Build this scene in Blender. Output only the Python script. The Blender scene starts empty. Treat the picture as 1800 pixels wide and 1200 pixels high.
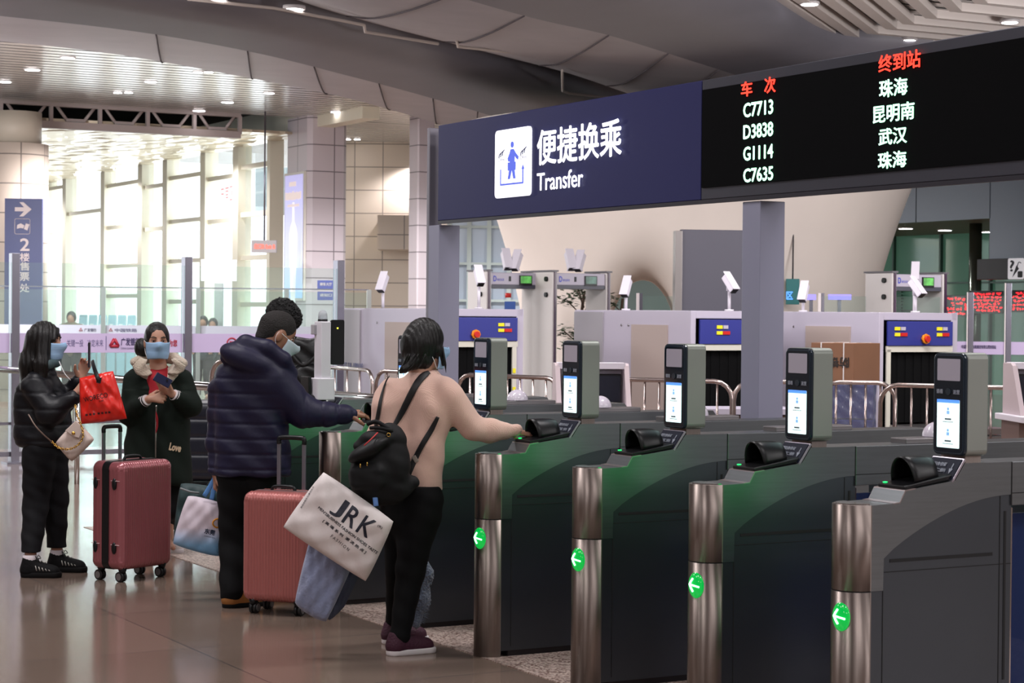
import bpy, bmesh, math, random
import numpy as np
from mathutils import Vector, Matrix
from mathutils.bvhtree import BVHTree
random.seed(7)
np.random.seed(7)
R = math.radians

# ------------------------------------------------------------------ camera
F, CX, CY, H = 3500.0, 900.0, 600.0, 1.62
PITCH, ROLL = math.atan(50/F), R(0.5)
cam_d = bpy.data.cameras.new('camera')
cam = bpy.data.objects.new('camera', cam_d)
bpy.context.scene.collection.objects.link(cam)
CM = Matrix.Translation((0, 0, H)) @ Matrix.Rotation(math.pi/2 - PITCH, 4, 'X') @ Matrix.Rotation(ROLL, 4, 'Z')
cam.matrix_world = CM
cam_d.sensor_width = 36.0
cam_d.lens = 36.0*F/1800.0
cam_d.clip_end = 400
cam_d.dof.use_dof = True
cam_d.dof.focus_distance = 10.2
cam_d.dof.aperture_fstop = 10.0
bpy.context.scene.camera = cam
CAMO = Vector((0, 0, H))

# ------------------------------------------------------------------ view, world, lights
sc = bpy.context.scene
sc.view_settings.view_transform = 'Standard'
sc.view_settings.look = 'None'
sc.view_settings.gamma = 1
sc.view_settings.use_curve_mapping = False
sc.view_settings.exposure = -0.08
try:
    sc.cycles.max_bounces = 8
    sc.cycles.transparent_max_bounces = 16
    sc.cycles.sample_clamp_indirect = 4.0
    sc.cycles.caustics_reflective = False
    sc.cycles.caustics_refractive = False
except Exception:
    pass
world = bpy.data.worlds.new('overcast_daylight')
sc.world = world
world.use_nodes = True
bg = world.node_tree.nodes['Background']
bg.inputs[0].default_value = (0.93, 0.98, 1.0, 1)
bg.inputs[1].default_value = 2.8

U = Vector((0.873, 0.4877, 0)).normalized()      # direction of travel through the gates
V = Vector((-U.y, U.x, 0))                       # along the row of gates, away from the camera
UP = Vector((0, 0, 1))
RZ = math.atan2(U.y, U.x)
O = Vector((-0.086, 9.41, 0))

def W(u, v, z=0.0):
    return O + U*u + V*v + UP*z

def area_light(name, loc, sx, sy, power, col=(1, 1, 1), rot=(0, 0, 0)):
    l = bpy.data.lights.new(name, 'AREA'); l.shape = 'RECTANGLE'
    l.size = sx; l.size_y = sy; l.energy = power; l.color = col
    o = bpy.data.objects.new(name, l); o.location = loc; o.rotation_euler = rot
    sc.collection.objects.link(o)
    return o
CEILCOL = (1.0, 0.965, 0.975)
LIGHTS = [(-9, 3, 150, 0), (-3.5, 3, 190, 0), (2.5, 2.5, 210, 0), (-9, 10, 150, 0), (-3, 10.5, 260, 0), (3, 10, 250, 0), (-9, 17, 230, 25), (-3, 17.5, 340, 30), (3.2, 17.5, 410, 32), (9, 16, 330, 30), (9, 5, 150, 0)]
for x, y, p, tilt in LIGHTS:
    area_light('ceiling_and_fill_light', Vector((x, y, 6.45 if tilt == 0 else 5.5)), 3.2, 1.0, p, CEILCOL, (R(tilt), 0, 0 if tilt else RZ))  # tilted ones are added, aimed to brighten the cone and scanner fronts
for x, y, p in ((-7, -3, 260), (1, -4, 260), (9, 0, 260), (-12, 12, 260)):   # added up-facing fill, out of view, to brighten the ceiling beams
    area_light('fill_uplight', Vector((x, y, 3.2)), 3.0, 1.5, p, CEILCOL, (R(180-25), 0, 0))
for x, y, p in ((17, -3, 700), (17, 6, 500)):   # added out-of-view panels at right, to brighten the readers' steel sides
    area_light('ceiling_and_fill_light', Vector((x, y, 6.3)), 4, 2, p, CEILCOL, (0, R(20), 0))
def aimed_light(name, loc, target, sx, sy, power, col=CEILCOL):
    o = area_light(name, loc, sx, sy, power, col); o.rotation_euler = (Vector(target)-Vector(loc)).to_track_quat('-Z', 'Y').to_euler(); return o
aimed_light('cone_fill_light', (-10, 25, 5.0), (2.5, 32, 3.0), 3, 1.5, 560)  # added fill aimed at the cone, out of view
aimed_light('fill_uplight', (10.5, 22, 3.0), (6, 29, 5.8), 3, 1.5, 420)  # added upward fill for the bent slats, out of view
aimed_light('fill_uplight', (-11, 30, 3.0), (-4, 40, 5.8), 3, 1.5, 300)  # added upward fill for the left ceiling, out of view
for u, v, p in ((12.2, 37, 110), (12.2, 45, 110), (12.2, 53, 110), (18, 37, 80), (21, 33, 120), (2, 24, 350), (8, 25, 350), (13, 28, 250), (8, 30, 250), (17, 26, 300)):   # spots for the far hall's downlights, several added to brighten mullions and walls
    l = bpy.data.lights.new('downlight_fill_spot', 'SPOT'); l.energy = p*4.2; l.spot_size = R(160); l.spot_blend = .6; l.shadow_soft_size = .12; l.color = CEILCOL
    o = bpy.data.objects.new('downlight_fill_spot', l); o.location = W(u, v, 5.35); sc.collection.objects.link(o)
for v in (40, 47, 54, 61):   # daylight arriving through the window wall
    p = W(13.9, v, 3.2)
    area_light('window_daylight', p, 6.5, 5.0, 480, (0.93, 0.98, 1.0), (R(90+6), 0, RZ+R(90)))

# ------------------------------------------------------------------ pixel -> place
M3 = CM.to_3x3()
def ray(px, py):
    return (M3 @ Vector(((px-CX)/F, (CY-py)/F, -1.0))).normalized()
def P(px, py, Y):
    r = ray(px, py); return CAMO + r*(Y/r.y)
def PZ(px, py, z):
    r = ray(px, py); return CAMO + r*((z-H)/r.z)
def PPL(px, py, pt, n):
    r = ray(px, py); return CAMO + r*((Vector(pt)-CAMO).dot(n)/r.dot(n))

# ------------------------------------------------------------------ materials
def lin(c):
    return tuple(((x/255.)/12.92 if x/255. <= .04045 else ((x/255.+.055)/1.055)**2.4) for x in c)
MATS = {}
def mat(name, rgb, rough=.5, metal=0., em=None, ems=0., alpha=1., trans=0., bump=None, var=None, spec=None, sheen=0, brush=None, coat=0, ior=None):
    if name in MATS: return MATS[name]
    m = bpy.data.materials.new(name); m.use_nodes = True
    nt = m.node_tree; b = nt.nodes['Principled BSDF']
    c = (*lin(rgb), 1)
    b.inputs['Base Color'].default_value = c
    b.inputs['Roughness'].default_value = rough
    b.inputs['Metallic'].default_value = metal
    b.inputs['Alpha'].default_value = alpha
    b.inputs['Transmission Weight'].default_value = trans
    if ior: b.inputs['IOR'].default_value = ior
    if spec is not None: b.inputs['Specular IOR Level'].default_value = spec
    if coat: b.inputs['Coat Weight'].default_value = coat; b.inputs['Coat Roughness'].default_value = .1
    if sheen: b.inputs['Sheen Weight'].default_value = sheen
    if em:
        b.inputs['Emission Color'].default_value = (*lin(em), 1)
        b.inputs['Emission Strength'].default_value = ems
    tc = None
    def coord():
        t = nt.nodes.new('ShaderNodeTexCoord'); return t.outputs['Object']
    if var:
        sc_, amt = var[:2]
        st = var[2] if len(var) > 2 else (1, 1, 1)
        mp = nt.nodes.new('ShaderNodeMapping'); mp.inputs['Scale'].default_value = st
        nt.links.new(coord(), mp.inputs[0])
        n = nt.nodes.new('ShaderNodeTexNoise'); n.inputs['Scale'].default_value = sc_; n.inputs['Detail'].default_value = 5
        nt.links.new(mp.outputs[0], n.inputs['Vector'])
        mr = nt.nodes.new('ShaderNodeMapRange')
        mr.inputs[1].default_value = .3; mr.inputs[2].default_value = .7
        mr.inputs[3].default_value = 1-amt; mr.inputs[4].default_value = 1+amt
        nt.links.new(n.outputs['Fac'], mr.inputs[0])
        mx = nt.nodes.new('ShaderNodeMix'); mx.data_type = 'RGBA'; mx.blend_type = 'MULTIPLY'
        mx.inputs[0].default_value = 1.0
        mx.inputs[6].default_value = c
        nt.links.new(mr.outputs[0], mx.inputs[7])
        nt.links.new(mx.outputs[2], b.inputs['Base Color'])
    if brush:
        tg = nt.nodes.new('ShaderNodeTangent'); tg.direction_type = 'RADIAL'; tg.axis = 'Z'
        nt.links.new(tg.outputs[0], b.inputs['Tangent']); b.inputs['Anisotropic'].default_value = .85; b.inputs['Anisotropic Rotation'].default_value = brush-1
    if bump:
        sc_, st_ = bump[:2]
        strc = bump[2] if len(bump) > 2 else (1, 1, 1)
        mp = nt.nodes.new('ShaderNodeMapping'); mp.inputs['Scale'].default_value = strc
        nt.links.new(coord(), mp.inputs[0])
        n = nt.nodes.new('ShaderNodeTexNoise'); n.inputs['Scale'].default_value = sc_; n.inputs['Detail'].default_value = 4
        nt.links.new(mp.outputs[0], n.inputs['Vector'])
        bp = nt.nodes.new('ShaderNodeBump'); bp.inputs['Strength'].default_value = st_; bp.inputs['Distance'].default_value = .01
        nt.links.new(n.outputs['Fac'], bp.inputs['Height'])
        nt.links.new(bp.outputs[0], b.inputs['Normal'])
    MATS[name] = m
    return m

def glass(name, tint, opac=.12, rough=.02, refl=.08):
    """clear architectural glass: mostly see-through with a mirror-like skin"""
    if name in MATS: return MATS[name]
    m = bpy.data.materials.new(name); m.use_nodes = True
    nt = m.node_tree; nt.nodes.clear()
    out = nt.nodes.new('ShaderNodeOutputMaterial')
    tr = nt.nodes.new('ShaderNodeBsdfTransparent'); tr.inputs[0].default_value = (*[1-(1-x)*1.0 for x in lin(tint)], 1)
    df = nt.nodes.new('ShaderNodeBsdfDiffuse'); df.inputs[0].default_value = (*lin(tint), 1)
    gl = nt.nodes.new('ShaderNodeBsdfGlossy'); gl.inputs['Roughness'].default_value = rough
    m1 = nt.nodes.new('ShaderNodeMixShader'); m1.inputs[0].default_value = opac
    nt.links.new(tr.outputs[0], m1.inputs[1]); nt.links.new(df.outputs[0], m1.inputs[2])
    lw = nt.nodes.new('ShaderNodeLayerWeight'); lw.inputs[0].default_value = .5
    pw = nt.nodes.new('ShaderNodeMath'); pw.operation = 'POWER'; pw.inputs[1].default_value = 4
    nt.links.new(lw.outputs['Facing'], pw.inputs[0])
    ma = nt.nodes.new('ShaderNodeMath'); ma.operation = 'MULTIPLY_ADD'; ma.inputs[1].default_value = .5; ma.inputs[2].default_value = refl*.4
    nt.links.new(pw.outputs[0], ma.inputs[0])
    m2 = nt.nodes.new('ShaderNodeMixShader')
    nt.links.new(ma.outputs[0], m2.inputs[0])
    nt.links.new(m1.outputs[0], m2.inputs[1]); nt.links.new(gl.outputs[0], m2.inputs[2])
    nt.links.new(m2.outputs[0], out.inputs[0])
    MATS[name] = m
    return m

# ------------------------------------------------------------------ object plumbing
COL = sc.collection
def tag(o, label=None, cat=None, group=None, kind=None):
    if label: o['label'] = label
    if cat: o['category'] = cat
    if group: o['group'] = group
    if kind: o['kind'] = kind
    return o
def empty(name, loc, rz=0., label=None, cat=None, group=None):
    o = bpy.data.objects.new(name, None); o.empty_display_size = .1
    o.location = loc; o.rotation_euler = (0, 0, rz); COL.objects.link(o)
    return tag(o, label, cat, group)
def link(name, me, m=None, parent=None, loc=None, rz=None, smooth=False, bevel=0, bseg=2):
    o = bpy.data.objects.new(name, me); COL.objects.link(o)
    if m:
        for mm in (m if isinstance(m, (list, tuple)) else [m]): me.materials.append(mm)
    if parent: o.parent = parent
    if loc is not None: o.location = loc
    if rz is not None: o.rotation_euler = (0, 0, rz)
    if smooth:
        me.polygons.foreach_set('use_smooth', [True]*len(me.polygons))
    if bevel:
        b = o.modifiers.new('bevel', 'BEVEL'); b.width = bevel; b.segments = bseg; b.limit_method = 'ANGLE'
        b.angle_limit = R(40); b.harden_normals = False
    return o
def kids(o): return [c for c in o.children]
def copy_tree(o, parent=None):
    c = o.copy(); COL.objects.link(c)
    if parent is not None: c.parent = parent
    for ch in kids(o): copy_tree(ch, c)
    return c

class MB:
    def __init__(s): s.v = []; s.f = []; s.mi = []; s.sm = []
    def add(s, vs, fs, mi=0, sm=False):
        n = len(s.v); s.v += [tuple(v) for v in vs]
        for f in fs: s.f.append([n+i for i in f]); s.mi.append(mi); s.sm.append(sm)
        return s
    def box(s, c, d, rot=None, mi=0):
        hx, hy, hz = d[0]/2, d[1]/2, d[2]/2
        vs = [Vector((x, y, z)) for x in (-hx, hx) for y in (-hy, hy) for z in (-hz, hz)]
        if rot is not None: vs = [rot @ v for v in vs]
        c = Vector(c); vs = [v+c for v in vs]
        return s.add(vs, [(0, 1, 3, 2), (4, 6, 7, 5), (0, 4, 5, 1), (2, 3, 7, 6), (0, 2, 6, 4), (1, 5, 7, 3)], mi)
    def prism(s, poly, a, b, ax='y', mi=0):
        """poly of 2-D points extruded along ax from a to b; poly coords are the other two axes in order"""
        n = len(poly)
        def mk(p, t):
            return {'y': (p[0], t, p[1]), 'x': (t, p[0], p[1]), 'z': (p[0], p[1], t)}[ax]
        vs = [mk(p, a) for p in poly] + [mk(p, b) for p in poly]
        fs = [list(range(n))[::-1], list(range(n, 2*n))] + [(i, (i+1) % n, n+(i+1) % n, n+i) for i in range(n)]
        return s.add(vs, fs, mi)
    def cyl(s, a, b, ra, rb=None, seg=24, mi=0, caps=True):
        a, b = Vector(a), Vector(b); rb = ra if rb is None else rb
        d = (b-a).normalized(); x = d.orthogonal().normalized(); y = d.cross(x)
        vs = [a+(x*math.cos(t)+y*math.sin(t))*ra for t in [2*math.pi*i/seg for i in range(seg)]]
        vs += [b+(x*math.cos(t)+y*math.sin(t))*rb for t in [2*math.pi*i/seg for i in range(seg)]]
        s.add(vs, [(i, (i+1) % seg, seg+(i+1) % seg, seg+i) for i in range(seg)], mi, True)
        if caps:
            s.add(vs[:seg], [list(range(seg))[::-1]], mi); s.add(vs[seg:], [list(range(seg))], mi)
        return s
    def tube(s, path, r, seg=12, mi=0, flat=None, nrm=None, closed=False):
        """sweep; r scalar or list; flat=(rw,rt) with nrm list gives a ribbon"""
        path = [Vector(p) for p in path]; n = len(path)
        rings = []
        prev = None
        for i, p in enumerate(path):
            d = (path[min(i+1, n-1)]-path[max(i-1, 0)])
            if closed: d = path[(i+1) % n]-path[(i-1) % n]
            d.normalize()
            if nrm is not None:
                y = Vector(nrm[i] if isinstance(nrm, list) else nrm); y = (y-d*y.dot(d)).normalized(); x = y.cross(d)
            else:
                if prev is None: x = d.orthogonal().normalized()
                else: x = (prev-d*prev.dot(d)).normalized()
                prev = x; y = d.cross(x)
            ri = r[i] if isinstance(r, (list, tuple)) else r
            rw, rt = (flat if flat else (ri, ri))
            rings.append([p+x*math.cos(2*math.pi*k/seg)*rw+y*math.sin(2*math.pi*k/seg)*rt for k in range(seg)])
        vs = [v for ring in rings for v in ring]
        fs = []
        m = n if closed else n-1
        for i in range(m):
            j = (i+1) % n
            for k in range(seg):
                fs.append((i*seg+k, i*seg+(k+1) % seg, j*seg+(k+1) % seg, j*seg+k))
        s.add(vs, fs, mi, True)
        if not closed:
            s.add(rings[0], [list(range(seg))[::-1]], mi); s.add(rings[-1], [list(range(seg))], mi)
        return s
    def lathe(s, prof, c=(0, 0, 0), seg=32, mi=0):
        c = Vector(c); n = len(prof)
        vs = [c+Vector((r*math.cos(2*math.pi*k/seg), r*math.sin(2*math.pi*k/seg), z)) for (r, z) in prof for k in range(seg)]
        fs = [(i*seg+k, i*seg+(k+1) % seg, (i+1)*seg+(k+1) % seg, (i+1)*seg+k) for i in range(n-1) for k in range(seg)]
        s.add(vs, fs, mi, True)
        s.add(vs[:seg], [list(range(seg))[::-1]], mi); s.add(vs[-seg:], [list(range(seg))], mi)
        return s
    def sphere(s, c, r, seg=20, mi=0, sc_=(1, 1, 1), half=None):
        c = Vector(c); n = seg//2; vs = []; fs = []
        lo = 0 if half == 'up' else -math.pi/2
        for i in range(n+1):
            ph = lo+(math.pi/2-lo)*i/n
            for k in range(seg):
                t = 2*math.pi*k/seg
                vs.append(c+Vector((math.cos(ph)*math.cos(t)*r*sc_[0], math.cos(ph)*math.sin(t)*r*sc_[1], math.sin(ph)*r*sc_[2])))
        fs = [(i*seg+k, i*seg+(k+1) % seg, (i+1)*seg+(k+1) % seg, (i+1)*seg+k) for i in range(n) for k in range(seg)]
        return s.add(vs, fs, mi, True)
    def mesh(s, name='m'):
        me = bpy.data.meshes.new(name); me.from_pydata(s.v, [], s.f)
        me.polygons.foreach_set('material_index', s.mi); me.polygons.foreach_set('use_smooth', s.sm)
        me.update()
        return me
    def build(s, name, m, parent=None, loc=None, rz=None, bevel=0, label=None, cat=None, group=None, kind=None, fix=True):
        me = s.mesh(name)
        if fix:
            b = bmesh.new(); b.from_mesh(me); bmesh.ops.remove_doubles(b, verts=b.verts, dist=1e-5)
            bmesh.ops.recalc_face_normals(b, faces=b.faces); b.to_mesh(me); b.free()
        o = link(name, me, m, parent, loc, rz, bevel=bevel)
        return tag(o, label, cat, group, kind)

def rrect(w, h, r, n=5, cx=0, cy=0):
    pts = []
    for (sx, sy, a0) in ((1, 1, 0), (-1, 1, 90), (-1, -1, 180), (1, -1, 270)):
        for i in range(n+1):
            a = R(a0+90*i/n); pts.append((cx+sx*(w/2-r)+math.cos(a)*r, cy+sy*(h/2-r)+math.sin(a)*r))
    return pts
def crom(pts, n=8):
    pts = [Vector(p) for p in pts]; out = []
    q = [pts[0]*2-pts[1]]+pts+[pts[-1]*2-pts[-2]]
    for i in range(1, len(q)-2):
        for k in range(n):
            t = k/n
            out.append(.5*((2*q[i])+(q[i+1]-q[i-1])*t+(2*q[i-1]-5*q[i]+4*q[i+1]-q[i+2])*t*t+(3*q[i]-q[i-1]-3*q[i+1]+q[i+2])*t**3))
    out.append(pts[-1]); return out

# ------------------------------------------------------------------ lettering
def text_mesh(s, bold=0., extrude=0.):
    cu = bpy.data.curves.new('t', 'FONT'); cu.body = s; cu.offset = bold; cu.extrude = extrude
    cu.align_x = 'CENTER'; cu.align_y = 'CENTER'; cu.resolution_u = 3
    o = bpy.data.objects.new('t', cu); COL.objects.link(o)
    dg = bpy.context.evaluated_depsgraph_get(); me = bpy.data.meshes.new_from_object(o.evaluated_get(dg))
    bpy.data.objects.remove(o); bpy.data.curves.remove(cu)
    return me
def text_on(name, s, m, c, xd, yd, w, h=None, parent=None, bold=0., lift=.002, extrude=.0, label=None, shear=0.):
    """fit lettering into a w x h box centred at c on the plane of xd, yd"""
    me = text_mesh(s, 0)
    if bold:
        b = bmesh.new(); b.from_mesh(me); base = list(b.verts)+list(b.edges)+list(b.faces)
        for k, (dx, dy) in enumerate(((1, 0), (-1, 0), (0, 1), (0, -1), (.7, .7), (-.7, .7))):
            r_ = bmesh.ops.duplicate(b, geom=base)
            for q in r_['geom']:
                if isinstance(q, bmesh.types.BMVert): q.co.x += dx*bold; q.co.y += dy*bold; q.co.z = .0004*(k+1)
        b.to_mesh(me); b.free()
    co = np.empty(len(me.vertices)*3); me.vertices.foreach_get('co', co); co = co.reshape(-1, 3)
    lo, hi = co.min(0), co.max(0); ctr = (lo+hi)/2; ext = hi-lo
    sx = w/ext[0]; sy = (h/ext[1]) if h else sx
    xd, yd, c = Vector(xd).normalized(), Vector(yd).normalized(), Vector(c)
    n = xd.cross(yd)
    out = np.array(c+n*lift)[None, :] + co[:, 2][:, None]*np.array(n)[None, :] + ((co[:, 0]-ctr[0])*sx+(co[:, 1]-ctr[1])*shear)[:, None]*np.array(xd)[None, :] + ((co[:, 1]-ctr[1])*sy)[:, None]*np.array(yd)[None, :]
    me.vertices.foreach_set('co', out.ravel()); me.update()
    me.name = name
    o = link(name, me, m, parent)
    if label: o['label'] = label
    return o

# ------------------------------------------------------------------ implicit surfaces for bodies, cloth, soft bags
def nv(a): return np.array(a, dtype=float)
class SDF:
    def __init__(s, lo, hi, h):
        s.lo = nv(lo); s.h = h
        n = np.ceil((nv(hi)-s.lo)/h).astype(int)+1
        s.n = n; s.ax = [s.lo[i]+np.arange(n[i])*h for i in range(3)]
        s.D = np.full(n, 1.0, dtype=np.float32)
    def _reg(s, lo, hi, pad):
        i0 = np.maximum(0, np.floor((nv(lo)-pad-s.lo)/s.h).astype(int)); i1 = np.minimum(s.n, np.ceil((nv(hi)+pad-s.lo)/s.h).astype(int)+1)
        if np.any(i1 <= i0): return None
        sl = tuple(slice(a, b) for a, b in zip(i0, i1))
        X = s.ax[0][sl[0]][:, None, None]; Y = s.ax[1][sl[1]][None, :, None]; Z = s.ax[2][sl[2]][None, None, :]
        return sl, X, Y, Z
    def _put(s, sl, d, k, sub):
        A = s.D[sl]
        if sub:
            d = -d
            if k > 0:
                hh = np.maximum(k-np.abs(A-d), 0)/k; s.D[sl] = np.maximum(A, d)+hh*hh*k*.25
            else: s.D[sl] = np.maximum(A, d)
        else:
            if k > 0:
                hh = np.maximum(k-np.abs(A-d), 0)/k; s.D[sl] = np.minimum(A, d)-hh*hh*k*.25
            else: s.D[sl] = np.minimum(A, d)
    def cap(s, a, b, ra, rb=None, k=.02, flat=None, sub=False):
        a, b = nv(a), nv(b); rb = ra if rb is None else rb; m = max(ra, rb)
        g = s._reg(np.minimum(a, b)-m, np.maximum(a, b)+m, k+3*s.h)
        if g is None: return s
        sl, X, Y, Z = g
        px, py, pz = X-a[0], Y-a[1], Z-a[2]; ab = b-a
        if flat:
            d, f = nv(flat[0]), flat[1]; d = d/np.linalg.norm(d)
            t = (px*d[0]+py*d[1]+pz*d[2])*(f-1); px, py, pz = px+t*d[0], py+t*d[1], pz+t*d[2]
            ab = ab+(f-1)*ab.dot(d)*d
        L = max(ab.dot(ab), 1e-9)
        t = np.clip((px*ab[0]+py*ab[1]+pz*ab[2])/L, 0, 1)
        d = np.sqrt((px-t*ab[0])**2+(py-t*ab[1])**2+(pz-t*ab[2])**2)-(ra+(rb-ra)*t)
        s._put(sl, d.astype(np.float32), k, sub); return s
    def chain(s, pts, rs, k=.02, flat=None):
        for i in range(len(pts)-1): s.cap(pts[i], pts[i+1], rs[i], rs[i+1], k, flat)
        return s
    def el(s, c, r, axes=None, k=.02, sub=False):
        c, r = nv(c), nv(r); m = r.max()
        g = s._reg(c-m, c+m, k+3*s.h)
        if g is None: return s
        sl, X, Y, Z = g
        px, py, pz = X-c[0], Y-c[1], Z-c[2]
        A = np.eye(3) if axes is None else nv([tuple(Vector(q).normalized()) for q in axes])
        q = [px*A[i][0]+py*A[i][1]+pz*A[i][2] for i in range(3)]
        k0 = np.sqrt((q[0]/r[0])**2+(q[1]/r[1])**2+(q[2]/r[2])**2)
        k1 = np.sqrt((q[0]/r[0]**2)**2+(q[1]/r[1]**2)**2+(q[2]/r[2]**2)**2)+1e-9
        s._put(sl, (k0*(k0-1)/k1).astype(np.float32), k, sub); return s
    def box(s, c, hd, rr=.01, axes=None, k=.0, sub=False, fn=None):
        c, hd = nv(c), nv(hd); m = np.linalg.norm(hd)+rr
        g = s._reg(c-m, c+m, k+3*s.h)
        if g is None: return s
        sl, X, Y, Z = g
        px, py, pz = X-c[0], Y-c[1], Z-c[2]
        A = np.eye(3) if axes is None else nv([tuple(Vector(q).normalized()) for q in axes])
        L = [px*A[i][0]+py*A[i][1]+pz*A[i][2] for i in range(3)]
        q = [np.abs(L[i])-(hd[i]-rr) for i in range(3)]
        d = np.sqrt(np.maximum(q[0], 0)**2+np.maximum(q[1], 0)**2+np.maximum(q[2], 0)**2)+np.minimum(np.maximum(q[0], np.maximum(q[1], q[2])), 0)-rr
        if fn is not None: d = d+fn(*L)
        s._put(sl, d.astype(np.float32), k, sub); return s
    def cut(s, p, n, k=.0):
        """remove everything on the side n points to"""
        p, n = nv(p), nv(n); n = n/np.linalg.norm(n)
        X = s.ax[0][:, None, None]; Y = s.ax[1][None, :, None]; Z = s.ax[2][None, None, :]
        d = ((X-p[0])*n[0]+(Y-p[1])*n[1]+(Z-p[2])*n[2]).astype(np.float32)
        if k > 0:
            hh = np.maximum(k-np.abs(s.D-d), 0)/k; s.D = np.maximum(s.D, d)+hh*hh*k*.25
        else: s.D = np.maximum(s.D, d)
        return s
    def disp(s, fn):
        X = s.ax[0][:, None, None]; Y = s.ax[1][None, :, None]; Z = s.ax[2][None, None, :]
        s.D = (s.D+fn(X, Y, Z)*(np.abs(s.D) < .2)).astype(np.float32); return s
    def mesh(s, name='soft'):
        D, h = s.D, s.h
        I = D < 0
        nx, ny, nz = D.shape
        c = I[:-1, :-1, :-1].astype(np.int8)
        cnt = np.zeros((nx-1, ny-1, nz-1), np.int8)
        for dx in (0, 1):
            for dy in (0, 1):
                for dz in (0, 1): cnt += I[dx:nx-1+dx, dy:ny-1+dy, dz:nz-1+dz]
        act = (cnt > 0) & (cnt < 8)
        idx = np.full(act.shape, -1, np.int64); ii = np.argwhere(act); idx[act] = np.arange(len(ii))
        acc = np.zeros((len(ii), 3)); num = np.zeros(len(ii))
        corners = [(a, b, c_) for a in (0, 1) for b in (0, 1) for c_ in (0, 1)]
        for a in corners:
            for ax in range(3):
                if a[ax]: continue
                b = list(a); b[ax] = 1
                da = D[ii[:, 0]+a[0], ii[:, 1]+a[1], ii[:, 2]+a[2]]; db = D[ii[:, 0]+b[0], ii[:, 1]+b[1], ii[:, 2]+b[2]]
                m = (da < 0) != (db < 0)
                t = np.where(m, da/(da-db+1e-12), 0)
                pt = np.tile(np.array(a, float), (len(ii), 1)); pt[:, ax] += t
                acc[m] += pt[m]; num[m] += 1
        vs = s.lo+(ii+acc/num[:, None])*h
        faces = []
        for ax in range(3):
            sl0 = [slice(None)]*3; sl1 = [slice(None)]*3; sl0[ax] = slice(0, -1); sl1[ax] = slice(1, None)
            A, B = I[tuple(sl0)], I[tuple(sl1)]
            e = np.argwhere(A != B); fl = A[e[:, 0], e[:, 1], e[:, 2]]
            o1, o2 = [(1, 2), (2, 0), (0, 1)][ax]
            ok = (e[:, o1] > 0) & (e[:, o2] > 0) & (e[:, o1] < D.shape[o1]-1) & (e[:, o2] < D.shape[o2]-1); e, fl = e[ok], fl[ok]
            q = []
            for (a, b) in ((1, 1), (0, 1), (0, 0), (1, 0)):
                f = e.copy(); f[:, o1] -= a; f[:, o2] -= b; q.append(idx[f[:, 0], f[:, 1], f[:, 2]])
            q = np.stack(q, 1); q[~fl] = q[~fl][:, ::-1]
            faces.append(q)
        fc = np.concatenate(faces)
        me = bpy.data.meshes.new(name)
        me.vertices.add(len(vs)); me.vertices.foreach_set('co', vs.ravel())
        me.loops.add(len(fc)*4); me.loops.foreach_set('vertex_index', fc.ravel().astype(np.int32))
        me.polygons.add(len(fc)); me.polygons.foreach_set('loop_start', np.arange(0, len(fc)*4, 4, dtype=np.int32))
        me.polygons.foreach_set('loop_total', np.full(len(fc), 4, np.int32))
        me.update(calc_edges=True); me.validate()
        me.polygons.foreach_set('use_smooth', [True]*len(me.polygons))
        return me
    def build(s, name, m, parent=None, relax=1, label=None, loc=None, rz=None):
        me = s.mesh(name)
        o = link(name, me, m, parent, loc, rz)
        if relax:
            md = o.modifiers.new('relax', 'SMOOTH'); md.factor = .5; md.iterations = relax
        if label: o['label'] = label
        return o

def bvh_of(o, off=Vector((0, 0, 0))):
    me = o.data
    return BVHTree.FromPolygons([v.co+off for v in me.vertices], [tuple(p.vertices) for p in me.polygons])
def hug(bvh, px, py, lift=.006, Yfall=None):
    r = ray(px, py); hit, n, i, d = bvh.ray_cast(CAMO, r)
    if hit is None:
        return (P(px, py, Yfall), -r) if Yfall else (None, None)
    return hit+n*lift, n
def drape(o, bvh, dirv, lift=.002, off=Vector((0, 0, 0)), sub=True):
    """wrap flat lettering onto a soft surface: drop each vertex along dirv onto it"""
    me = o.data
    if sub:
        b = bmesh.new(); b.from_mesh(me)
        bmesh.ops.triangulate(b, faces=b.faces)
        for _ in range(3):
            es = [e for e in b.edges if e.calc_length() > .02]
            if not es: break
            bmesh.ops.subdivide_edges(b, edges=es, cuts=1)
            bmesh.ops.triangulate(b, faces=b.faces)
        b.to_mesh(me); b.free()
    d = Vector(dirv).normalized()
    for v in me.vertices:
        p = v.co+off; h, n, i, dist = bvh.ray_cast(p-d*.5, d)
        if h is not None: v.co = h-d*lift-off
    me.update()
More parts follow.
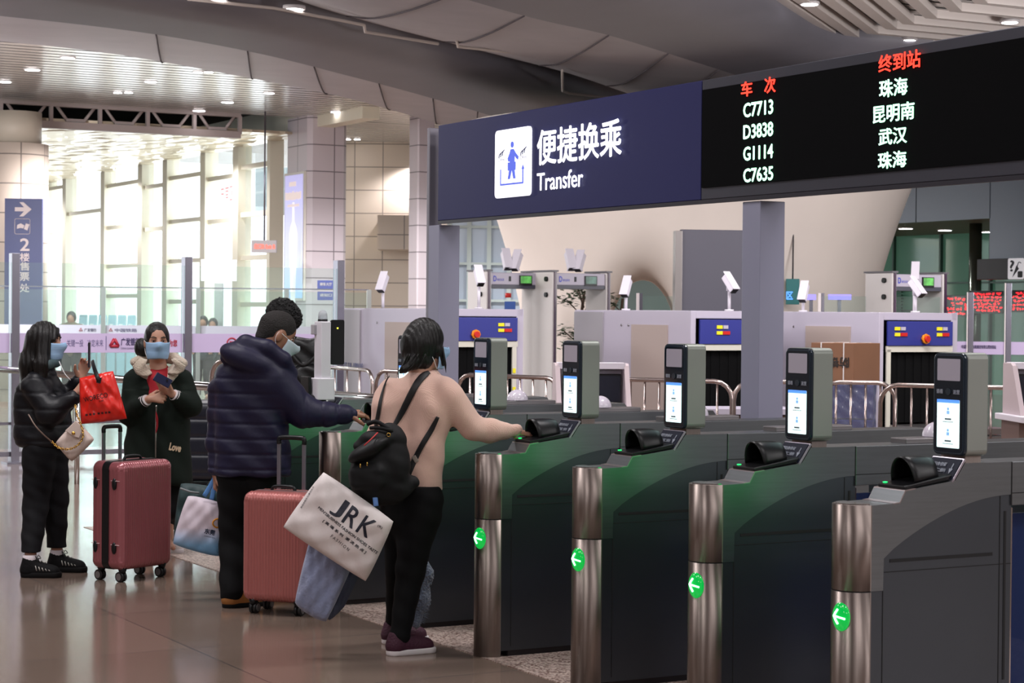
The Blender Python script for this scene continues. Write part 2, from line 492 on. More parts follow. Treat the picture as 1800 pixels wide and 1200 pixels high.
# =================================================================== SETTING
def pfloor():
    m = bpy.data.materials.new('polished_granite_floor'); m.use_nodes = True
    nt = m.node_tree; b = nt.nodes['Principled BSDF']; L = nt.links
    tc = nt.nodes.new('ShaderNodeTexCoord')
    br = nt.nodes.new('ShaderNodeTexBrick'); br.offset = 0.0
    br.inputs['Scale'].default_value = 1.0; br.inputs['Brick Width'].default_value = 1.2; br.inputs['Row Height'].default_value = 1.2
    br.inputs['Mortar Size'].default_value = .004; br.inputs['Mortar Smooth'].default_value = 0
    br.inputs['Color1'].default_value = (*lin((126, 108, 97)), 1); br.inputs['Color2'].default_value = (*lin((117, 100, 90)), 1)
    br.inputs['Mortar'].default_value = (*lin((84, 78, 76)), 1)
    L.new(tc.outputs['Object'], br.inputs['Vector'])
    n1 = nt.nodes.new('ShaderNodeTexNoise'); n1.inputs['Scale'].default_value = 160; n1.inputs['Detail'].default_value = 3
    L.new(tc.outputs['Object'], n1.inputs['Vector'])
    mr = nt.nodes.new('ShaderNodeMapRange'); mr.inputs[1].default_value = .35; mr.inputs[2].default_value = .65; mr.inputs[3].default_value = .78; mr.inputs[4].default_value = 1.2
    L.new(n1.outputs['Fac'], mr.inputs[0])
    n2 = nt.nodes.new('ShaderNodeTexNoise'); n2.inputs['Scale'].default_value = .6
    L.new(tc.outputs['Object'], n2.inputs['Vector'])
    mx = nt.nodes.new('ShaderNodeMix'); mx.data_type = 'RGBA'; mx.blend_type = 'MULTIPLY'; mx.inputs[0].default_value = 1
    L.new(br.outputs['Color'], mx.inputs[6]); L.new(mr.outputs[0], mx.inputs[7]); L.new(mx.outputs[2], b.inputs['Base Color'])
    mr2 = nt.nodes.new('ShaderNodeMapRange'); mr2.inputs[3].default_value = .09; mr2.inputs[4].default_value = .19
    L.new(n2.outputs['Fac'], mr2.inputs[0]); L.new(mr2.outputs[0], b.inputs['Roughness'])
    b.inputs['Specular IOR Level'].default_value = .6
    return m
def pgranite():
    m = bpy.data.materials.new('speckled_granite'); m.use_nodes = True
    nt = m.node_tree; b = nt.nodes['Principled BSDF']; L = nt.links
    tc = nt.nodes.new('ShaderNodeTexCoord'); v = nt.nodes.new('ShaderNodeTexVoronoi'); v.inputs['Scale'].default_value = 95
    L.new(tc.outputs['Object'], v.inputs['Vector'])
    cr = nt.nodes.new('ShaderNodeValToRGB')
    cr.color_ramp.interpolation = 'CONSTANT'
    cr.color_ramp.elements[0].color = (*lin((120, 96, 88)), 1); cr.color_ramp.elements[1].position = .3; cr.color_ramp.elements[1].color = (*lin((196, 176, 166)), 1)
    e = cr.color_ramp.elements.new(.75); e.color = (*lin((160, 142, 134)), 1)
    sp = nt.nodes.new('ShaderNodeSeparateColor'); L.new(v.outputs['Color'], sp.inputs[0]); L.new(sp.outputs[0], cr.inputs[0])
    L.new(cr.outputs[0], b.inputs['Base Color']); b.inputs['Roughness'].default_value = .35
    return m
fl = MB().box((0, 0, -.1), (120, 150, .2)).build('floor', pfloor(), loc=W(0, 20), rz=RZ, kind='structure')
MB().prism([(-.075, -6.2), (2.6, -6.2), (2.6, 6.2), (-.075, 6.2)], 0, .003, 'z').build('floor', pgranite(), loc=O, rz=RZ, kind='structure')

# tiled cladding with thin dark joints
def tiled(name, rgb, w, h, jrgb=(120, 112, 112), rough=.35, ms=.008, axes=('x', 'z'), bumpy=0):
    m = bpy.data.materials.new(name); m.use_nodes = True
    nt = m.node_tree; b = nt.nodes['Principled BSDF']; L = nt.links
    tc = nt.nodes.new('ShaderNodeTexCoord'); sp = nt.nodes.new('ShaderNodeSeparateXYZ'); cb = nt.nodes.new('ShaderNodeCombineXYZ')
    L.new(tc.outputs['Object'], sp.inputs[0]); ix = {'x': 0, 'y': 1, 'z': 2}
    if axes[0] == 'xy':
        ad = nt.nodes.new('ShaderNodeMath'); ad.operation = 'ADD'; L.new(sp.outputs[0], ad.inputs[0]); L.new(sp.outputs[1], ad.inputs[1]); L.new(ad.outputs[0], cb.inputs[0])
    else: L.new(sp.outputs[ix[axes[0]]], cb.inputs[0])
    L.new(sp.outputs[ix[axes[1]]], cb.inputs[1])
    br = nt.nodes.new('ShaderNodeTexBrick'); br.offset = 0; br.inputs['Scale'].default_value = 1
    br.inputs['Brick Width'].default_value = w; br.inputs['Row Height'].default_value = h; br.inputs['Mortar Size'].default_value = ms; br.inputs['Mortar Smooth'].default_value = 0
    c = lin(rgb); br.inputs['Color1'].default_value = (*c, 1); br.inputs['Color2'].default_value = (*[x*.95 for x in c], 1); br.inputs['Mortar'].default_value = (*lin(jrgb), 1)
    L.new(cb.outputs[0], br.inputs['Vector']); L.new(br.outputs['Color'], b.inputs['Base Color']); b.inputs['Roughness'].default_value = rough
    return m

paint_white = mat('ceiling_paint', (188, 178, 180), .6)
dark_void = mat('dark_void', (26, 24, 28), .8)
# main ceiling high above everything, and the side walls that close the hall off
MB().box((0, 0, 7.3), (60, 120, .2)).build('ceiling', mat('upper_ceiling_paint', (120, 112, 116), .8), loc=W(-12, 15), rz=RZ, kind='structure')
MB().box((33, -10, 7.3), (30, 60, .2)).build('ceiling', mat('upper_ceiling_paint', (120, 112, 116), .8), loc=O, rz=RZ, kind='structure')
wallm = mat('hall_wall_stone', (186, 174, 168), .5, var=(1.2, .1))
MB().box((0, -13, 3.6), (70, .3, 7.2)).build('wall_back', wallm, kind='structure')
MB().box((24, 15, 3.6), (.3, 60, 7.2)).build('wall_right', wallm, kind='structure')
MB().box((-18, 5, 3.6), (.3, 44, 7.2)).build('wall_left', wallm, kind='structure')

# slatted ceiling
slat = mat('aluminium_slats', (216, 210, 206), .22, .35)
m = MB()
for i in range(59):
    v = 12.0+i*.36
    m.box((4.5, v, 5.95), (37, .255, .005))
for i in range(40):
    v = 33.3+i*.36
    m.box((19.7, v, 5.95), (12, .255, .005))
m.build('ceiling', slat, loc=O, rz=RZ, kind='structure')
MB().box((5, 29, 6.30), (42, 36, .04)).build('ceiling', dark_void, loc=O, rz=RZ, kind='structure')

# patterned bright ceiling beyond the lattice beam
def pattern_ceiling():
    m = bpy.data.materials.new('rippled_metal_ceiling'); m.use_nodes = True
    nt = m.node_tree; b = nt.nodes['Principled BSDF']; L = nt.links
    tc = nt.nodes.new('ShaderNodeTexCoord'); mp = nt.nodes.new('ShaderNodeMapping'); mp.inputs['Scale'].default_value = (1.6, .9, 1); mp.inputs['Rotation'].default_value = (0, 0, .5)
    L.new(tc.outputs['Object'], mp.inputs[0])
    v = nt.nodes.new('ShaderNodeTexVoronoi'); v.inputs['Scale'].default_value = 1.2; v.feature = 'F1'; v.distance = 'CHEBYCHEV'
    L.new(mp.outputs[0], v.inputs['Vector'])
    bp = nt.nodes.new('ShaderNodeBump'); bp.inputs['Distance'].default_value = .25; bp.inputs['Strength'].default_value = .8
    L.new(v.outputs['Distance'], bp.inputs['Height']); L.new(bp.outputs[0], b.inputs['Normal'])
    b.inputs['Base Color'].default_value = (*lin((214, 200, 176)), 1); b.inputs['Metallic'].default_value = .6; b.inputs['Roughness'].default_value = .3
    return m
MB().box((4.7, 48, 5.62), (17.4, 29.4, .06)).build('ceiling', pattern_ceiling(), loc=O, rz=RZ, kind='structure')

# lattice beam
lat = mat('lattice_beam_paint', (176, 164, 162), .5)
m = MB(); u0, u1, vv = -1.0, 11.7, 33.2
m.box(((u0+u1)/2, vv, 5.50), (u1-u0, .16, .15)); m.box(((u0+u1)/2, vv, 5.93), (u1-u0, .16, .08))
n = 12; du = (u1-u0)/n
for i in range(n+1): m.box((u0+i*du, vv, 5.72), (.07, .1, .4))
for i in range(n):
    a = u0+i*du
    for (x0, z0, x1, z1) in ((.12, 5.9, .32, 5.62), (.68, 5.62, .88, 5.9)):
        m.cyl((a+x0*du, vv, z0), (a+x1*du, vv, z1), .035, seg=6)
    m.box((a+.5*du, vv, 5.62), (.4*du, .08, .06))
m.build('trim_1', lat, loc=O, rz=RZ, kind='structure')

# sweeping curved ceiling beams: lofted from curves that run across the hall
def curve3(px, z):
    pts = [PZ(x, y, z) for x, y in px]
    c = crom(pts, 10)
    return c
def resample(c, n):
    L = [0]
    for a, b in zip(c, c[1:]): L.append(L[-1]+(b-a).length)
    out = []; j = 0
    for i in range(n):
        t = L[-1]*i/(n-1)
        while j < len(c)-2 and L[j+1] < t: j += 1
        out.append(c[j].lerp(c[j+1], (t-L[j])/max(L[j+1]-L[j], 1e-6)))
    return out
def loft(name, curves, m, n=60, kind='structure'):
    cs = [resample(c, n) for c in curves]; mb = MB()
    vs = [p for c in cs for p in c]
    fs = [(j*n+i, j*n+i+1, (j+1)*n+i+1, (j+1)*n+i) for j in range(len(cs)-1) for i in range(n-1)]
    mb.add(vs, fs, 0, True)
    return mb.build(name, m, kind=kind)
def shifted(c, d, z): return [Vector((p.x, p.y, z))+d for p in c]
def off(c, dist, dz):
    out = []
    for i, p in enumerate(c):
        d = (c[min(i+1, len(c)-1)]-c[max(i-1, 0)]); d.z = 0; d.normalize()
        nrm = Vector((-d.y, d.x, 0)); out.append(p+nrm*dist+Vector((0, 0, dz)))
    return out
beam_m = mat('beam_plaster_lit', (158, 152, 156), .55, var=(1.5, .05))  # window-lit band of the beam, its light put into the colour
beam_shaded = mat('beam_plaster_shaded', (106, 103, 110), .5, .0, var=(1.2, .05))  # same plaster, the soffit's shade put into the colour
c0 = curve3([(-160, 60), (0, 72), (200, 95), (400, 130), (600, 170), (760, 215), (900, 262), (1000, 300)], 5.75)
c1 = curve3([(-160, 14), (0, 28), (250, 57), (450, 93), (600, 130), (750, 170), (900, 215), (1040, 262)], 5.42)
c2 = curve3([(-100, -110), (100, -45), (330, -4), (480, 18), (640, 58), (800, 100), (1000, 158), (1180, 220)], 5.62)
def mid(a, b, t, dz, n=60):
    a, b = resample(a, n), resample(b, n)
    return [p.lerp(q, t)+Vector((0, 0, dz)) for p, q in zip(a, b)]
b1 = loft('trim_2', [off(c0, .12, 1.3), off(c0, .12, .3), c0, mid(c0, c1, .3, -.10), mid(c0, c1, .65, -.08), c1], beam_m)
loft('trim_3', [c1, mid(c1, c2, .5, -.03), c2, off(c2, -.05, .25), off(c2, -.1, 1.5)], beam_shaded)
c3 = curve3([(300, -80), (420, -36), (530, 3), (600, 25), (690, 50), (800, 78), (900, 103), (1000, 129), (1100, 163), (1240, 212)], 5.75)
c4 = curve3([(560, -90), (700, -40), (830, 2), (950, 35), (1070, 62), (1200, 102), (1350, 150)], 5.35)
c5 = curve3([(1080, -110), (1200, -70), (1325, 0), (1390, 42), (1450, 75), (1520, 88), (1640, 92)], 5.62)
loft('trim_4', [off(c3, .12, 1.3), off(c3, .12, .3), c3, mid(c3, c4, .3, -.1), mid(c3, c4, .65, -.08), c4], beam_m)
loft('trim_5', [c4, mid(c4, c5, .5, -.05), c5, off(c5, -.02, .3), off(c5, -.05, 1.2)], beam_shaded)
# panel joints on the curved beam edges
jm = mat('joint_shadow_gap', (70, 62, 66), .8)
mb = MB()
for (ca, cb, cols) in ((c0, c1, (9, 14, 19, 25, 31, 37, 44, 51)), (c3, c4, (14, 22, 31, 40, 49))):
    q = [resample(ca, 60), mid(ca, cb, .3, -.105), mid(ca, cb, .65, -.085), resample(cb, 60)]
    for k in cols:
        mb.tube(crom([q[j][k] - Vector((0, 0, .004)) for j in range(4)], 5), .012, 6)
mb.build('trim_6', jm, kind='structure')
# pale conduit running along the gap between the two beams
pipe = mat('painted_conduit', (190, 178, 170), .4)
def conduit(pts, z, label):
    p = [PZ(x, y, z) for x, y in pts]; mb = MB().tube(p, .022, 8)
    tag(mb.build('conduit_pipe', pipe), label, 'pipe')
conduit([(330, -2), (480, 14), (600, 36), (640, 44), (642, 56), (770, 77)], 5.56, 'long pale pipe running along the dark gap between the ceiling beams')
conduit([(803, 71), (805, 82), (880, 90), (905, 93)], 5.56, 'short bent pale pipe halfway along the gap above the blue sign')
conduit([(988, 124), (989, 160), (1000, 164), (1110, 176)], 5.56, 'pale pipe with a long vertical leg just above the blue sign')

# bent slats of the ceiling at the upper right
m = MB()
cor = [(1447, 79), (1480, 73), (1502, 67), (1534, 59), (1567, 51), (1597, 42), (1637, 32), (1680, 20), (1725, 6), (1775, -10), (1830, -28), (1890, -46)]
zz = 5.8
d1 = (PZ(1325, 0, zz)-PZ(1447, 77, zz)).normalized(); 
for i, (x, y) in enumerate(cor):
    c = PZ(x, y, zz)
    a = c+d1*16; b = c+U*14
    wv = Vector((-d1.y, d1.x, 0))*.12; wu = V*.10
    k = c
    bis = (wv - wu)*.5
    vs = [a+wv, c-bis*-1, c+bis*-1, a-wv]
    for dz in (0,):
        p = [a+wv, c+(wv-V*.0)*.7, b+wu, b-wu, c-wv*.7, a-wv]
        lo_ = [q for q in p]; hi_ = [q+Vector((0, 0, .12)) for q in p]
        m.add(lo_+hi_, [(5, 4, 1, 0), (4, 3, 2, 1), (0, 1, 7, 6), (1, 2, 8, 7), (3, 4, 10, 9), (4, 5, 11, 10), (6, 7, 10, 11), (7, 8, 9, 10)])
m.build('trim_7', mat('bent_slats', (214, 204, 198), .45, .1), kind='structure')
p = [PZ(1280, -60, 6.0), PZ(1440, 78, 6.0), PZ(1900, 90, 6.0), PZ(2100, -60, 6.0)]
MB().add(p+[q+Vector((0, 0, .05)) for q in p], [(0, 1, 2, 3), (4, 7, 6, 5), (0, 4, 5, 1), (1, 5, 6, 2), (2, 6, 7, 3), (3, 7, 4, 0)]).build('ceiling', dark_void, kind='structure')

# recessed downlights
lamp = mat('downlight_glow', (255, 252, 250), .4, em=(255, 250, 252), ems=14)
rimm = mat('downlight_rim', (200, 195, 195), .4)
def downlight(px, py, z, w, label, group):
    e = empty('downlight', PZ(px, py, z), RZ, label, 'ceiling light', group)
    MB().cyl((0, 0, .0), (0, 0, .05), w*1.25, seg=20).build('rim', rimm, e)
    MB().cyl((0, 0, -.006), (0, 0, .002), w, seg=20).build('diffuser', lamp, e)
G1_ = 'downlights in the left slatted ceiling'
for (x, y, w, lb) in [(57, 123, .13, 'bright round downlight in the slatted ceiling nearest above the lattice beam at the far left'), (119, 102, .11, 'faint round downlight close under the curved beam, second from the left of the slatted ceiling'),
        (8, 144, .12, 'round downlight in the slatted ceiling cut close to the left edge of the photo'), (265, 144, .11, 'single round downlight in the middle of the slatted ceiling above the window wall'),
        (207, 163, .08, 'left one of the close pair of downlights in the middle of the slatted ceiling'), (226, 163, .08, 'right one of the close pair of downlights in the middle of the slatted ceiling'),
        (348, 127, .08, 'left one of the pair of downlights touching the curved beam edge'), (367, 127, .08, 'right one of the pair of downlights touching the curved beam edge'),
        (473, 164, .1, 'single downlight near the narrow right end of the slatted ceiling, above the poster column'), (400, 180, .12, 'soft downlight between the curved beam and the right end of the lattice beam'),
        (350, 195, .13, 'bright downlight just above the lattice beam, right of its middle'), (593, 197, .14, 'bright downlight directly above the square poster column'),
        (611, 245, .08, 'left one of the pair of downlights over the cream wall right of the poster column'), (628, 245, .08, 'right one of the pair of downlights over the cream wall right of the poster column'), (738, 235, .12, 'downlight right above the slim tiled column by the blue sign')]:
    downlight(x, y, 5.935, w, lb, G1_)
for (x, y, lb) in [(380, -1, 'downlight between the ceiling beams, cut by the top edge of the photo'), (517, 17, 'whole bright downlight in the dark gap between the ceiling beams')]:
    downlight(x, y, 5.60, .12, lb, 'downlights between the beams')
for (x, y, lb) in [(1423, 8, 'downlight among the bent slats at the top edge, left of the others'), (1775, 40, 'downlight among the bent slats near the right edge above the departure board'), (1597, 72, 'downlight low among the bent slats, touching the top of the departure board')]:
    downlight(x, y, 5.79, .11, lb, 'downlights in the bent slats')

# ------------------------------------------------------------ window wall
wu = 13.4
def fv(px, py=400): return (PPL(px, py, W(wu, 0), U)-O).dot(V)
def fz(px, py): return PPL(px, py, W(wu, 0), U).z
mull = mat('mullion_paint', (232, 226, 206), .5)
pane = glass('window_glass', (250, 253, 254), .02)
wn = 0
def window(pxa, pxb, bars, extra=()):
    global wn
    wn += 1
    va, vb = fv(pxa), fv(pxb); e = empty('window_%d' % wn, W(wu, (va+vb)/2), RZ); e['kind'] = 'structure'
    w = abs(va-vb); fr = MB()
    for s in (-1, 1): fr.box((0, s*(w/2-.09), 3.0), (.35, .18, 6.0))
    for z in bars: fr.box((0, 0, z), (.2, w-.3, .11))
    fr.build('frame', mull, e)
    MB().box((.02, 0, 3.0), (.02, w-.34, 5.9)).build('pane', pane, e)
zb = lambda px, ys: [fz(px, y) for y in ys]
window(88, 122, zb(105, [330, 405]), )
window(122, 190, zb(160, [372]))
window(190, 256, zb(222, [238, 323, 398, 467, 520]))
window(256, 300, zb(278, [327, 402]))
window(300, 367, zb(335, [230, 309, 387, 458, 530]))
window(367, 425, zb(396, [312, 388, 460]))
window(425, 486, zb(460, [290, 375, 452, 535, 590]))
window(30, 88, zb(60, [340, 405]))
MB().box((0, 60, 6.3), (.4, 60, 1.2)).build('wall_far', mull, loc=W(wu, 0), rz=RZ, kind='structure')
# outside: a pale building across the forecourt
mm = tiled('outside_cladding', (124, 144, 150), 4.0, 1.1, (158, 170, 172), .5, .06, axes=('y', 'z'))
ob = MB().box((2, 58, 14.6), (4, 60, 16)).build('office_building', mm, loc=W(34, 0), rz=RZ)
tag(ob, 'pale blue office building with banded storeys seen through the tall window wall', 'building')
pt = W(33.95, 0)
q = PPL(400, 340, pt, U)
text_on('red_lettering', '东南区', mat('red_letters', (226, 60, 60), .5, em=(255, 60, 60), ems=.6), q, -V, UP, 1.9, .85, bold=.01, lift=.03)
t = bpy.data.objects['red_lettering']; t.parent = ob; t.matrix_parent_inverse = (Matrix.Translation(W(34, 0)) @ Matrix.Rotation(RZ, 4, 'Z')).inverted()

# ------------------------------------------------------------ columns, walls beyond
tile_l = tiled('column_cladding', (206, 196, 202), .62, .59, (120, 112, 118), .3, .012, axes=('xy', 'z'))
tile_c = tiled('cream_cladding', (222, 206, 192), .72, .59, (140, 128, 120), .35, .012, axes=('xy', 'z'))
def chamf(a, b, c):
    return [(c, 0), (a-c, 0), (a, c), (a, b-c), (a-c, b), (c, b), (0, b-c), (0, c)]
p0 = P(541, 500, 44); p0.z = 0
o = MB().prism(chamf(.95, 1.30, .10), 0, 5.95, 'z').build('column', tile_l, loc=p0, rz=RZ)
tag(o, 'square stone clad column carrying the tall lilac bottle poster', 'column')
# poster on its left face
e = empty('poster', p0+V*.68+Vector((0, 0, 3.2)), RZ, 'tall lilac lightbox poster of a white bottle on the square column', 'poster')
ph0, ph1 = -1.35, 1.52
MB().box((-.03, 0, (ph0+ph1)/2), (.05, 1.14, ph1-ph0)).build('frame', mat('poster_frame', (226, 222, 214), .4), e)
def poster_mat():
    m = bpy.data.materials.new('lilac_poster'); m.use_nodes = True; nt = m.node_tree; b = nt.nodes['Principled BSDF']
    tc = nt.nodes.new('ShaderNodeTexCoord'); sp = nt.nodes.new('ShaderNodeSeparateXYZ'); nt.links.new(tc.outputs['Object'], sp.inputs[0])
    mr = nt.nodes.new('ShaderNodeMapRange'); mr.inputs[1].default_value = ph0; mr.inputs[2].default_value = ph1; nt.links.new(sp.outputs[2], mr.inputs[0])
    cr = nt.nodes.new('ShaderNodeValToRGB'); cr.color_ramp.elements[0].color = (*lin((150, 190, 240)), 1); cr.color_ramp.elements[1].color = (*lin((170, 165, 215)), 1)
    x = cr.color_ramp.elements.new(.35); x.color = (*lin((190, 195, 240)), 1)
    nt.links.new(mr.outputs[0], cr.inputs[0]); nt.links.new(cr.outputs[0], b.inputs['Base Color']); nt.links.new(cr.outputs[0], b.inputs['Emission Color']); b.inputs['Emission Strength'].default_value = .8
    b.inputs['Roughness'].default_value = .3
    return m
MB().box((-.06, 0, (ph0+ph1)/2), (.012, 1.0, ph1-ph0-.12)).build('picture', poster_mat(), e)
prof = [(.0, -1.25), (.12, -1.25), (.14, -1.0), (.17, -.5), (.22, .15), (.22, .35), (.17, .5), (.06, .62), (.055, 1.05), (.0, 1.05)]
MB().prism([(-a, b-.2) for a, b in prof]+[(a, b-.2) for a, b in prof[::-1]], -.07, -.068, 'x').build('bottle_print', mat('bottle_white', (250, 248, 250), .3, em=(255, 250, 255), ems=.5), e)
pm_ = mat('poster_print', (240, 220, 215), .4, em=(255, 235, 230), ems=.4)
for nm, boxes in (('title_print', [((-.069, .42-.1*k, 1.0-.015*(k % 2)), (.004, .102, .16 if k != 4 else .2)) for k in range(9)]), ('emblem_print', [((-.069, .18-.13*k, 1.26), (.004, .131, .1)) for k in range(3)]), ('subtitle_print', [((-.069, .3-.066*k, .78), (.004, .067, .05+.012*(k % 2))) for k in range(10)])):
    mb = MB()
    for c_, d_ in boxes: mb.box(c_, d_)
    mb.build(nm, pm_, e)

p1 = P(733, 500, 44); p1.z = 0
o = MB().prism(chamf(.42, .46, .03), 0, 5.95, 'z').build('column', tile_l, loc=p1, rz=RZ)
tag(o, 'slim square tiled column just left of the blue sign post', 'column')
pc = P(26, 500, 40.5); pc.z = 0
e = empty('column', pc, RZ, 'round cream tiled column behind the blue ticket sign at the far left', 'column')
MB().lathe([(.66, 0), (.66, 4.95)], seg=48).build('shaft', tile_c, e)
MB().lathe([(.52, 4.95), (.52, 5.6)], seg=48).build('capital', mat('capital_plaster', (200, 190, 175), .5), e)

MB().box((-1.3, 51, 3.2), (6.6, .3, 6.4)).build('wall_far', tile_c, kind='structure')
bx = P(696, 360, 49.6)
MB().box((bx.x, 50.2, 3.6), (.9, 1.4, .85)).build('wall_far', tile_c, kind='structure')
MB().box((7, 47, 3.0), (12, .3, 6)).build('wall_far', mat('far_green_wall', (96, 112, 108), .3), kind='structure')
# pale glass building part glimpsed between sign post and the great cone
wa, wb = P(790, 400, 46), P(930, 400, 46)
e = empty('window_%d' % (wn+1), Vector(((wa.x+wb.x)/2, 46, 0)), 0); e['kind'] = 'structure'; wn += 1
W_ = wb.x-wa.x
m = MB()
for k in range(5): m.box((-W_/2+W_*k/4, 0, 2.2), (.1, .12, 4.4))
for z in (1.9, 2.75, 3.6, 4.3): m.box((0, 0, z), (W_, .1, .06))
m.build('frame', mat('pale_green_frame', (190, 205, 202), .4), e)
MB().box((0, .1, 2.2), (W_, .04, 4.4)).build('pane', mat('pale_blue_panel', (170, 182, 196), .15, .0, em=(170, 185, 200), ems=.12), e)

# ------------------------------------------------------------ great flared cone
def cone():
    cy = 33.5; c = P(1222, 552, cy); cx = c.x
    s = SDF((cx-5.2, cy-5.2, -.2), (cx+5.2, cy+5.2, 5.0), .085)
    X = s.ax[0][:, None, None]-cx; Y = s.ax[1][None, :, None]-cy; Z = s.ax[2][None, None, :]
    t = np.clip(Z, 0, 6.6)
    r = 2.72+.07*t+.036*t**2.1
    s.D = (np.sqrt(X*X+Y*Y)-r+0*Z).astype(np.float32)
    s.D = np.maximum(s.D, (Z-4.75+0*X+0*Y)).astype(np.float32)
    a = P(1130, 552, cy-6); b = P(1130, 552, cy+8)
    s.cap((a.x, a.y, .95), (b.x, b.y, .95), 1.28, 1.28, k=.9, flat=((1, 0, 0), 2.1), sub=True)
    return s
cm = mat('cone_plaster', (236, 224, 215), .6, var=(.8, .04))
o = cone().build('flared_column', cm, relax=2)
tag(o, 'huge cream flared cone column with an arched opening behind the security gates', 'column')

# ------------------------------------------------------------ glazed corner at the right
ru = 20.7
def rv(px, py=450): return (PPL(px, py, W(ru, 0), U)-O).dot(V)
zE = PPL(1750, 384, W(ru, 0), U).z
v_l, v_j, v_r, v_e = rv(1500), rv(1620), rv(1750), rv(1990)-16
pan = mat('bluegrey_panel', (120, 128, 140), .3, .2)
m = MB()
for a, b in ((v_l+4, rv(1620)), (rv(1620), v_r), (v_r, v_e)):
    m.box((0, (a+b)/2, (zE+6.6)/2), (.3, abs(a-b)-.03, 6.6-zE))
zp = PPL(1780, 456, W(ru, 0), U).z; m.box((0, (v_r+v_e)/2, (zp+zE)/2), (.3, abs(v_r-v_e), zE-zp))
m.build('wall_right', pan, loc=W(ru, 0), rz=RZ, kind='structure')
MB().box((2.0, (v_l+4+v_r)/2, zE+.05), (4, v_l+4-v_r, .1)).build('ceiling', mat('olive_soffit', (112, 104, 84), .5), loc=W(ru, 0), rz=RZ, kind='structure')
e = empty('window_%d' % (wn+1), W(ru+4, 0), RZ); e['kind'] = 'structure'; wn += 1
gm = mat('dark_green_glass', (84, 124, 106), .08, .0, em=(80, 128, 106), ems=.16)  # faint emission added to brighten the glass, no lamp behind it
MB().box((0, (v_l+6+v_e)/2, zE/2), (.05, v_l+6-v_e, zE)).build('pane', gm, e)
m = MB()
vm = [v_l+5-1.55*k for k in range(22)]
for v in vm: m.box((-.06, v, zE/2), (.08, .05, zE))
for z in (.9, 1.75, 2.35): m.box((-.06, (v_l+6+v_e)/2, z), (.08, v_l+6-v_e, .04))
m.build('frame', mat('dark_green_frame', (70, 92, 84), .3, .3), e)
for (a, b) in ((1528, 1549), (1552, 1593)):
    va = (PPL(a, 500, W(ru+4, 0), U)-O).dot(V); vb = (PPL(b, 500, W(ru+4, 0), U)-O).dot(V)
    m = MB()
    for k in range(24): m.box((-.12, (va+vb)/2, .9+k*.07), (.05, abs(va-vb), .035))
    m.build('louvre', mat('louvre_green', (84, 116, 104), .4, .3), e)
for (x, y, lb) in ((1592, 402, 'left downlight in the olive soffit, next to the cream cone'), (1661, 405, 'middle downlight in the olive soffit over the green glass'), (1737, 408, 'right downlight in the olive soffit, next to the grey blue pier')):
    downlight(x, y, zE-.02, .13, lb, 'downlights in the olive soffit')
# faceted steel column standing in front of the green glass
pcx = P(1714, 500, 38); pcx.z = 0
tag(MB().cyl((0, 0, 0), (0, 0, zE), .12, seg=20).build('column', mat('grey_green_steel', (120, 128, 118), .25, .8), loc=pcx), 'slim grey steel column under the olive soffit by the green glass', 'column')
# black hanging sign at right edge
pa = W(ru-.3, rv(1745)); pb = W(ru-.3, rv(1990)-.2)
zc0, zc1 = PPL(1780, 491, pa, U).z, PPL(1780, 454, pa, U).z
e = empty('hanging_sign', (pa+pb)/2+Vector((0, 0, (zc0+zc1)/2)), RZ, 'black hanging sign with a white question mark and luggage pictogram', 'sign')
MB().box((0, 0, 0), (.15, (pb-pa).length, zc1-zc0)).build('panel', mat('black_sign', (34, 34, 40), .4), e, bevel=.01)
qq = PPL(1786, 473, pa-U*.08, U)-((pa+pb)/2+Vector((0, 0, (zc0+zc1)/2)))
lv = qq.dot(V)
pw, phh = .40, .37
MB().prism(rrect(pw, phh, .03, cx=lv, cy=0), -.085, -.078, 'x').build('pictogram_panel', mat('picto_white', (220, 218, 222), .4, em=(230, 228, 235), ems=.35), e)
blk = mat('picto_black', (30, 30, 36), .5)
text_on('question_mark', '?', blk, (-.086, lv+.09, .05), (0, -1, 0), (0, 0, 1), .11, .2, e, bold=.02)
m = MB(); m.prism([(lv+.08, -.15), (lv-.02, .06), (lv-.08, 0)], -.09, -.087, 'x'); m.prism(rrect(.12, .11, .02, cx=lv-.11, cy=-.1), -.09, -.087, 'x')
m.tube(crom([(-.088, lv-.03, .02), (-.088, lv-.07, .11), (-.088, lv-.13, .1)], 5), .008, 6)
m.build('luggage_symbol', blk, e)
# red LED message boards glowing behind the glass
red = mat('led_red', (255, 50, 60), .5, em=(255, 40, 50), ems=2.2)
dk = mat('led_board_black', (30, 38, 36), .4)
rr = random.Random(3)
for i, (x0, x1, y0, y1, rows, lab) in enumerate(((1664, 1699, 521, 555, 4, 'small red glowing message board left of the right glass fence post'), (1708, 1762, 513, 549, 6, 'large red glowing message board between the two glass fence posts'), (1776, 1830, 512, 546, 5, 'red glowing message board at the right edge behind the fence post'))):
    a, b = P(x0, y0, 37.2), P(x1, y1, 37.2)
    e = empty('message_board', (a+b)/2, 0, lab, 'display')
    w, h = b.x-a.x, a.z-b.z
    MB().box((0, .04, 0), (w+.05, .06, h+.05)).build('housing', dk, e)
    m = MB()
    for r_ in range(rows):
        z = h/2-(r_+.5)*h/rows; x = -w/2+rr.uniform(0, .12)
        while x < w/2-.03:
            g = rr.uniform(.03, .07)
            for _ in range(3): m.box((x+rr.uniform(0, g*.6), 0, z+rr.uniform(-.3, .3)*h/rows), (g*rr.uniform(.3, .8), .01, h/rows*rr.uniform(.15, .35)))
            x += g*1.15
        
    m.build('led_characters', red, e)
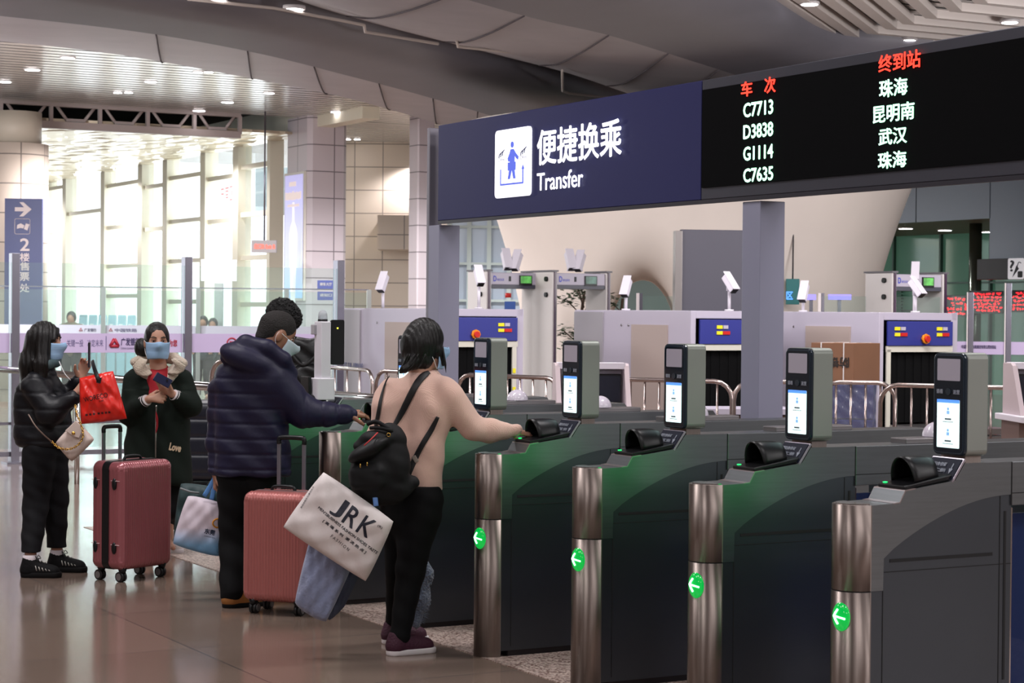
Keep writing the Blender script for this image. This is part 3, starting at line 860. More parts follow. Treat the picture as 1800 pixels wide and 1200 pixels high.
# =================================================================== TICKET GATES
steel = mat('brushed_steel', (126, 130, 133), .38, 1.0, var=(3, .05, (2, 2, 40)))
steel_d = mat('brushed_steel_side', (86, 90, 96), .42, .95, var=(2, .05))  # darker than the cover: the dark floor's reflection put into the colour
steel_w = mat('brushed_steel_warm', (146, 134, 128), .42, 1.0, var=(4, .06, (60, 60, .6)), brush=1.25)
chrome = mat('bright_steel', (200, 196, 196), .14, 1.0)
blackp = mat('black_plastic', (14, 14, 17), .38, spec=.35)
groove = mat('shadow_groove', (20, 20, 22), .8)
navyp = mat('navy_label', (22, 26, 44), .6, spec=.2)
labelw = mat('label_grey_print', (170, 176, 190), .5)
gdome = mat('green_lens', (0, 120, 50), .12, em=(0, 190, 70), ems=.9, coat=.6)
garrow = mat('green_arrow_glow', (220, 255, 230), .4, em=(150, 255, 190), ems=9)
gind = mat('green_indicator_glow', (40, 220, 110), .4, em=(40, 255, 120), ems=2.2)
domew = mat('opal_dome', (222, 212, 226), .15, em=(222, 212, 230), ems=.08, coat=.5)
bezel = mat('reader_bezel', (32, 44, 56), .18, .2, coat=.4)
screenw = mat('reader_screen', (215, 240, 240), .3, em=(214, 246, 244), ems=1.25)
screenb = mat('reader_screen_bar', (90, 140, 220), .3, em=(80, 140, 240), ems=1.1)
camwin = mat('camera_window', (150, 144, 154), .12, em=(160, 152, 166), ems=.22)
flapg = glass('blue_flap', (96, 130, 200), .12)
Rr = .084

def gate_profile():
    return [(.0, .0), (.0, .955), (.125, .958), (.15, 1.0), (.386, 1.03), (.43, 1.09), (1.845, 1.09), (1.89, 1.035), (2.12, 1.0), (2.145, .958), (2.27, .955), (2.27, 0), (1.6, 0), (1.6, .925), (.66, .925), (.66, 0)]
def arc_pts(n=14):
    # sweeping seam from the pillar up to the top of the front cabinet
    return [(.06+.60*(1-math.cos(t))**.0*math.sin(t)**1.0 if False else .06+.60*(i/n), .765+.205*math.sin(math.pi/2*(i/n))**.85) for i, t in [(i, math.pi/2*i/n) for i in range(n+1)]]
def make_gate(reader=True, unit=None):
    g = empty('ticket_gate', (0, 0, 0), RZ)
    # front pillar with rounded nose, two stacked shells
    def nose(z0, z1, r): 
        pts = [(.0, -r)]+[(-r*math.sin(math.pi*k/20), -r*math.cos(math.pi*k/20)) for k in range(1, 20)]+[(0, r), (.005, r), (.005, -r)]
        return pts, z0, z1
    for nm, (z0, z1) in (('pillar_upper', (.653, .955)), ('pillar_lower', (.0, .648))):
        pts, a, b = nose(z0, z1, Rr)
        mb = MB(); n = len(pts)
        vs = [(p[0], p[1], a) for p in pts]+[(p[0], p[1], b) for p in pts]
        for i in range(n): mb.add([vs[i], vs[(i+1) % n], vs[n+(i+1) % n], vs[n+i]], [(0, 1, 2, 3)], 0, i < 20)
        mb.add(vs[:n], [list(range(n))[::-1]]); mb.add(vs[n:], [list(range(n))])
        mb.build(nm, steel_w, g)
    # gap ring between the shells
    MB().prism([(-.001+p[0]*.97, p[1]*.97) for p in nose(0, 0, Rr)[0]], .645, .656, 'z').build('shadow_ring', groove, g)
    MB().prism([(p[0]*.86, p[1]*.86) for p in nose(0, 0, Rr)[0]], .954, .9595, 'z').build('pillar_cap', chrome, g)
    # lower front cabinet, upper cover, top beam, rear cabinet
    w = .080
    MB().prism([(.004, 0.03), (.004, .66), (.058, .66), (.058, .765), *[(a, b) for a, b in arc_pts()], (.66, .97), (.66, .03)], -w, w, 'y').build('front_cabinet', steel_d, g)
    MB().prism([(.05, .0), (2.27, .0), (2.27, .03), (.05, .03)], -w+.008, w-.008, 'y').build('plinth', mat('plinth_dark', (50, 46, 48), .5, .5), g)
    top = [(.058, .652), (.0045, .652), (.0045, .955), (.125, .958), (.15, 1.0), (.386, 1.03), (.43, 1.09), (.655, 1.09), (.655, .97)]+arc_pts()[::-1]
    MB().prism(top, -Rr, Rr, 'y').build('top_cover', steel, g, bevel=.002)
    MB().prism([(.66, .93), (.66, 1.09), (1.845, 1.09), (1.89, 1.035), (2.12, 1.0), (2.145, .958), (2.21, .955), (2.21, .02), (1.6, .02), (1.6, .93)], -Rr, Rr, 'y').build('rear_cabinet', steel, g, bevel=.002)
    MB().cyl((2.2, 0, 0), (2.2, 0, .955), Rr, seg=32).build('rear_pillar', steel_w, g)
    # seams and the black slots in the flank
    sl = MB()
    for s in (-1, 1):
        sl.box((.33, s*(w+.0005), .755), (.48, .003, .012)); sl.box((.63, s*(w+.0005), .6), (.010, .003, .62))
    sl.build('slot', groove, g)
    sm = MB()
    for s in (-1, 1):
        sm.box((.06, s*(w+.0005), .35), (.003, .002, .60)); sm.box((.36, s*(w+.0005), .716), (.60, .002, .003)); sm.box((.605, s*(w+.0005), .5), (.003, .002, .93)); sm.box((.9, s*(Rr+.0005), .975), (.48*1.0, .002, .003)); sm.box((.657, s*(Rr+.0005), 1.01), (.004, .002, .16))
    sm.build('seam', groove, g)
    MB().box((.665, 0, .5), (.012, .15, .84)).build('edge_trim', chrome, g)
    # step plate in front of the scanner
    MB().prism([(.10, .959), (.128, .962), (.153, 1.003), (.20, 1.009), (.20, 1.005), (.155, .999), (.13, .958), (.10, .956)], -Rr-.002, Rr+.002, 'y').build('step_plate', mat('step_plate_steel', (178, 166, 166), .3, .9), g)
    # scanner: black shoe and hood open towards the passenger
    a = math.atan2(.03, .236)
    sh = MB(); sh.prism([(.158, 1.003), (.385, 1.032), (.385, 1.052), (.158, 1.016)], -.072, .072, 'y')
    so = sh.build('scanner_tray', blackp, g, bevel=.004)
    hd = MB(); n = 18; rings = []
    for j, t in enumerate([0, .2, .45, .7, .88, 1.0]):
        u = .215+.135*t; r = .066*(1-.26*t**2) if t < .95 else .034; zb_ = 1.018+(.128)*(u-.158)
        rings.append([(u-.018*math.sin(math.pi*k/n)*(1-t), math.cos(math.pi*k/n)*r, zb_+math.sin(math.pi*k/n)*r*1.36) for k in range(n+1)])
    vs = [p for q in rings for p in q]; fs = [(j*(n+1)+k, j*(n+1)+k+1, (j+1)*(n+1)+k+1, (j+1)*(n+1)+k) for j in range(5) for k in range(n)]
    hd.add(vs, fs, 0, True)
    ho = hd.build('scanner_hood', blackp, g); md = ho.modifiers.new('t', 'SOLIDIFY'); md.thickness = .004
    MB().box((.178, .055, 1.021), (.014, .010, .003)).build('scanner_led', gind, g)
    # sloping instruction plate
    n_ = Vector((-.06, 0, .044)).normalized(); xd = Vector((0, -1, 0)); yd = Vector((.044, 0, .06)).normalized()
    c = Vector((.405, 0, 1.062))
    MB().box(c+n_*.004, (.10, .168, .008), Matrix((yd, Vector((0, 1, 0)), n_)).transposed()).build('instruction_frame', mat('plate_edge', (196, 188, 200), .3, .8), g)
    pl = MB().box(c+n_*.0095, (.088, .158, .004), Matrix((yd, Vector((0, 1, 0)), n_)).transposed()).build('instruction_plate', navyp, g)
    text_on('lettering', '请扫身份证', labelw, c+xd*-.025+yd*.016, xd, yd, .085, .016, pl, bold=.01, lift=.0125)
    text_on('lettering', '或扫描二维码', labelw, c+xd*-.015+yd*-.010, xd, yd, .085, .016, pl, bold=.01, lift=.0125)
    text_on('arrow_print', '↓', labelw, c+xd*.052, xd, yd, .018, .045, pl, bold=.03, lift=.0125)
    # green direction light on the nose
    ln = MB().sphere((0, 0, 0), 1, 24, sc_=(.018, .037, .052)); 
    ang = R(30)
    d_ = Vector((-math.cos(ang*0+R(0)), 0, 0))
    nd = Vector((-.96, -.27, 0)).normalized()      # the lens sits on the camera-side cheek of the nose
    base = nd*(Rr-.004); rot = math.atan2(nd.y, nd.x)
    lo = ln.build('direction_light', gdome, g, loc=base+Vector((0, 0, .56)), rz=rot)
    xd2 = Vector((0, 1, 0)); yd2 = Vector((0, 0, 1))
    ar = MB()
    for (y0, z0, y1, z1) in ((-.024, .0, .022, .002), (.022, .002, .004, .026), (.022, .002, .006, -.024)):
        ar.tube([(.0185, -y0*-1, z0), (.0185, y1, z1)], .0034, 8)
    ar2 = MB()
    for (y0, z0, y1, z1) in ((.026, -.004, -.020, .004), (-.020, .004, -.004, .028), (-.020, .004, -.002, -.024)):
        x0 = .018*math.sqrt(max(0, 1-(y0/.037)**2-(z0/.052)**2))+.002; x1 = .018*math.sqrt(max(0, 1-(y1/.037)**2-(z1/.052)**2))+.002
        ar2.tube([(x0, y0, z0), ((x0+x1)/2+.002, (y0+y1)/2, (z0+z1)/2), (x1, y1, z1)], .0032, 8)
    ar2.build('arrow', garrow, lo)
    # opal dome, raised strip, green passage strip on the far flank, glass flap
    MB().box((1.17, 0, 1.101), (.44, .10, .024)).build('raised_strip', mat('strip_steel', (150, 146, 148), .4, .9), g, bevel=.004)
    MB().sphere((1.16, 0, 1.115), .062, 24, half='up').build('dome_lamp', domew, g)
    gl = MB(); gl.box((.47, Rr+.003, .945), (.50, .005, .09)); gl.build('passage_light', gind, g)
    MB().box((1.0, 0, .52), (.62, .018, .74)).build('glass_flap', flapg, g)
    MB().box((1.31, 0, .5), (.05, .12, .86)).build('flap_post', steel_d, g)
    if reader:
        rd = MB().prism(rrect(.172, .375, .022, cx=0, cy=0), -.048, .050, 'x').build('face_reader', mat('reader_satin_steel', (146, 150, 144), .5, .75, var=(3, .05)), g, loc=Vector((.486, 0, 1.302)), bevel=.003)
        MB().box((0, 0, -.197), (.075, .13, .03)).build('neck', steel_w, rd)
        MB().prism(rrect(.170, .372, .024), -.060, -.046, 'x').build('bezel', bezel, rd, bevel=.004)
        MB().prism(rrect(.158, .358, .02), -.0612, -.0602, 'x').build('bezel_line', mat('bezel_line', (70, 84, 98), .2, .4), rd)
        MB().prism(rrect(.152, .352, .018), -.0622, -.0606, 'x').build('front_glass', mat('reader_black_glass', (24, 34, 44), .1, .1), rd)
        MB().prism(rrect(.122, .080, .004, cx=0, cy=.125), -.0632, -.0620, 'x').build('camera_window', camwin, rd)
        MB().prism(rrect(.120, .176, .004, cx=0, cy=-.072), -.0632, -.0620, 'x').build('screen', screenw, rd)
        MB().box((-.0636, 0, .010), (.001, .120, .012)).build('screen_bar', screenb, rd)
        MB().cyl((-.0628, 0, .045), (-.066, 0, .045), .013, seg=20).build('lens', mat('lens_ring', (60, 70, 80), .2, .5), rd)
        text_on('lettering', '请看', labelw, (-.0625, .045, .045), (0, -1, 0), (0, 0, 1), .034, .017, rd, bold=.02, lift=.001)
        text_on('lettering', '这里', labelw, (-.0625, -.045, .045), (0, -1, 0), (0, 0, 1), .034, .017, rd, bold=.02, lift=.001)
        ic = MB()
        for z, s in ((-.030, .011), (-.108, .011)):
            ic.cyl((-.0634, 0, z+.012), (-.0640, 0, z+.012), s*.5, seg=12); ic.box((-.0637, 0, z-.001), (.0006, s*1.3, s*1.1))
        ic.build('screen_icons', mat('screen_icon', (150, 190, 225), .5, em=(120, 170, 230), ems=.8), rd)
        t_ = MB()
        for z in (-.055, -.135): t_.box((-.0637, 0, z), (.0006, .034, .006)); t_.box((-.0637, 0, z-.010), (.0006, .056, .002))
        t_.build('screen_text', mat('screen_text', (120, 130, 140), .5), rd)
    return g
GV = [2.75, 1.83, .915, 0.0, -.895, -1.79, -2.69]
GL = ['staffed silver ticket gate beyond the man in navy, carrying the white inspection terminal',
      'silver ticket gate where the man in the navy puffer jacket swipes his card',
      'silver ticket gate mostly hidden behind the woman in the pink sweater',
      'silver ticket gate with the woman in pink reaching into its black scanner hood',
      'silver ticket gate second to the right of the woman in pink, small green arrow light',
      'silver ticket gate between the grey sign post and the carton, green glow on its reader',
      'nearest silver ticket gate at the right edge, with the biggest green arrow light']
g0 = make_gate(True)
gates = []
for i, v in enumerate(GV):
    if i == 0:
        g = make_gate(False)
    else:
        g = g0 if i == 1 else copy_tree(g0)
    g.location = W(0, v); tag(g, GL[i], 'ticket gate', 'row of ticket gates'); gates.append(g)

# white inspection terminal standing on the staffed gate
td = W(.33, 2.75, 1.09)
e = empty('inspection_terminal', td, RZ, 'white upright inspection terminal with clear beacon and black screen on the far gate', 'terminal')
wp = mat('terminal_white', (222, 218, 226), .35)
MB().prism(rrect(.12, .13, .02, cx=0, cy=0), 0, .13, 'z').build('base_box', wp, e, bevel=.005)
MB().box((0, .0, .29), (.065, .105, .36)).build('column_body', wp, e, bevel=.006)
MB().box((0, .04, .42), (.10, .05, .06)).build('bracket', mat('terminal_grey', (170, 166, 172), .4), e, bevel=.004)
MB().prism(rrect(.085, .27, .012, cx=.0, cy=.345), .0, .02, 'y').build('screen', blackp, e, loc=(.078, -.05, 0))
MB().box((-.078, .065, .075), (.02, .12, .125)).build('card_screen', blackp, e, bevel=.004)
MB().lathe([(.030, .47), (.030, .483)], seg=20).build('beacon_base', blackp, e)
MB().lathe([(.028, .483), (.028, .51), (.024, .525), (.012, .536), (.001, .538)], seg=20).build('beacon', glass('clear_beacon', (230, 232, 236), .35), e)
MB().box((.075, -.052, .43), (.008, .003, .008)).build('status_led', mat('amber_led', (240, 230, 60), .4, em=(240, 240, 60), ems=4), e)

# =================================================================== OVERHEAD SIGN
su, sth = 1.9, .20
navy = mat('navy_sign_panel', (32, 34, 86), .5, spec=.3)
framem = mat('sign_frame_grey', (150, 150, 172), .45, .15)
spt = W(su-sth/2, 0)
def sp(px, py):
    q = PPL(px, py, spt, U)-O; return q.dot(V), q.z
v0 = sp(770, 300)[0]; vm_ = sp(1232, 300)[0]; v1 = -3.6
zt = 2.93; zbot = 2.27
zt = (sp(1000, 182)[1]+sp(1600, 78)[1])/2; zbot = (sp(1000, 371)[1]+sp(1600, 320)[1])/2
e = empty('overhead_sign', W(su, 0), RZ, 'long overhead board: navy transfer sign joined to the black departure display', 'sign')
MB().box((0, (v0+vm_)/2, (zt+zbot)/2), (sth, v0-vm_, zt-zbot)).build('transfer_panel', navy, e, bevel=.004)
MB().box((0, (vm_+v1)/2, (zt+zbot)/2), (sth-.004, vm_-v1-.004, zt-zbot)).build('display_case', mat('display_case_grey', (66, 66, 76), .4, .3), e, bevel=.004)
zs1 = zt-.055; zs0 = zbot+.065
MB().box((-sth/2-.003, (vm_-.012+v1)/2, (zs1+zs0)/2), (.01, vm_-v1-.024, zs1-zs0)).build('display_screen', mat('display_black', (8, 8, 10), .85, spec=.08), e)
MB().box((-sth/2+.012, (v0+v1)/2, zbot-.012), (.02, v0-v1, .022)).build('bottom_rail', mat('rail_dark', (40, 38, 48), .4), e)
fx = -sth/2-.009
wh = mat('sign_white_glow', (250, 250, 255), .4, em=(250, 250, 255), ems=1.15)
# pictogram plate
a, b = sp(873, 290), sp(935, 285)
top_, bot_ = sp(904, 226)[1], sp(904, 346)[1]
pcv, pcz = (a[0]+b[0])/2, (top_+bot_)/2; pw_, ph_ = a[0]-b[0], top_-bot_
MB().prism(rrect(pw_, ph_, .03, cx=pcv, cy=pcz), fx-.004, fx+.012, 'x').build('pictogram_plate', wh, e)
blu = mat('pictogram_blue', (90, 110, 225), .5, em=(80, 100, 220), ems=.55)
def pg(x, y): return (pcv-(x-.5)*pw_, pcz+(.5-y)*ph_)     # plate coordinates, x right, y down, 0..1
m = MB()
def poly(pts): m.prism([pg(x, y) for x, y in pts], fx-.007, fx-.003, 'x')
hc = pg(.5, .235); m.cyl((fx-.007, *hc), (fx-.003, *hc), .020, seg=20)
poly([(.46, .30), (.54, .30), (.60, .36), (.68, .42), (.665, .465), (.63, .45), (.57, .40), (.57, .49), (.44, .49), (.44, .42), (.43, .48), (.39, .475), (.375, .43), (.42, .37)])
poly([(.38, .49), (.60, .49), (.60, .61), (.38, .61)])
poly([(.42, .61), (.49, .61), (.44, .735), (.38, .735)]); poly([(.50, .61), (.57, .61), (.60, .735), (.54, .735)])
poly([(.165, .58), (.185, .58), (.185, .795), (.815, .795), (.815, .82), (.165, .82)]); poly([(.795, .60), (.82, .60), (.82, .81), (.795, .81)]); poly([(.77, .61), (.845, .61), (.808, .545)])
m.build('traveller_pictogram', blu, e)
pk = mat('pictogram_grey', (90, 96, 130), .5)
for cx_ in (.19, .81):
    v_, z_ = pg(cx_, .44)
    text_on('lettering', 'CRH', pk, (fx-.005, v_, z_), (0, -1, 0), UP, pw_*.17, ph_*.05, e, lift=.002)
    m = MB()
    for k in range(3):
        m.tube(crom([(fx-.006, *pg(cx_-.07+.05*k, .41-.015*k)), (fx-.006, *pg(cx_-.05+.05*k, .36-.02*k)), (fx-.006, *pg(cx_+.01+.04*k, .335-.02*k))], 4), .0035, 6)
    m.build('railway_emblem', pk, e)
def stext(s, x0, y0, x1, y1, m_, bold, h_=None, shear=0):
    """lettering whose ink spans pixel-derived points on the sign face"""
    a = sp(x0, (y0+y1)/2); b = sp(x1, (y0+y1)/2); xm = (x0+x1)/2
    z1_, z0_ = sp(xm, y0)[1], sp(xm, y1)[1]
    return text_on('lettering', s, m_, (fx, (a[0]+b[0])/2, (z0_+z1_)/2), (0, -1, 0), UP, a[0]-b[0], z1_-z0_, e, bold=bold, lift=.003)
stext('便捷换乘', 947, 218, 1096, 283, wh, .018)
stext('Transfer', 947, 300, 1028, 332, wh, .008)
ledr = mat('led_text_red', (255, 70, 50), .4, em=(255, 66, 48), ems=1.6)
ledg = mat('led_text_green', (200, 255, 225), .4, em=(196, 255, 226), ems=1.35)
stext('车', 1306, 143, 1326, 170, ledr, .02); stext('次', 1347, 135, 1367, 164, ledr, .02)
for i, s in enumerate(('C7713', 'D3838', 'G1114', 'C7635')): stext(s, 1310, 178+i*38.7, 1362.5, 204+i*38.4, ledg, .025)
stext('终到站', 1548, 92, 1622, 124, ledr, .015)
for s, x0, x1, y0, y1 in (('珠海', 1549, 1599, 138, 170), ('昆明南', 1538, 1611, 182, 214), ('武汉', 1548, 1598, 224, 254), ('珠海', 1547, 1597, 266, 296)): stext(s, x0, y0, x1, y1, ledg, .022)
# posts
def post(px, lab):
    vv = (PPL(px, 500, W(su, 0), U)-O).dot(V); s = .163
    e2 = empty('sign_post', W(su, vv), RZ, lab, 'post')
    MB().box((0, 0, zbot/2-.014), (s, s, zbot-.028)).build('shaft', framem, e2, bevel=.004)
    MB().box((0, 0, .01), (.3, .3, .02)).build('base_plate', steel_d, e2, bevel=.003)
    return vv
pr = post(1341, 'square grey post holding up the departure board, behind the gates')
vvl = (PPL(780, 500, W(su, 0), U)-O).dot(V)
e2 = empty('sign_post', W(su, vvl), RZ, 'square grey post at the left end of the navy transfer sign', 'post')
MB().box((0, 0, zbot/2-.014), (.163, .163, zbot-.028)).build('shaft', framem, e2, bevel=.004)
MB().box((-.03, .10, zt/2), (.10, .04, zt)).build('channel', mat('post_channel', (132, 128, 138), .35, .5), e2, bevel=.004)
# =================================================================== SECURITY EQUIPMENT
lil = mat('machine_lilac_white', (176, 169, 184), .4)
beige = mat('machine_beige', (164, 148, 142), .5)
greyp = mat('machine_grey', (150, 146, 152), .45)
bluep = mat('machine_blue', (44, 50, 128), .4)
curt = mat('lead_curtain_black', (6, 6, 7), .8, spec=.1)
sst = mat('stainless', (160, 156, 156), .25, .9)
redm = mat('red_plastic', (190, 30, 24), .4); orm = mat('orange_plastic', (220, 130, 20), .4); yel = mat('yellow_sticker', (226, 214, 30), .5)
def xray(px_right, Y, w, stop, lights, length, label, logo=None, h=1.66):
    p = P(px_right, 600, Y); p.z = 0
    e = empty('luggage_scanner', p, RZ, label, 'x-ray scanner', 'x-ray luggage scanners')
    # mouth end faces -V (local -y); local x runs -w..0
    b = MB()
    b.box((-w-.03, length/2, (h+.45)/2), (.06, length, h-.45)); b.box((-.04, length/2, h/2), (.08, length, h)); b.box((-w/2, length/2, h-.04), (w, length, .08)); b.box((-w/2, length*.55, .22), (w, length*.8, .44)); b.box((-w/2, length-.03, h/2+.2), (w, .06, h-.5))
    b.build('body', lil, e, bevel=.006)
    MB().box((-w/2-.02, -.012, 1.445), (w-.12, .03, .25)).build('control_panel', bluep, e, bevel=.004)
    m = MB(); m.box((-w/2-.02, -.006, 1.285), (w-.1, .02, .06)); m.box((-w+.06, -.006, .88), (.05, .02, .80)); m.box((-.11, -.006, .88), (.05, .02, .80))
    m.build('mouth_frame', mat('mouth_frame_cream', (200, 196, 184), .4), e)
    cu = MB()
    n = 14
    for i in range(n): cu.box((-w+.10+(w-.22)*(i+.5)/n, .03+.006*(i % 2), .90), ((w-.22)/n*1.04, .006, .74))
    cu.build('curtain', curt, e)
    MB().box((-w/2-.02, .4, .90), (w-.2, .6, .72)).build('tunnel', curt, e)
    cv = MB(); cv.box((-w/2, -.45, .48), (w-.16, .95, .06)); cv.box((-w/2, -.45, .40), (w-.06, .98, .07)); cv.box((-w/2, -.85, .18), (w-.3, .06, .36))
    cv.build('conveyor', sst, e, bevel=.004)
    # side cladding seen towards the gates
    MB().box((-w-.066, length*.33, .98), (.015, length*.30, 1.06)).build('side_panel', beige, e)
    MB().box((-w-.07, length*.86, .92), (.02, length*.26, 1.44)).build('rear_panel', greyp, e)
    bt = MB(); bt.cyl((stop, -.03, 1.39), (stop, -.06, 1.39), .052, seg=8); bt.build('stop_base', orm, e)
    MB().cyl((stop, -.06, 1.39), (stop, -.085, 1.39), .032, seg=16).build('stop_button', redm, e)
    for k, x in enumerate(lights):
        MB().box((x-.045, -.03, 1.495), (.07, .012, .035)).build('yellow_lamp', yel, e); MB().box((x+.03, -.03, 1.495), (.06, .012, .035)).build('white_lamp', lil, e)
        MB().box((x-.045, -.03, 1.435), (.07, .012, .035)).build('yellow_lamp', yel, e); MB().box((x+.04, -.03, 1.435), (.09, .012, .035)).build('red_lamp', redm, e)
    bo = MB()
    for y in (.46*length/2.2, .62*length/2.2): bo.cyl((-w-.062, y*0+length*.52+(.12 if y > .5 else -.02), 1.50), (-w-.068, length*.52+(.12 if y > .5 else -.02), 1.50), .012, seg=8)
    bo.build('screw', sst, e)
    MB().box((-.115, -.022, 1.0), (.035, .004, .05)).build('warning_sticker', yel, e); MB().box((-.115, -.022, .80), (.035, .004, .05)).build('warning_sticker', yel, e)
    if logo:
        lg = mat('logo_navy', (36, 44, 110), .4)
        text_on('logo', 'D', lg, (-w-.082, length*.86+.10, 1.46), (0, -1, 0), UP, .10, .12, e, bold=.03)
        text_on('lettering', logo, lg, (-w-.082, length*.86-.12, 1.43), (0, -1, 0), UP, .24, .055, e, bold=.02)
    return e
ea = xray(919, 21.5, .98, -.60, (-.24,), 2.6, 'lilac luggage scanner with blue control panel seen just right of the left sign post')
text_on('lettering', 'YDT-SA-100100', mat('logo_navy', (36, 44, 110), .4), (-.98-.082, 2.1, 1.0), (0, -1, 0), UP, .62, .07, ea, bold=.01)
xray(1362, 20.8, 1.0, -.35, (-.68,), 2.3, 'lilac luggage scanner half hidden behind the right grey sign post', logo=None)
xray(1682, 20.8, .98, -.46, (-.78, -.22), 2.5, 'lilac luggage scanner standing behind the carton, right of the right grey sign post', logo='精优探测')

def detector(px_right, Y, label, group='metal detector arches', screen=(90, 170, 80), zt_=2.2):
    p = P(px_right, 600, Y); p.z = 0
    e = empty('metal_detector', p, RZ, label, 'metal detector', group)
    for x in (-.05, -.93):
        MB().box((x, .28, zt_/2), (.08, .56, zt_)).build('side_panel', mat('detector_panel', (214, 208, 206), .35), e, bevel=.01)
        ed = MB(); ed.box((x+(-.045 if x < -.5 else .045)*0, -.012, zt_/2), (.03, .02, zt_)); ed.build('light_edge', mat('detector_edge_dark', (66, 40, 66), .3), e)
        MB().box((x, .28, zt_+.012), (.10, .60, .024)).build('end_cap', mat('detector_cap', (90, 86, 92), .4), e)
        if x < -.5:
            kn = MB()
            for z in (zt_-.1, zt_-.32): kn.cyl((x-.04, .15, z), (x-.07, .15, z), .035, seg=12)
            kn.build('knob', blackp, e)
    MB().box((-.49, .28, zt_-.10), (.80, .50, .17)).build('header', lil, e, bevel=.01)
    MB().box((-.49, .27, zt_-.21), (.80, .48, .05)).build('header_base', mat('header_dark', (58, 58, 72), .4), e)
    MB().box((-.33, .022, zt_-.12), (.20, .02, .14)).build('display', blackp, e)
    MB().box((-.33, .010, zt_-.11), (.17, .004, .10)).build('display_image', mat('detector_view_%d' % screen[0], screen, .4, em=screen, ems=.5, var=(9, .8)), e)
    text_on('logo', 'D', mat('logo_blue', (60, 70, 190), .4), (-.82, .028, zt_-.10), (1, 0, 0), UP, .05, .08, e, bold=.03)
    text_on('lettering', '精优探测', mat('logo_blue', (60, 70, 190), .4), (-.73, .028, zt_-.115), (1, 0, 0), UP, .11, .035, e)
    MB().box((-.58, .028, zt_-.10), (.035, .004, .07)).build('pictogram', mat('picto_black', (30, 30, 36), .5), e)
    return e
detector(960, 28.2, 'left of the two walk-through metal detectors, beside the blue fronted scanner')
detector(1074, 28.2, 'right of the two walk-through metal detectors, in front of the arch in the cream cone', screen=(80, 110, 100))
detector(1665, 27.0, 'walk-through metal detector above the right luggage scanner', screen=(90, 92, 100))

def cctv(px, py, Y, tilt, yaw, pole_to=None, label='', base_px=None, size=1.):
    """bullet camera: base of its bracket pole at height pole_to"""
    c = P(px, py, Y)
    e = empty('security_camera', (c.x, c.y, pole_to), 0, label, 'security camera', 'white security cameras')
    z = c.z-pole_to
    wm = mat('camera_white', (216, 210, 220), .35)
    po = MB(); po.cyl((0, .05, 0), (0, .05, z-.03), .018, seg=10); po.cyl((0, .05, 0), (0, .05, .02), .05, seg=12); po.build('pole', wm, e)
    MB().cyl((0, .06, z-.05), (0, .06, z+.03), .032, seg=12).build('bracket', wm, e)
    rot = Matrix.Rotation(yaw, 3, 'Z') @ Matrix.Rotation(tilt, 3, 'X')
    hb = MB(); hb.box(Vector((0, .0, z+.03)), (.11*size, .27*size, .095*size), rot); hb.build('housing', wm, e, bevel=.012)
    hd = MB(); hd.box(Vector((0, 0, z+.03))+rot @ Vector((0, .01, .055*size)), (.125*size, .32*size, .012), rot); hd.build('sun_hood', wm, e, bevel=.004)
    MB().box(Vector((0, 0, z+.03))+rot @ Vector((0, -.138*size, 0)), (.095*size, .012, .08*size), rot).build('lens_face', blackp, e)
    return e
dt = 2.224
cctv(890, 461, 28.35, R(60), R(22), dt, 'left camera of the pair on the left metal detector')
cctv(908, 463, 28.35, R(60), R(-30), dt, 'right camera of the pair on the left metal detector')
cctv(1002, 462, 28.35, R(60), R(22), dt, 'left camera of the pair on the right metal detector')
cctv(1019, 464, 28.35, R(60), R(-30), dt, 'right camera of the pair on the right metal detector')
cctv(842, 491, 22.4, R(55), R(20), 1.66, 'white camera on a slim pole above the blue panelled scanner beside the left sign post', size=.78)
cctv(1283, 503, 21.6, R(50), R(40), 1.66, 'white camera on a pole in front of the tall dark grey display panel', size=.78)
cctv(1611, 511, 21.6, R(50), R(45), 1.66, 'lower white camera on the pole above the right luggage scanner', size=.78)
cctv(1609, 484, 24.0, R(60), R(-15), 0.0, 'upper white camera of the two above the right luggage scanner', size=.78)
cctv(673, 502, 23.0, R(60), R(-28), 1.64, 'white camera alone against the cream tiled wall at left', size=.78)
cctv(1101, 510, 22.6, R(60), R(-28), 1.66, 'white camera right of the metal detectors against the arch', size=.78)
cctv(1413, 519, 22.6, R(60), R(-28), 1.66, 'white camera just right of the right sign post', size=.78)

# tall dark display panel seen from behind
a, b = P(1186, 475, 25.2), P(1312, 475, 25.2); top = P(1240, 404, 25.2).z
e = empty('display_panel', Vector(((a.x+b.x)/2, 25.2, 0)), R(8), 'tall dark grey standing display panel seen from behind', 'display')
w = b.x-a.x
MB().box((.03, 0, top/2), (w-.06, .10, top)).build('back_panel', mat('panel_charcoal', (84, 82, 94), .5), e, bevel=.01)
MB().box((-w/2+.02, -.03, top/2-.01), (.09, .14, top-.02)).build('edge_frame', mat('panel_edge', (140, 134, 132), .35, .5), e, bevel=.004)

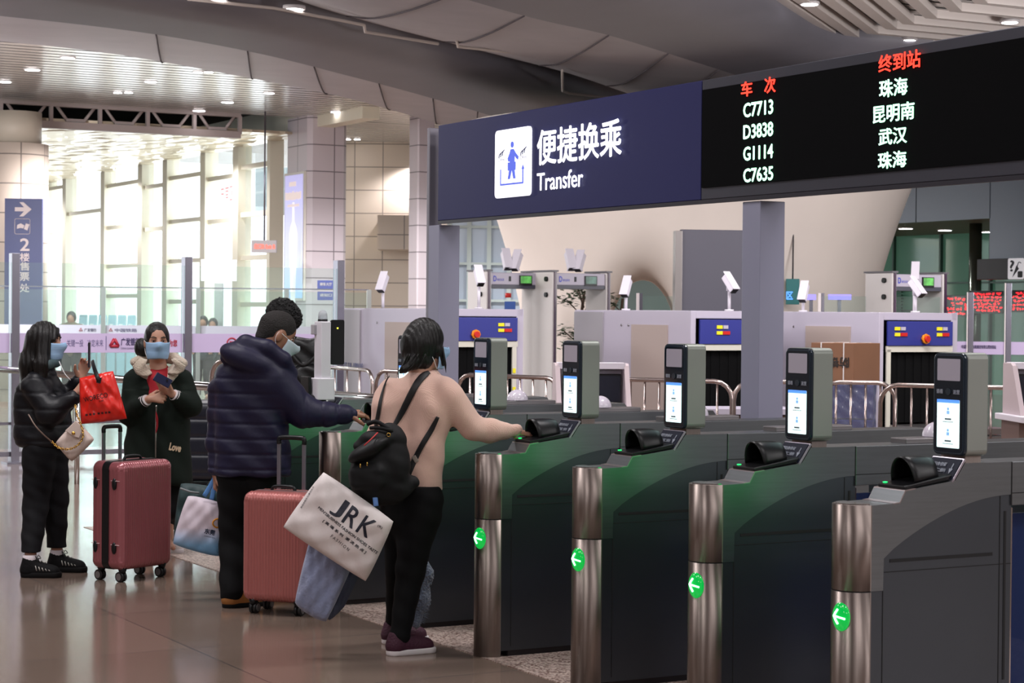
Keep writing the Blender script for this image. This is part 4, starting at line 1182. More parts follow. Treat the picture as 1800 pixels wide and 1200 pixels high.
# crowd barriers of bent steel tube
def barrier(px0, y0, Y0, px1, y1, Y1, label, n=8, zt_=1.02, cols=('L', 'R'), stub=False):
    a, b = P(px0, y0, Y0), P(px1, y1, Y1); a.z = b.z = 0
    d = (b-a); L = d.length; rz = math.atan2(d.y, d.x)
    e = empty('crowd_barrier', a, rz, label, 'barrier', 'stainless crowd barriers')
    r = .021; c = .16
    pth = [(0, 0, .06)]+[(0, 0, .5), (0, 0, zt_-c)]+[(c-c*math.cos(t), 0, zt_-c+c*math.sin(t)) for t in (R(22), R(45), R(68), R(90))]+[(L/2, 0, zt_)]+[(L-c+c*math.sin(t), 0, zt_-c+c*math.cos(t)) for t in (0, R(22), R(45), R(68), R(90))]+[(L, 0, .5), (L, 0, .06)]
    MB().tube(pth, r, 12).build('frame_tube', mat('tube_steel', (176, 160, 156), .2, .95), e)
    MB().tube([(0, 0, .2), (L, 0, .2)], .016, 10).build('lower_rail', mat('tube_steel', (176, 160, 156), .2, .95), e)
    for i in range(1, n+1):
        x = L*i/(n+1); MB().tube([(x, 0, .2), (x, 0, zt_)], .011, 8).build('bar', mat('tube_steel', (176, 160, 156), .2, .95), e)
    for x in (0, L): MB().box((x, 0, .03), (.05, .42, .04)).build('foot', mat('tube_steel', (176, 160, 156), .2, .95), e)
barrier(568, 643, 21.6, 655, 648, 20.3, 'steel crowd barrier nearest the white inspection terminal', 3)
barrier(661, 646, 20.4, 800, 655, 19.4, 'steel crowd barrier behind the head of the woman in pink', 6)
barrier(805, 655, 19.3, 983, 666, 18.4, 'steel crowd barrier in front of the left blue panelled scanner', 7)
barrier(985, 663, 18.5, 1287, 674, 17.9, 'steel crowd barrier in front of the white computer console', 11)
barrier(1290, 674, 17.9, 1440, 672, 18.0, 'steel crowd barrier passing behind the right grey sign post', 5)
barrier(1444, 672, 18.0, 1574, 671, 17.9, 'steel crowd barrier in front of the blue wrapped stack', 4)
barrier(1548, 670, 17.5, 1800, 671, 16.9, 'steel crowd barrier at the far right behind the nearest gate', 8)

# white computer consoles
def console(px0, px1, ytop, Y, label, zt_=None):
    a, b = P(px0, ytop, Y), P(px1, ytop, Y); w = b.x-a.x; zt_ = a.z
    e = empty('computer_console', Vector(((a.x+b.x)/2, Y, 0)), R(4), label, 'console', 'white computer consoles')
    cw = mat('console_white', (226, 220, 230), .4); c_side = mat('console_side', (196, 180, 184), .45)
    z0 = zt_-.42
    for xa in (-w/2, w/2-.04): MB().prism([(-.26, z0), (.2, z0), (.2, zt_), (.0, zt_), (-.04, zt_-.02)], xa, xa+.04, 'x').build('hood_side', c_side, e)
    MB().box((0, .08, zt_-.02), (w-.06, .24, .05)).build('hood_top', cw, e); MB().box((0, .19, (z0+zt_)/2), (w-.06, .03, zt_-z0)).build('hood_back', cw, e)
    for x in (-w*.2, w*.22):
        mo = MB().box((x, .06, zt_-.22), (w*.38, .04, .26)).build('monitor', blackp, e, bevel=.006)
        MB().box((x, .035, zt_-.215), (w*.36, .004, .22)).build('monitor_glass', mat('dark_screen', (40, 42, 52), .12), mo)
    MB().box((0, -.1, z0-.02), (w+.1, .7, .05)).build('desk_top', cw, e, bevel=.006)
    MB().box((0, 0, (z0-.05)/2), (w, .45, z0-.05)).build('desk_base', mat('desk_brown', (120, 98, 92), .5), e)
console(975, 1105, 638, 16.9, 'white computer console with two dark monitors in front of the metal detectors')
console(1776, 1872, 638, 16.2, 'white computer console cut off by the right edge of the photo')
tb = MB().box((0, 0, .72), (1.1, .6, .05)); 
e = empty('desk', P(1290, 600, 18.8)*1, R(5), 'low lilac topped desk under the middle scanner, beside the right sign post', 'desk'); e.location.z = 0
tb.build('desk_top', lil, e); MB().box((0, .05, .34), (1.0, .45, .68)).build('desk_base', mat('desk_brown', (120, 98, 92), .5), e)

# carton on a stack wrapped in plastic film
cY = 18.7
a, b = P(1430, 640, cY), P(1558, 640, cY); zt_ = P(1500, 603, cY).z; z0 = P(1500, 671, cY).z
card = mat('cardboard', (122, 84, 60), .75, var=(3, .08))
e = empty('cardboard_box', Vector(((a.x+b.x)/2, cY+.25, z0)), R(-42), 'brown cardboard carton with upside-down black characters, on the blue wrapped stack', 'box')
w = .47
MB().box((0, 0, (zt_-z0)/2), (w, w, zt_-z0)).build('carton', card, e, bevel=.004)
MB().box((0, 0, zt_-z0+.001), (w, .05, .002)).build('tape', mat('brown_tape', (120, 84, 56), .3), e)
ink = mat('black_ink', (34, 26, 22), .6)
text_on('lettering', '防锈器', ink, (0.02, -w/2-.002, (zt_-z0)/2), (-1, 0, 0), (0, 0, -1), .34, .10, e, bold=.03, lift=.001)
m = MB()
for r_ in range(4):
    for k in range(4):
        if (r_*k) % 3 != 1: m.box((-w/2-.002, -.12+.07*k, .08+.065*r_), (.002, .04, .018))
m.build('printed_marks', ink, e)
st = MB()
for x in (-.12, .13): st.box((x, 0, (zt_-z0)/2), (.012, w+.008, zt_-z0+.008))
st.build('strap', mat('white_strap', (210, 204, 204), .4), e)
e = empty('wrapped_stack', Vector(((a.x+b.x)/2-.04, cY+.25, 0)), R(-12), 'stack of blue crates wrapped in clear plastic film, under the carton', 'stack')
for k in range(3): MB().box((0, 0, .16+k*(z0-.02)/3), (.62, .5, (z0-.02)/3-.01)).build('crate', mat('crate_blue', (44, 46, 110), .35), e, bevel=.01)
s = SDF((-.4, -.35, -.02), (.4, .35, z0+.03), .016)
s.box((0, 0, z0/2), (.325, .265, z0/2), .02); s.disp(lambda x, y, z: .004*np.sin(40*x+18*z)*np.sin(33*z-20*y))
s.build('plastic_film', glass('film', (190, 195, 225), .16, .12, .3), e)

# glass fence with tall steel posts and the lilac banner, at the left
fsteel = mat('fence_steel', (138, 136, 148), .25, .9)
fg = glass('fence_glass', (243, 250, 248), .035)
bann = mat('lilac_banner', (176, 160, 192), .5)
A = P(22, 600, 20.8); A.z = 0
def fencep(px): 
    q = PPL(px, 560, A, V); q.z = 0; return q
posts_px = (-130, 25, 328, 595)
e = empty('glass_fence', fencep(25), RZ, 'tall glass fence with steel posts and a lilac bank banner behind the two waiting women', 'fence')
xs = [(fencep(p)-fencep(25)).dot(U) for p in posts_px]
for x in xs:
    MB().box((x, 0, 1.10), (.085, .13, 2.20)).build('post', fsteel, e, bevel=.004)
    MB().box((x, 0, .01), (.2, .25, .02)).build('base_plate', fsteel, e)
for x0, x1 in zip(xs, xs[1:]):
    MB().box(((x0+x1)/2, 0, 1.13), (x1-x0-.10, .012, 1.95)).build('glass_panel', fg, e)
    MB().box(((x0+x1)/2, 0, 1.262), (x1-x0-.10, .024, .205)).build('banner', bann, e)
    MB().box(((x0+x1)/2, 0, .10), (x1-x0-.09, .04, .05)).build('bottom_rail', fsteel, e)
    MB().box(((x0+x1)/2, 0, .42), (x1-x0-.09, .03, .03)).build('middle_rail', fsteel, e)
def ftext(s, px0, px1, zc, h, m_, bold=.0):
    x0, x1 = (fencep(px0)-fencep(25)).dot(U), (fencep(px1)-fencep(25)).dot(U)
    return text_on('lettering', s, m_, ((x0+x1)/2, -.014, zc), (1, 0, 0), UP, x1-x0, h, e, bold=bold)
pr_ = mat('banner_purple', (92, 84, 124), .5); dr = mat('banner_red', (160, 30, 52), .5); nb = mat('banner_navy', (60, 50, 90), .5)
ftext('关键一投', 117, 146, 1.262, .075, pr_); ftext('决定未来', 153, 181, 1.262, .075, pr_)
ftext('广发银行', 212, 245, 1.275, .085, nb, .03); ftext('CHINA GUANGFA BANK', 212, 245, 1.205, .022, nb)
ftext('为您', 296, 311, 1.262, .075, dr, .03)
x0, x1 = (fencep(193)-fencep(25)).dot(U), (fencep(208)-fencep(25)).dot(U); xc = (x0+x1)/2
m = MB()
for k in range(3):
    t0, t1 = R(90+120*k), R(210+120*k)
    m.tube([(xc+.052*math.cos(t0), -.016, 1.255+.052*math.sin(t0)), (xc+.052*math.cos(t1), -.016, 1.255+.052*math.sin(t1))], .017, 8)
m.build('triangle_emblem', dr, e)
MB().box(((fencep(186)-fencep(25)).dot(U), -.015, 1.262), (.006, .004, .15)).build('divider', pr_, e)
x0 = (fencep(407)-fencep(25)).dot(U)
m = MB(); m.tube([(x0+.055*math.cos(t), -.016, 1.262+.055*math.sin(t)) for t in [R(20*k) for k in range(18)]], .008, 6, closed=True); m.box((x0, -.016, 1.262), (.05, .006, .04)); m.build('round_emblem', dr, e)

# handrail tube running from the fence corner towards the gates
e = empty('handrail', (0, 0, 0), 0, 'long round steel handrail running behind the two waiting women towards the gates', 'handrail')
pts = [P(-60, 642, 21.0), P(0, 647, 20.4), P(395, 681, 15.9)]
for q in pts: q.z = 1.0
MB().tube(pts, .034, 14).build('rail', chrome, e)
for t in (.50,):
    q = pts[0].lerp(pts[2], t); MB().tube([(q.x, q.y, 0), (q.x, q.y, .98)], .024, 10).build('upright', chrome, e)
e = empty('handrail', (0, 0, 0), 0, 'round steel handrail between the man in navy and the woman in pink', 'handrail')
pts = [P(560, 688, 14.9), P(668, 697, 14.2)]
for q in pts: q.z = 1.0
pts.append(pts[-1]+Vector((.3, -.4, 0)))
MB().tube(pts, .034, 14).build('rail', chrome, e)
for q in (pts[0].lerp(pts[2], .05), pts[0].lerp(pts[2], .8)): MB().tube([(q.x, q.y, 0), (q.x, q.y, .98)], .024, 10).build('upright', chrome, e)
barrier(372, 640, 18.6, 452, 640, 18.2, 'steel crowd barrier loop just behind the hood of the man in navy', 2, zt_=1.15)

# second, farther glass fence
B0 = P(-40, 600, 33.5); B0.z = 0
B1 = P(648, 600, 34.5); B1.z = 0
d = (B1-B0).normalized(); rz2 = math.atan2(d.y, d.x)
e = empty('glass_fence', B0, rz2, 'farther low glass fence with its own lilac banner, in front of the window wall', 'fence')
L = (B1-B0).length
xs = [0]+[L*(p+40)/688 for p in (177, 343, 500, 648)]
for x in xs: MB().box((x, 0, 1.0), (.075, .10, 2.0)).build('post', mat('fence_steel_far', (168, 172, 170), .3, .7), e)
for x0, x1 in zip(xs, xs[1:]):
    MB().box(((x0+x1)/2, 0, 1.0), (x1-x0-.08, .012, 1.9)).build('glass_panel', fg, e)
    MB().box(((x0+x1)/2, 0, 2.0), (x1-x0, .03, .02)).build('top_rail', fsteel, e)
    MB().box(((x0+x1)/2, 0, 1.27), (x1-x0-.08, .03, .17)).build('banner', mat('lilac_banner_far', (206, 200, 220), .5), e)
def f2(s, px0, px1, m_, h=.06):
    a_, b_ = L*(px0+40)/688, L*(px1+40)/688
    text_on('lettering', s, m_, ((a_+b_)/2, -.018, 1.27), (1, 0, 0), UP, b_-a_, h, e, bold=.02)
f2('广发银行', 144, 165, nb); f2('中国铁路', 197, 236, pr_)
for p in (138, 190):
    x = L*(p+40)/688; MB().tube([(x+.03*math.cos(t), -.02, 1.27+.03*math.sin(t)) for t in [R(90+120*k) for k in range(3)]], .01, 6, closed=True).build('emblem', dr, e)

# right hand glass fence and lilac banner
e = empty('glass_fence', P(1672, 600, 26.5)*1, R(-6), 'glass fence with bright steel posts and a lilac railway banner at the right edge', 'fence'); e.location.z = 0
def gx(px): return (P(px, 600, 26.5)-P(1672, 600, 26.5)).x
for p in (1705, 1770):
    zt_ = P(p, 513 if p < 1750 else 497, 26.3).z
    MB().box((gx(p), 0, zt_/2), (.07, .08, zt_)).build('post', fsteel, e, bevel=.004)
    MB().box((gx(p)-.045, 0, zt_/2), (.012, .06, zt_)).build('edge_strip', mat('bright_edge', (236, 226, 226), .3), e)
for p0_, p1_ in ((1672, 1702), (1709, 1766), (1775, 1850)):
    MB().box(((gx(p0_)+gx(p1_))/2, 0, 1.0), (gx(p1_)-gx(p0_), .012, 1.8)).build('glass_panel', fg, e)
    MB().box(((gx(p0_)+gx(p1_))/2, 0, 1.21), (gx(p1_)-gx(p0_), .03, .17)).build('banner', bann, e)
text_on('lettering', '中国铁路广州局集团有限公司', nb, (gx(1710)+.03, -.02, 1.225), (1, 0, 0), UP, .37, .05, e, bold=.02)
text_on('lettering', '广州南站', nb, (gx(1742), -.02, 1.225), (1, 0, 0), UP, .11, .05, e, bold=.02)
# middle glass partition seen between the machines
for i, (p, Y, lab) in enumerate(((1441, 27, 'bright edged steel fence post right of the white camera by the sign post'), (1122, 27, 'bright edged steel fence post in front of the arched opening'))):
    q = P(p, 600, Y); q.z = 0; zt_ = P(p, 515, Y).z
    e = empty('fence_post', q, 0, lab, 'post')
    MB().box((.03, 0, zt_/2), (.04, .07, zt_)).build('shaft', fsteel, e); MB().box((-.012, 0, zt_/2), (.04, .06, zt_)).build('edge_strip', mat('bright_edge', (236, 226, 226), .3), e)
    MB().box((1.0 if i == 0 else .42, .0, zt_*.5), (1.9 if i == 0 else .72, .012, zt_*.96)).build('glass_panel', fg, e)
for p, w_, y0, y1, lab, rgb, nm in ((1393, .20, 490, 535, 'teal hanging sign right behind the right grey sign post', (20, 110, 110), 'hanging_sign'),):
    a = P(p, y1, 30.5); b = P(p, y0, 30.5)
    e = empty(nm, Vector((a.x, 30.5, (a.z+b.z)/2)), 0, lab, 'sign')
    MB().box((0, 0, 0), (w_, .06, b.z-a.z)).build('panel', mat('teal_sign', rgb, .4), e, bevel=.004)
    text_on('lettering', '区', mat('sign_blue_glow', (90, 150, 255), .4, em=(80, 150, 255), ems=1.5), (-.05, -.032, -.06), (1, 0, 0), UP, .1, .12, e, bold=.02)
    MB().cyl((0, 0, (b.z-a.z)/2), (0, 0, 5.9-(a.z+b.z)/2), .012, seg=8).build('hanger', fsteel, e)
scr = mat('lilac_reflection', (150, 140, 235), .4, em=(140, 130, 240), ems=.9)  # glowing boxes built in place of lilac reflections
for p0_, p1_, lab in ((1419, 1434, 'small glowing lilac reflection right of the sign post, at the foot of the cone'), (1456, 1496, 'wide glowing lilac reflection in front of the cone'), (1523, 1533, 'narrow glowing lilac reflection at the right foot of the cone')):
    a, b = P(p0_, 517, 29.6), P(p1_, 527, 29.6)
    e = empty('lilac_reflection_box', Vector(((a.x+b.x)/2, 29.6, 0)), 0, lab, 'display')
    MB().box((0, 0, (a.z+b.z)/2), (b.x-a.x, .04, a.z-b.z)).build('screen', scr, e)
    MB().box((0, .04, a.z/2), (.05, .04, a.z)).build('stand', fsteel, e)

# plant in front of the arch
def plant(px, Y, h, n, label, seed, spread):
    q = P(px, 600, Y); q.z = 0; e = empty('potted_tree', q, 0, label, 'plant'); rr = random.Random(seed)
    MB().lathe([(.16, 0), (.2, .05), (.24, .4), (.22, .42)], seg=20).build('pot', mat('pot_dark', (60, 56, 60), .4), e)
    tr = MB(); tr.tube(crom([(0, 0, .35), (.05, 0, .9), (-.04, .02, h*.7), (0, 0, h*.95)], 5), .022, 8)
    cl = []
    for k in range(9):
        a = rr.uniform(0, 6.28); z = rr.uniform(.55, 1.)*h; r_ = spread*rr.uniform(.35, 1); c = Vector((math.cos(a)*r_, math.sin(a)*r_, z)); cl.append(c)
        tr.tube([(0, 0, z-.25), c], .009, 6)
    tr.build('trunk', mat('bark', (80, 62, 50), .8), e)
    lf = MB()
    for k in range(n):
        c = rr.choice(cl)+Vector((rr.gauss(0, .09), rr.gauss(0, .09), rr.gauss(0, .05)))
        a = rr.uniform(0, 6.28); d_ = Vector((math.cos(a), math.sin(a), rr.uniform(-.3, .3)))*.06; s_ = d_.cross(UP).normalized()*.032
        lf.add([c-d_, c+s_, c+d_, c-s_], [(0, 1, 2, 3)])
    lf.build('foliage', mat('leaf_green', (52, 88, 48), .5, var=(6, .3)), e, fix=False)
plant(1026, 29.6, 2.05, 700, 'leafy green potted tree seen through the right metal detector', 5, .42)
plant(1094, 29.6, 1.95, 600, 'leafy green potted tree right of the right metal detector', 9, .38)
# blue upright notice board seen through left detector
q = P(896, 600, 31); q.z = 0
e = empty('notice_board', q, 0, 'small blue standing notice seen through the left metal detector', 'sign')
MB().box((0, 0, 1.55), (.17, .04, .5)).build('panel', mat('notice_blue', (50, 90, 170), .4), e); MB().box((0, .03, .65), (.04, .04, 1.3)).build('stand', fsteel, e)
MB().cyl((-.03, 0, 1.86), (-.03, 0, 1.93), .05, seg=12).build('red_lamp', redm, e)

# far left signs and boards -------------------------------------------
q = P(42, 440, 39.4)
e = empty('ticket_sign', Vector((q.x, q.y, 1.2)), 0, 'tall navy sign with white right arrow and figure 2 on the round column', 'sign')
zt_ = P(42, 349, 39.4).z-1.2; w = P(74, 400, 39.4).x-P(8, 400, 39.4).x
MB().box((0, 0, zt_/2), (w, .10, zt_)).build('panel', mat('ticket_sign_navy', (52, 62, 116), .4), e, bevel=.005)
MB().box((0, .02, -.6), (.12, .08, 1.2)).build('stand', fsteel, e)
wt = mat('sign_cream_print', (214, 200, 200), .5)
def ty(py): return P(42, py, 39.4).z-1.2
m = MB(); x0 = -.17; zc = ty(368); m.prism([(x0, zc-.04), (x0+.18, zc-.04), (x0+.09, zc-.14), (x0+.17, zc-.14), (x0+.33, zc), (x0+.17, zc+.14), (x0+.09, zc+.14), (x0+.18, zc+.04), (x0, zc+.04)], -.056, -.052, 'y'); m.build('right_arrow', wt, e)
zc = ty(398)
m = MB(); m.tube([(a-.02, -.054, zc+b) for a, b in rrect(.3, .3, .03)], .005, 6, closed=True); m.build('icon_frame', wt, e)
m = MB(); m.prism([(-.13, zc-.05), (-.12, zc+.03), (-.05, zc+.06), (.02, zc+.02), (.0, zc-.04), (-.06, zc-.03)], -.056, -.052, 'y'); m.prism([(.01, zc-.05), (.05, zc+.06), (.12, zc+.04), (.08, zc-.08)], -.056, -.052, 'y'); m.build('hand_icon', wt, e)
text_on('lettering', '2', wt, (.03, -.05, ty(430)), (1, 0, 0), UP, .19, .25, e, bold=.02, lift=.003)
for s, y in (('楼', 452), ('售', 468), ('票', 486), ('处', 506)): text_on('lettering', s, wt, (.03, -.05, ty(y)), (1, 0, 0), UP, .19, .17, e, bold=.02, lift=.003)
# pale gate number sign behind the glass
a, b = P(354, 456, 38), P(416, 494, 38)
e = empty('direction_sign', Vector(((a.x+b.x)/2, 38, 0)), 0, 'pale translucent sign with a white figure 2 behind the middle fence post', 'sign')
MB().box((0, 0, (a.z+b.z)/2), (b.x-a.x, .08, a.z-b.z)).build('panel', mat('pale_sign', (216, 228, 226), .4, em=(220, 232, 230), ems=.25), e)
text_on('lettering', 'A     2', mat('white_print', (252, 252, 252), .4, em=(255, 255, 255), ems=.9), (0, -.05, (a.z+b.z)/2), (1, 0, 0), UP, .5, .2, e, bold=.02)
MB().box((0, 0, a.z/2-.2), (.16, .1, a.z-.5)).build('stand', mat('fence_steel_far', (168, 172, 170), .3, .7), e)
# LED board near poster
a, b = P(443, 422, 43.2), P(486, 444, 43.2)
e = empty('exit_display', (a+b)/2, 0, 'small grey display with red glowing text left of the bottle poster', 'display')
MB().box((0, 0, 0), (b.x-a.x, .15, a.z-b.z)).build('housing', mat('led_grey', (150, 146, 148), .5), e)
text_on('lettering', '出口B Exit B', mat('led_orange', (255, 90, 70), .4, em=(255, 90, 70), ems=1.5), (.02, -.08, 0), (1, 0, 0), UP, .45, .12, e, bold=.02)
MB().cyl((0, 0, (a.z-b.z)/2), (0, 0, 5.94-(a.z+b.z)/2), .02, seg=8).build('hanger', fsteel, e)
for (y0, y1, s, lab) in ((492, 510, '候车大厅', 'upper of two small blue wall signs right of the square column'), (512, 528, '进站口', 'lower of two small blue wall signs right of the square column')):
    a, b = P(558, y0, 42.9), P(588, y1, 42.9)
    e = empty('wall_sign', (a+b)/2, 0, lab, 'sign', 'small blue wall signs')
    MB().box((0, 0, 0), (b.x-a.x, .03, a.z-b.z-.01)).build('panel', mat('small_sign_blue', (62, 70, 150), .4), e)
    text_on('lettering', s, wt, (0, -.018, .02), (1, 0, 0), UP, .26, .07, e, bold=.02)
# distant row of pale blue turnstiles and three far-off people
TN = ('first', 'second', 'third', 'fourth', 'fifth', 'sixth')
for i in range(6):
    q = P(146+i*17, 600, 43); q.z = 0
    e = empty('turnstile', q, R(90), '%s from the left of six distant pale blue turnstiles beyond the glass fence' % TN[i], 'turnstile', 'far row of pale blue turnstiles')
    MB().prism([(-.12, 0), (.1, 0), (.1, 1.45), (.02, 1.5), (-.12, 1.1)], -.085, .085, 'y').build('cabinet', mat('turnstile_blue', (150, 190, 205), .3), e)
    MB().box((-.13, 0, 1.2), (.02, .08, .22)).build('panel', mat('turnstile_white', (226, 236, 238), .3), e)
# =================================================================== PEOPLE
skin = mat('skin', (186, 140, 118), .5, var=(12, .05)); skin.node_tree.nodes['Principled BSDF'].inputs['Subsurface Weight'].default_value = .08
skin_d = mat('skin_tan', (158, 112, 90), .5, var=(12, .06))
hairm = mat('black_hair', (16, 13, 13), .36, bump=(14, .5, (9, 9, 1)), spec=.35)
maskb = mat('mask_blue', (150, 184, 218), .7, bump=(5, .15, (1, 1, 14)))
maskw = mat('mask_pale', (198, 214, 222), .7)
loopm = mat('mask_loop', (226, 226, 228), .6)
eyew = mat('eye_white', (216, 208, 204), .2); eyeb = mat('eye_dark', (24, 16, 14), .1); browm = mat('brow_hair', (34, 24, 20), .7)
X_ = Vector((1, 0, 0)); Y_ = Vector((0, 1, 0))

class Fig:
    def __init__(s, px, Y, label, py=None):
        o = P(px, 600, Y); o.z = 0
        s.o = o; s.Y = Y
        s.e = empty('person', o, 0, label, 'person')
    def J(s, px, py, dy=0.): return P(px, py, s.Y+dy)-s.o
    def G(s, px, py): return PZ(px, py, 0)-s.o
    def grid(s, x0, y0, x1, y1, d0, d1, h, zlo=None):
        a, b = s.J(x0, y1), s.J(x1, y0)
        return SDF((a.x-.03, d0, (a.z-.03) if zlo is None else zlo), (b.x+.03, d1, b.z+.03), h)

def NZ(S, a):
    return (np.random.RandomState(4).rand(*S.D.shape)-.5)*a
def frame(f, up=UP):
    f = Vector(f).normalized(); r = f.cross(up).normalized(); u = r.cross(f).normalized()
    return f, r, u
def head(S, c, f, u, r, neck, s=1., neckr=.052):
    A = (r, f, u)
    q = lambda a, b, d: c+(r*a+f*b+u*d)*s
    S.cap(q(0, -.02, -.06), neck, neckr*s, neckr*1.08, k=.04)
    S.el(q(0, -.008, .022), (.074*s, .092*s, .098*s), A, k=.02)
    S.el(q(0, .022, -.045), (.060*s, .066*s, .078*s), A, k=.03)
    S.el(q(0, .058, -.100), (.026*s, .024*s, .020*s), A, k=.035)
    for t in (-1, 1):
        S.el(q(t*.033, .078, .006), (.017*s, .014*s, .011*s), A, k=.012, sub=True)
        S.el(q(t*.040, .066, -.03), (.022*s, .018*s, .02*s), A, k=.02)
        S.el(q(t*.075, -.006, -.012), (.009*s, .018*s, .031*s), (r*t+f*.3, f-r*t*.3, u), k=.01)
    S.cap(q(0, .084, .004), q(0, .106, -.032), .008*s, .012*s, k=.014)
    S.cap(q(-.014, .090, -.060), q(.014, .090, -.060), .008*s, .008*s, k=.01)
def eyes(par, c, f, u, r, s=1.):
    q = lambda a, b, d: c+(r*a+f*b+u*d)*s
    for t in (-1, 1):
        m = MB(); m.sphere(q(t*.031, .0655, .006), .0125*s, 14, sc_=(1, 1, .62)); eo = m.build('eye', eyew, par)
        MB().sphere(q(t*.031, .0725, .0055), .0066*s, 12).build('iris', eyeb, eo)
        MB().tube([q(t*.015, .077, .009), q(t*.031, .080, .0135), q(t*.046, .072, .008)], .0034*s, 6).build('eyelid', skin_d, par)
        MB().tube([q(t*.014, .087, .026), q(t*.032, .085, .032), q(t*.052, .070, .028)], [.003*s, .004*s, .002*s], 6).build('eyebrow', browm, par)
def mask(par, c, f, u, r, s, m_, name='face_mask'):
    n, mm = 18, 12; vs = []
    for j in range(mm+1):
        t = j/mm
        for i in range(n+1):
            th = R(-78+156*i/n)
            nb = .026*math.exp(-(th/.33)**2)*math.exp(-((t-.22)/.3)**2)
            rad = (1.06-.08*t-.30*max(0, t-.68))
            ff = .020+.090*math.cos(th)*rad+nb+.006*math.sin(t*9)*0.35
            vs.append(c+(r*(.074*math.sin(th)*rad)+f*ff+u*(-.008-.098*t-.012*abs(math.sin(th))*(.5-t)*-1+.010*math.exp(-(th/.3)**2)*(1-t)))*s)
    fs = [(j*(n+1)+i, j*(n+1)+i+1, (j+1)*(n+1)+i+1, (j+1)*(n+1)+i) for j in range(mm) for i in range(n)]
    m = MB(); m.add(vs, fs, 0, True); o = m.build(name, m_, par)
    md = o.modifiers.new('t', 'SOLIDIFY'); md.thickness = .002; md.offset = 1
    for sgn, a, b in ((-1, 0, mm), (1, 0, mm)):
        i = 0 if sgn < 0 else n
        ear = c+(r*(sgn*.078)+f*-.018+u*.008)*s; ear2 = c+(r*(sgn*.076)+f*-.02+u*-.03)*s
        MB().tube(crom([vs[i], (vs[i]+ear)*.5+r*sgn*.004, ear, ear2, (vs[(mm)*(n+1)+i]+ear2)*.5+r*sgn*.005, vs[mm*(n+1)+i]], 4), .0017, 6).build('mask_loop', loopm, o)
    return o
def hand(S, w, d, n, curl, s=1., thumb=1, spread=.12, curls=None):
    """w wrist, d along the fingers, n palm normal (fingers curl that way), thumb=+-1 picks its side"""
    d = Vector(d).normalized(); n = Vector(n); n = (n-d*n.dot(d)).normalized(); t = d.cross(n)*thumb
    k = .008
    for a in (-.028, -.010, .010, .028):
        S.cap(w, w+(d*.078+t*a)*s, .017*s, .0125*s, k=.012)
    L = [(.026, .078, .066, 1.0), (.009, .084, .074, 1.03), (-.009, .081, .068, 1.06), (-.026, .073, .054, 1.12)]
    for i, (a, b, ln, cf) in enumerate(L):
        base = w+(d*b+t*a)*s; dd = (d+t*spread*(a/.026)).normalized(); cc = (curls[i] if curls else curl)*cf
        p = base; ang = cc*.5
        for frac, rr_, in ((.42, .0092), (.32, .0085), (.26, .0076)):
            dv = dd*math.cos(ang)+n*math.sin(ang); q = p+dv*ln*frac*s*1.05
            S.cap(p, q, rr_*s, (rr_-.0008)*s, k=.003); p = q; ang += cc*.75
    b = w+(d*.022+t*.028+n*.006)*s
    d1 = (d*.62+t*.70+n*.45).normalized(); m1 = b+d1*.040*s; d2 = (d*.85+t*.15+n*.55).normalized(); m2 = m1+d2*.030*s
    S.cap(b-d*.01*s, m1, .014*s, .0105*s, k=.012); S.cap(m1, m2, .0105*s, .0085*s, k=.004)
def leg(S, a, kn, an, toe, r=(.06, .042, .034), k=.02):
    r = (min(r[0], .06), min(r[1], .044), min(r[2], .036))
    S.chain([a, kn, an], list(r), k)
    S.cap(an-Vector((0, 0, .03)), toe, .028, .016, k=.02)
def shoe(par, heel, d, L, up_m, sole_m, name='shoe', w=.040, hgt=.085, ank=None, laces=None, sole_h=.028):
    d = Vector(d).normalized(); side = Vector((-d.y, d.x, 0)); h = Vector((heel.x, heel.y, 0))
    lo = Vector((min(h.x, (h+d*L).x)-.08, min(h.y, (h+d*L).y)-.08, -.02)); hi = Vector((max(h.x, (h+d*L).x)+.08, max(h.y, (h+d*L).y)+.08, hgt+.10))
    S = SDF(lo, hi, .004)
    S.cap(h+d*.04+UP*.045, h+d*.05+UP*(hgt), .040, .040, k=.02)
    S.cap(h+d*.05+UP*.04, h+d*(L-.05)+UP*.032, w, w*.95, k=.03)
    S.cap(h+d*.06+UP*(hgt-.02), h+d*(L-.08)+UP*.045, .032, .028, k=.03)
    S.cut((0, 0, sole_h*.7), (0, 0, -1)); S.cut((0, 0, hgt+.028), (0, 0, 1), .01)
    o = S.build(name, up_m, par)
    T = SDF(lo, hi, .004)
    T.cap(h+d*.045+UP*sole_h*.5, h+d*(L-.045)+UP*sole_h*.5, .045, .046, k=.0)
    T.cut((0, 0, sole_h), (0, 0, 1), .004); T.cut((0, 0, .0), (0, 0, -1))
    T.build('sole', sole_m, o, relax=0)
    if laces:
        m = MB()
        for k in range(5):
            c = h+d*(L*.42+k*.022)+UP*(hgt+.004-k*.009); m.tube([c-side*.022-UP*.006, c+UP*.004, c+side*.022-UP*.006], .0028, 6)
        c = h+d*(L*.40)+UP*(hgt+.012)
        for sg in (-1, 1): m.tube(crom([c, c+side*.03*sg+UP*.018, c+side*.045*sg+d*.01, c+side*.02*sg+d*.015, c], 4), .0022, 6)
        m.build('laces', laces, o)
    return o
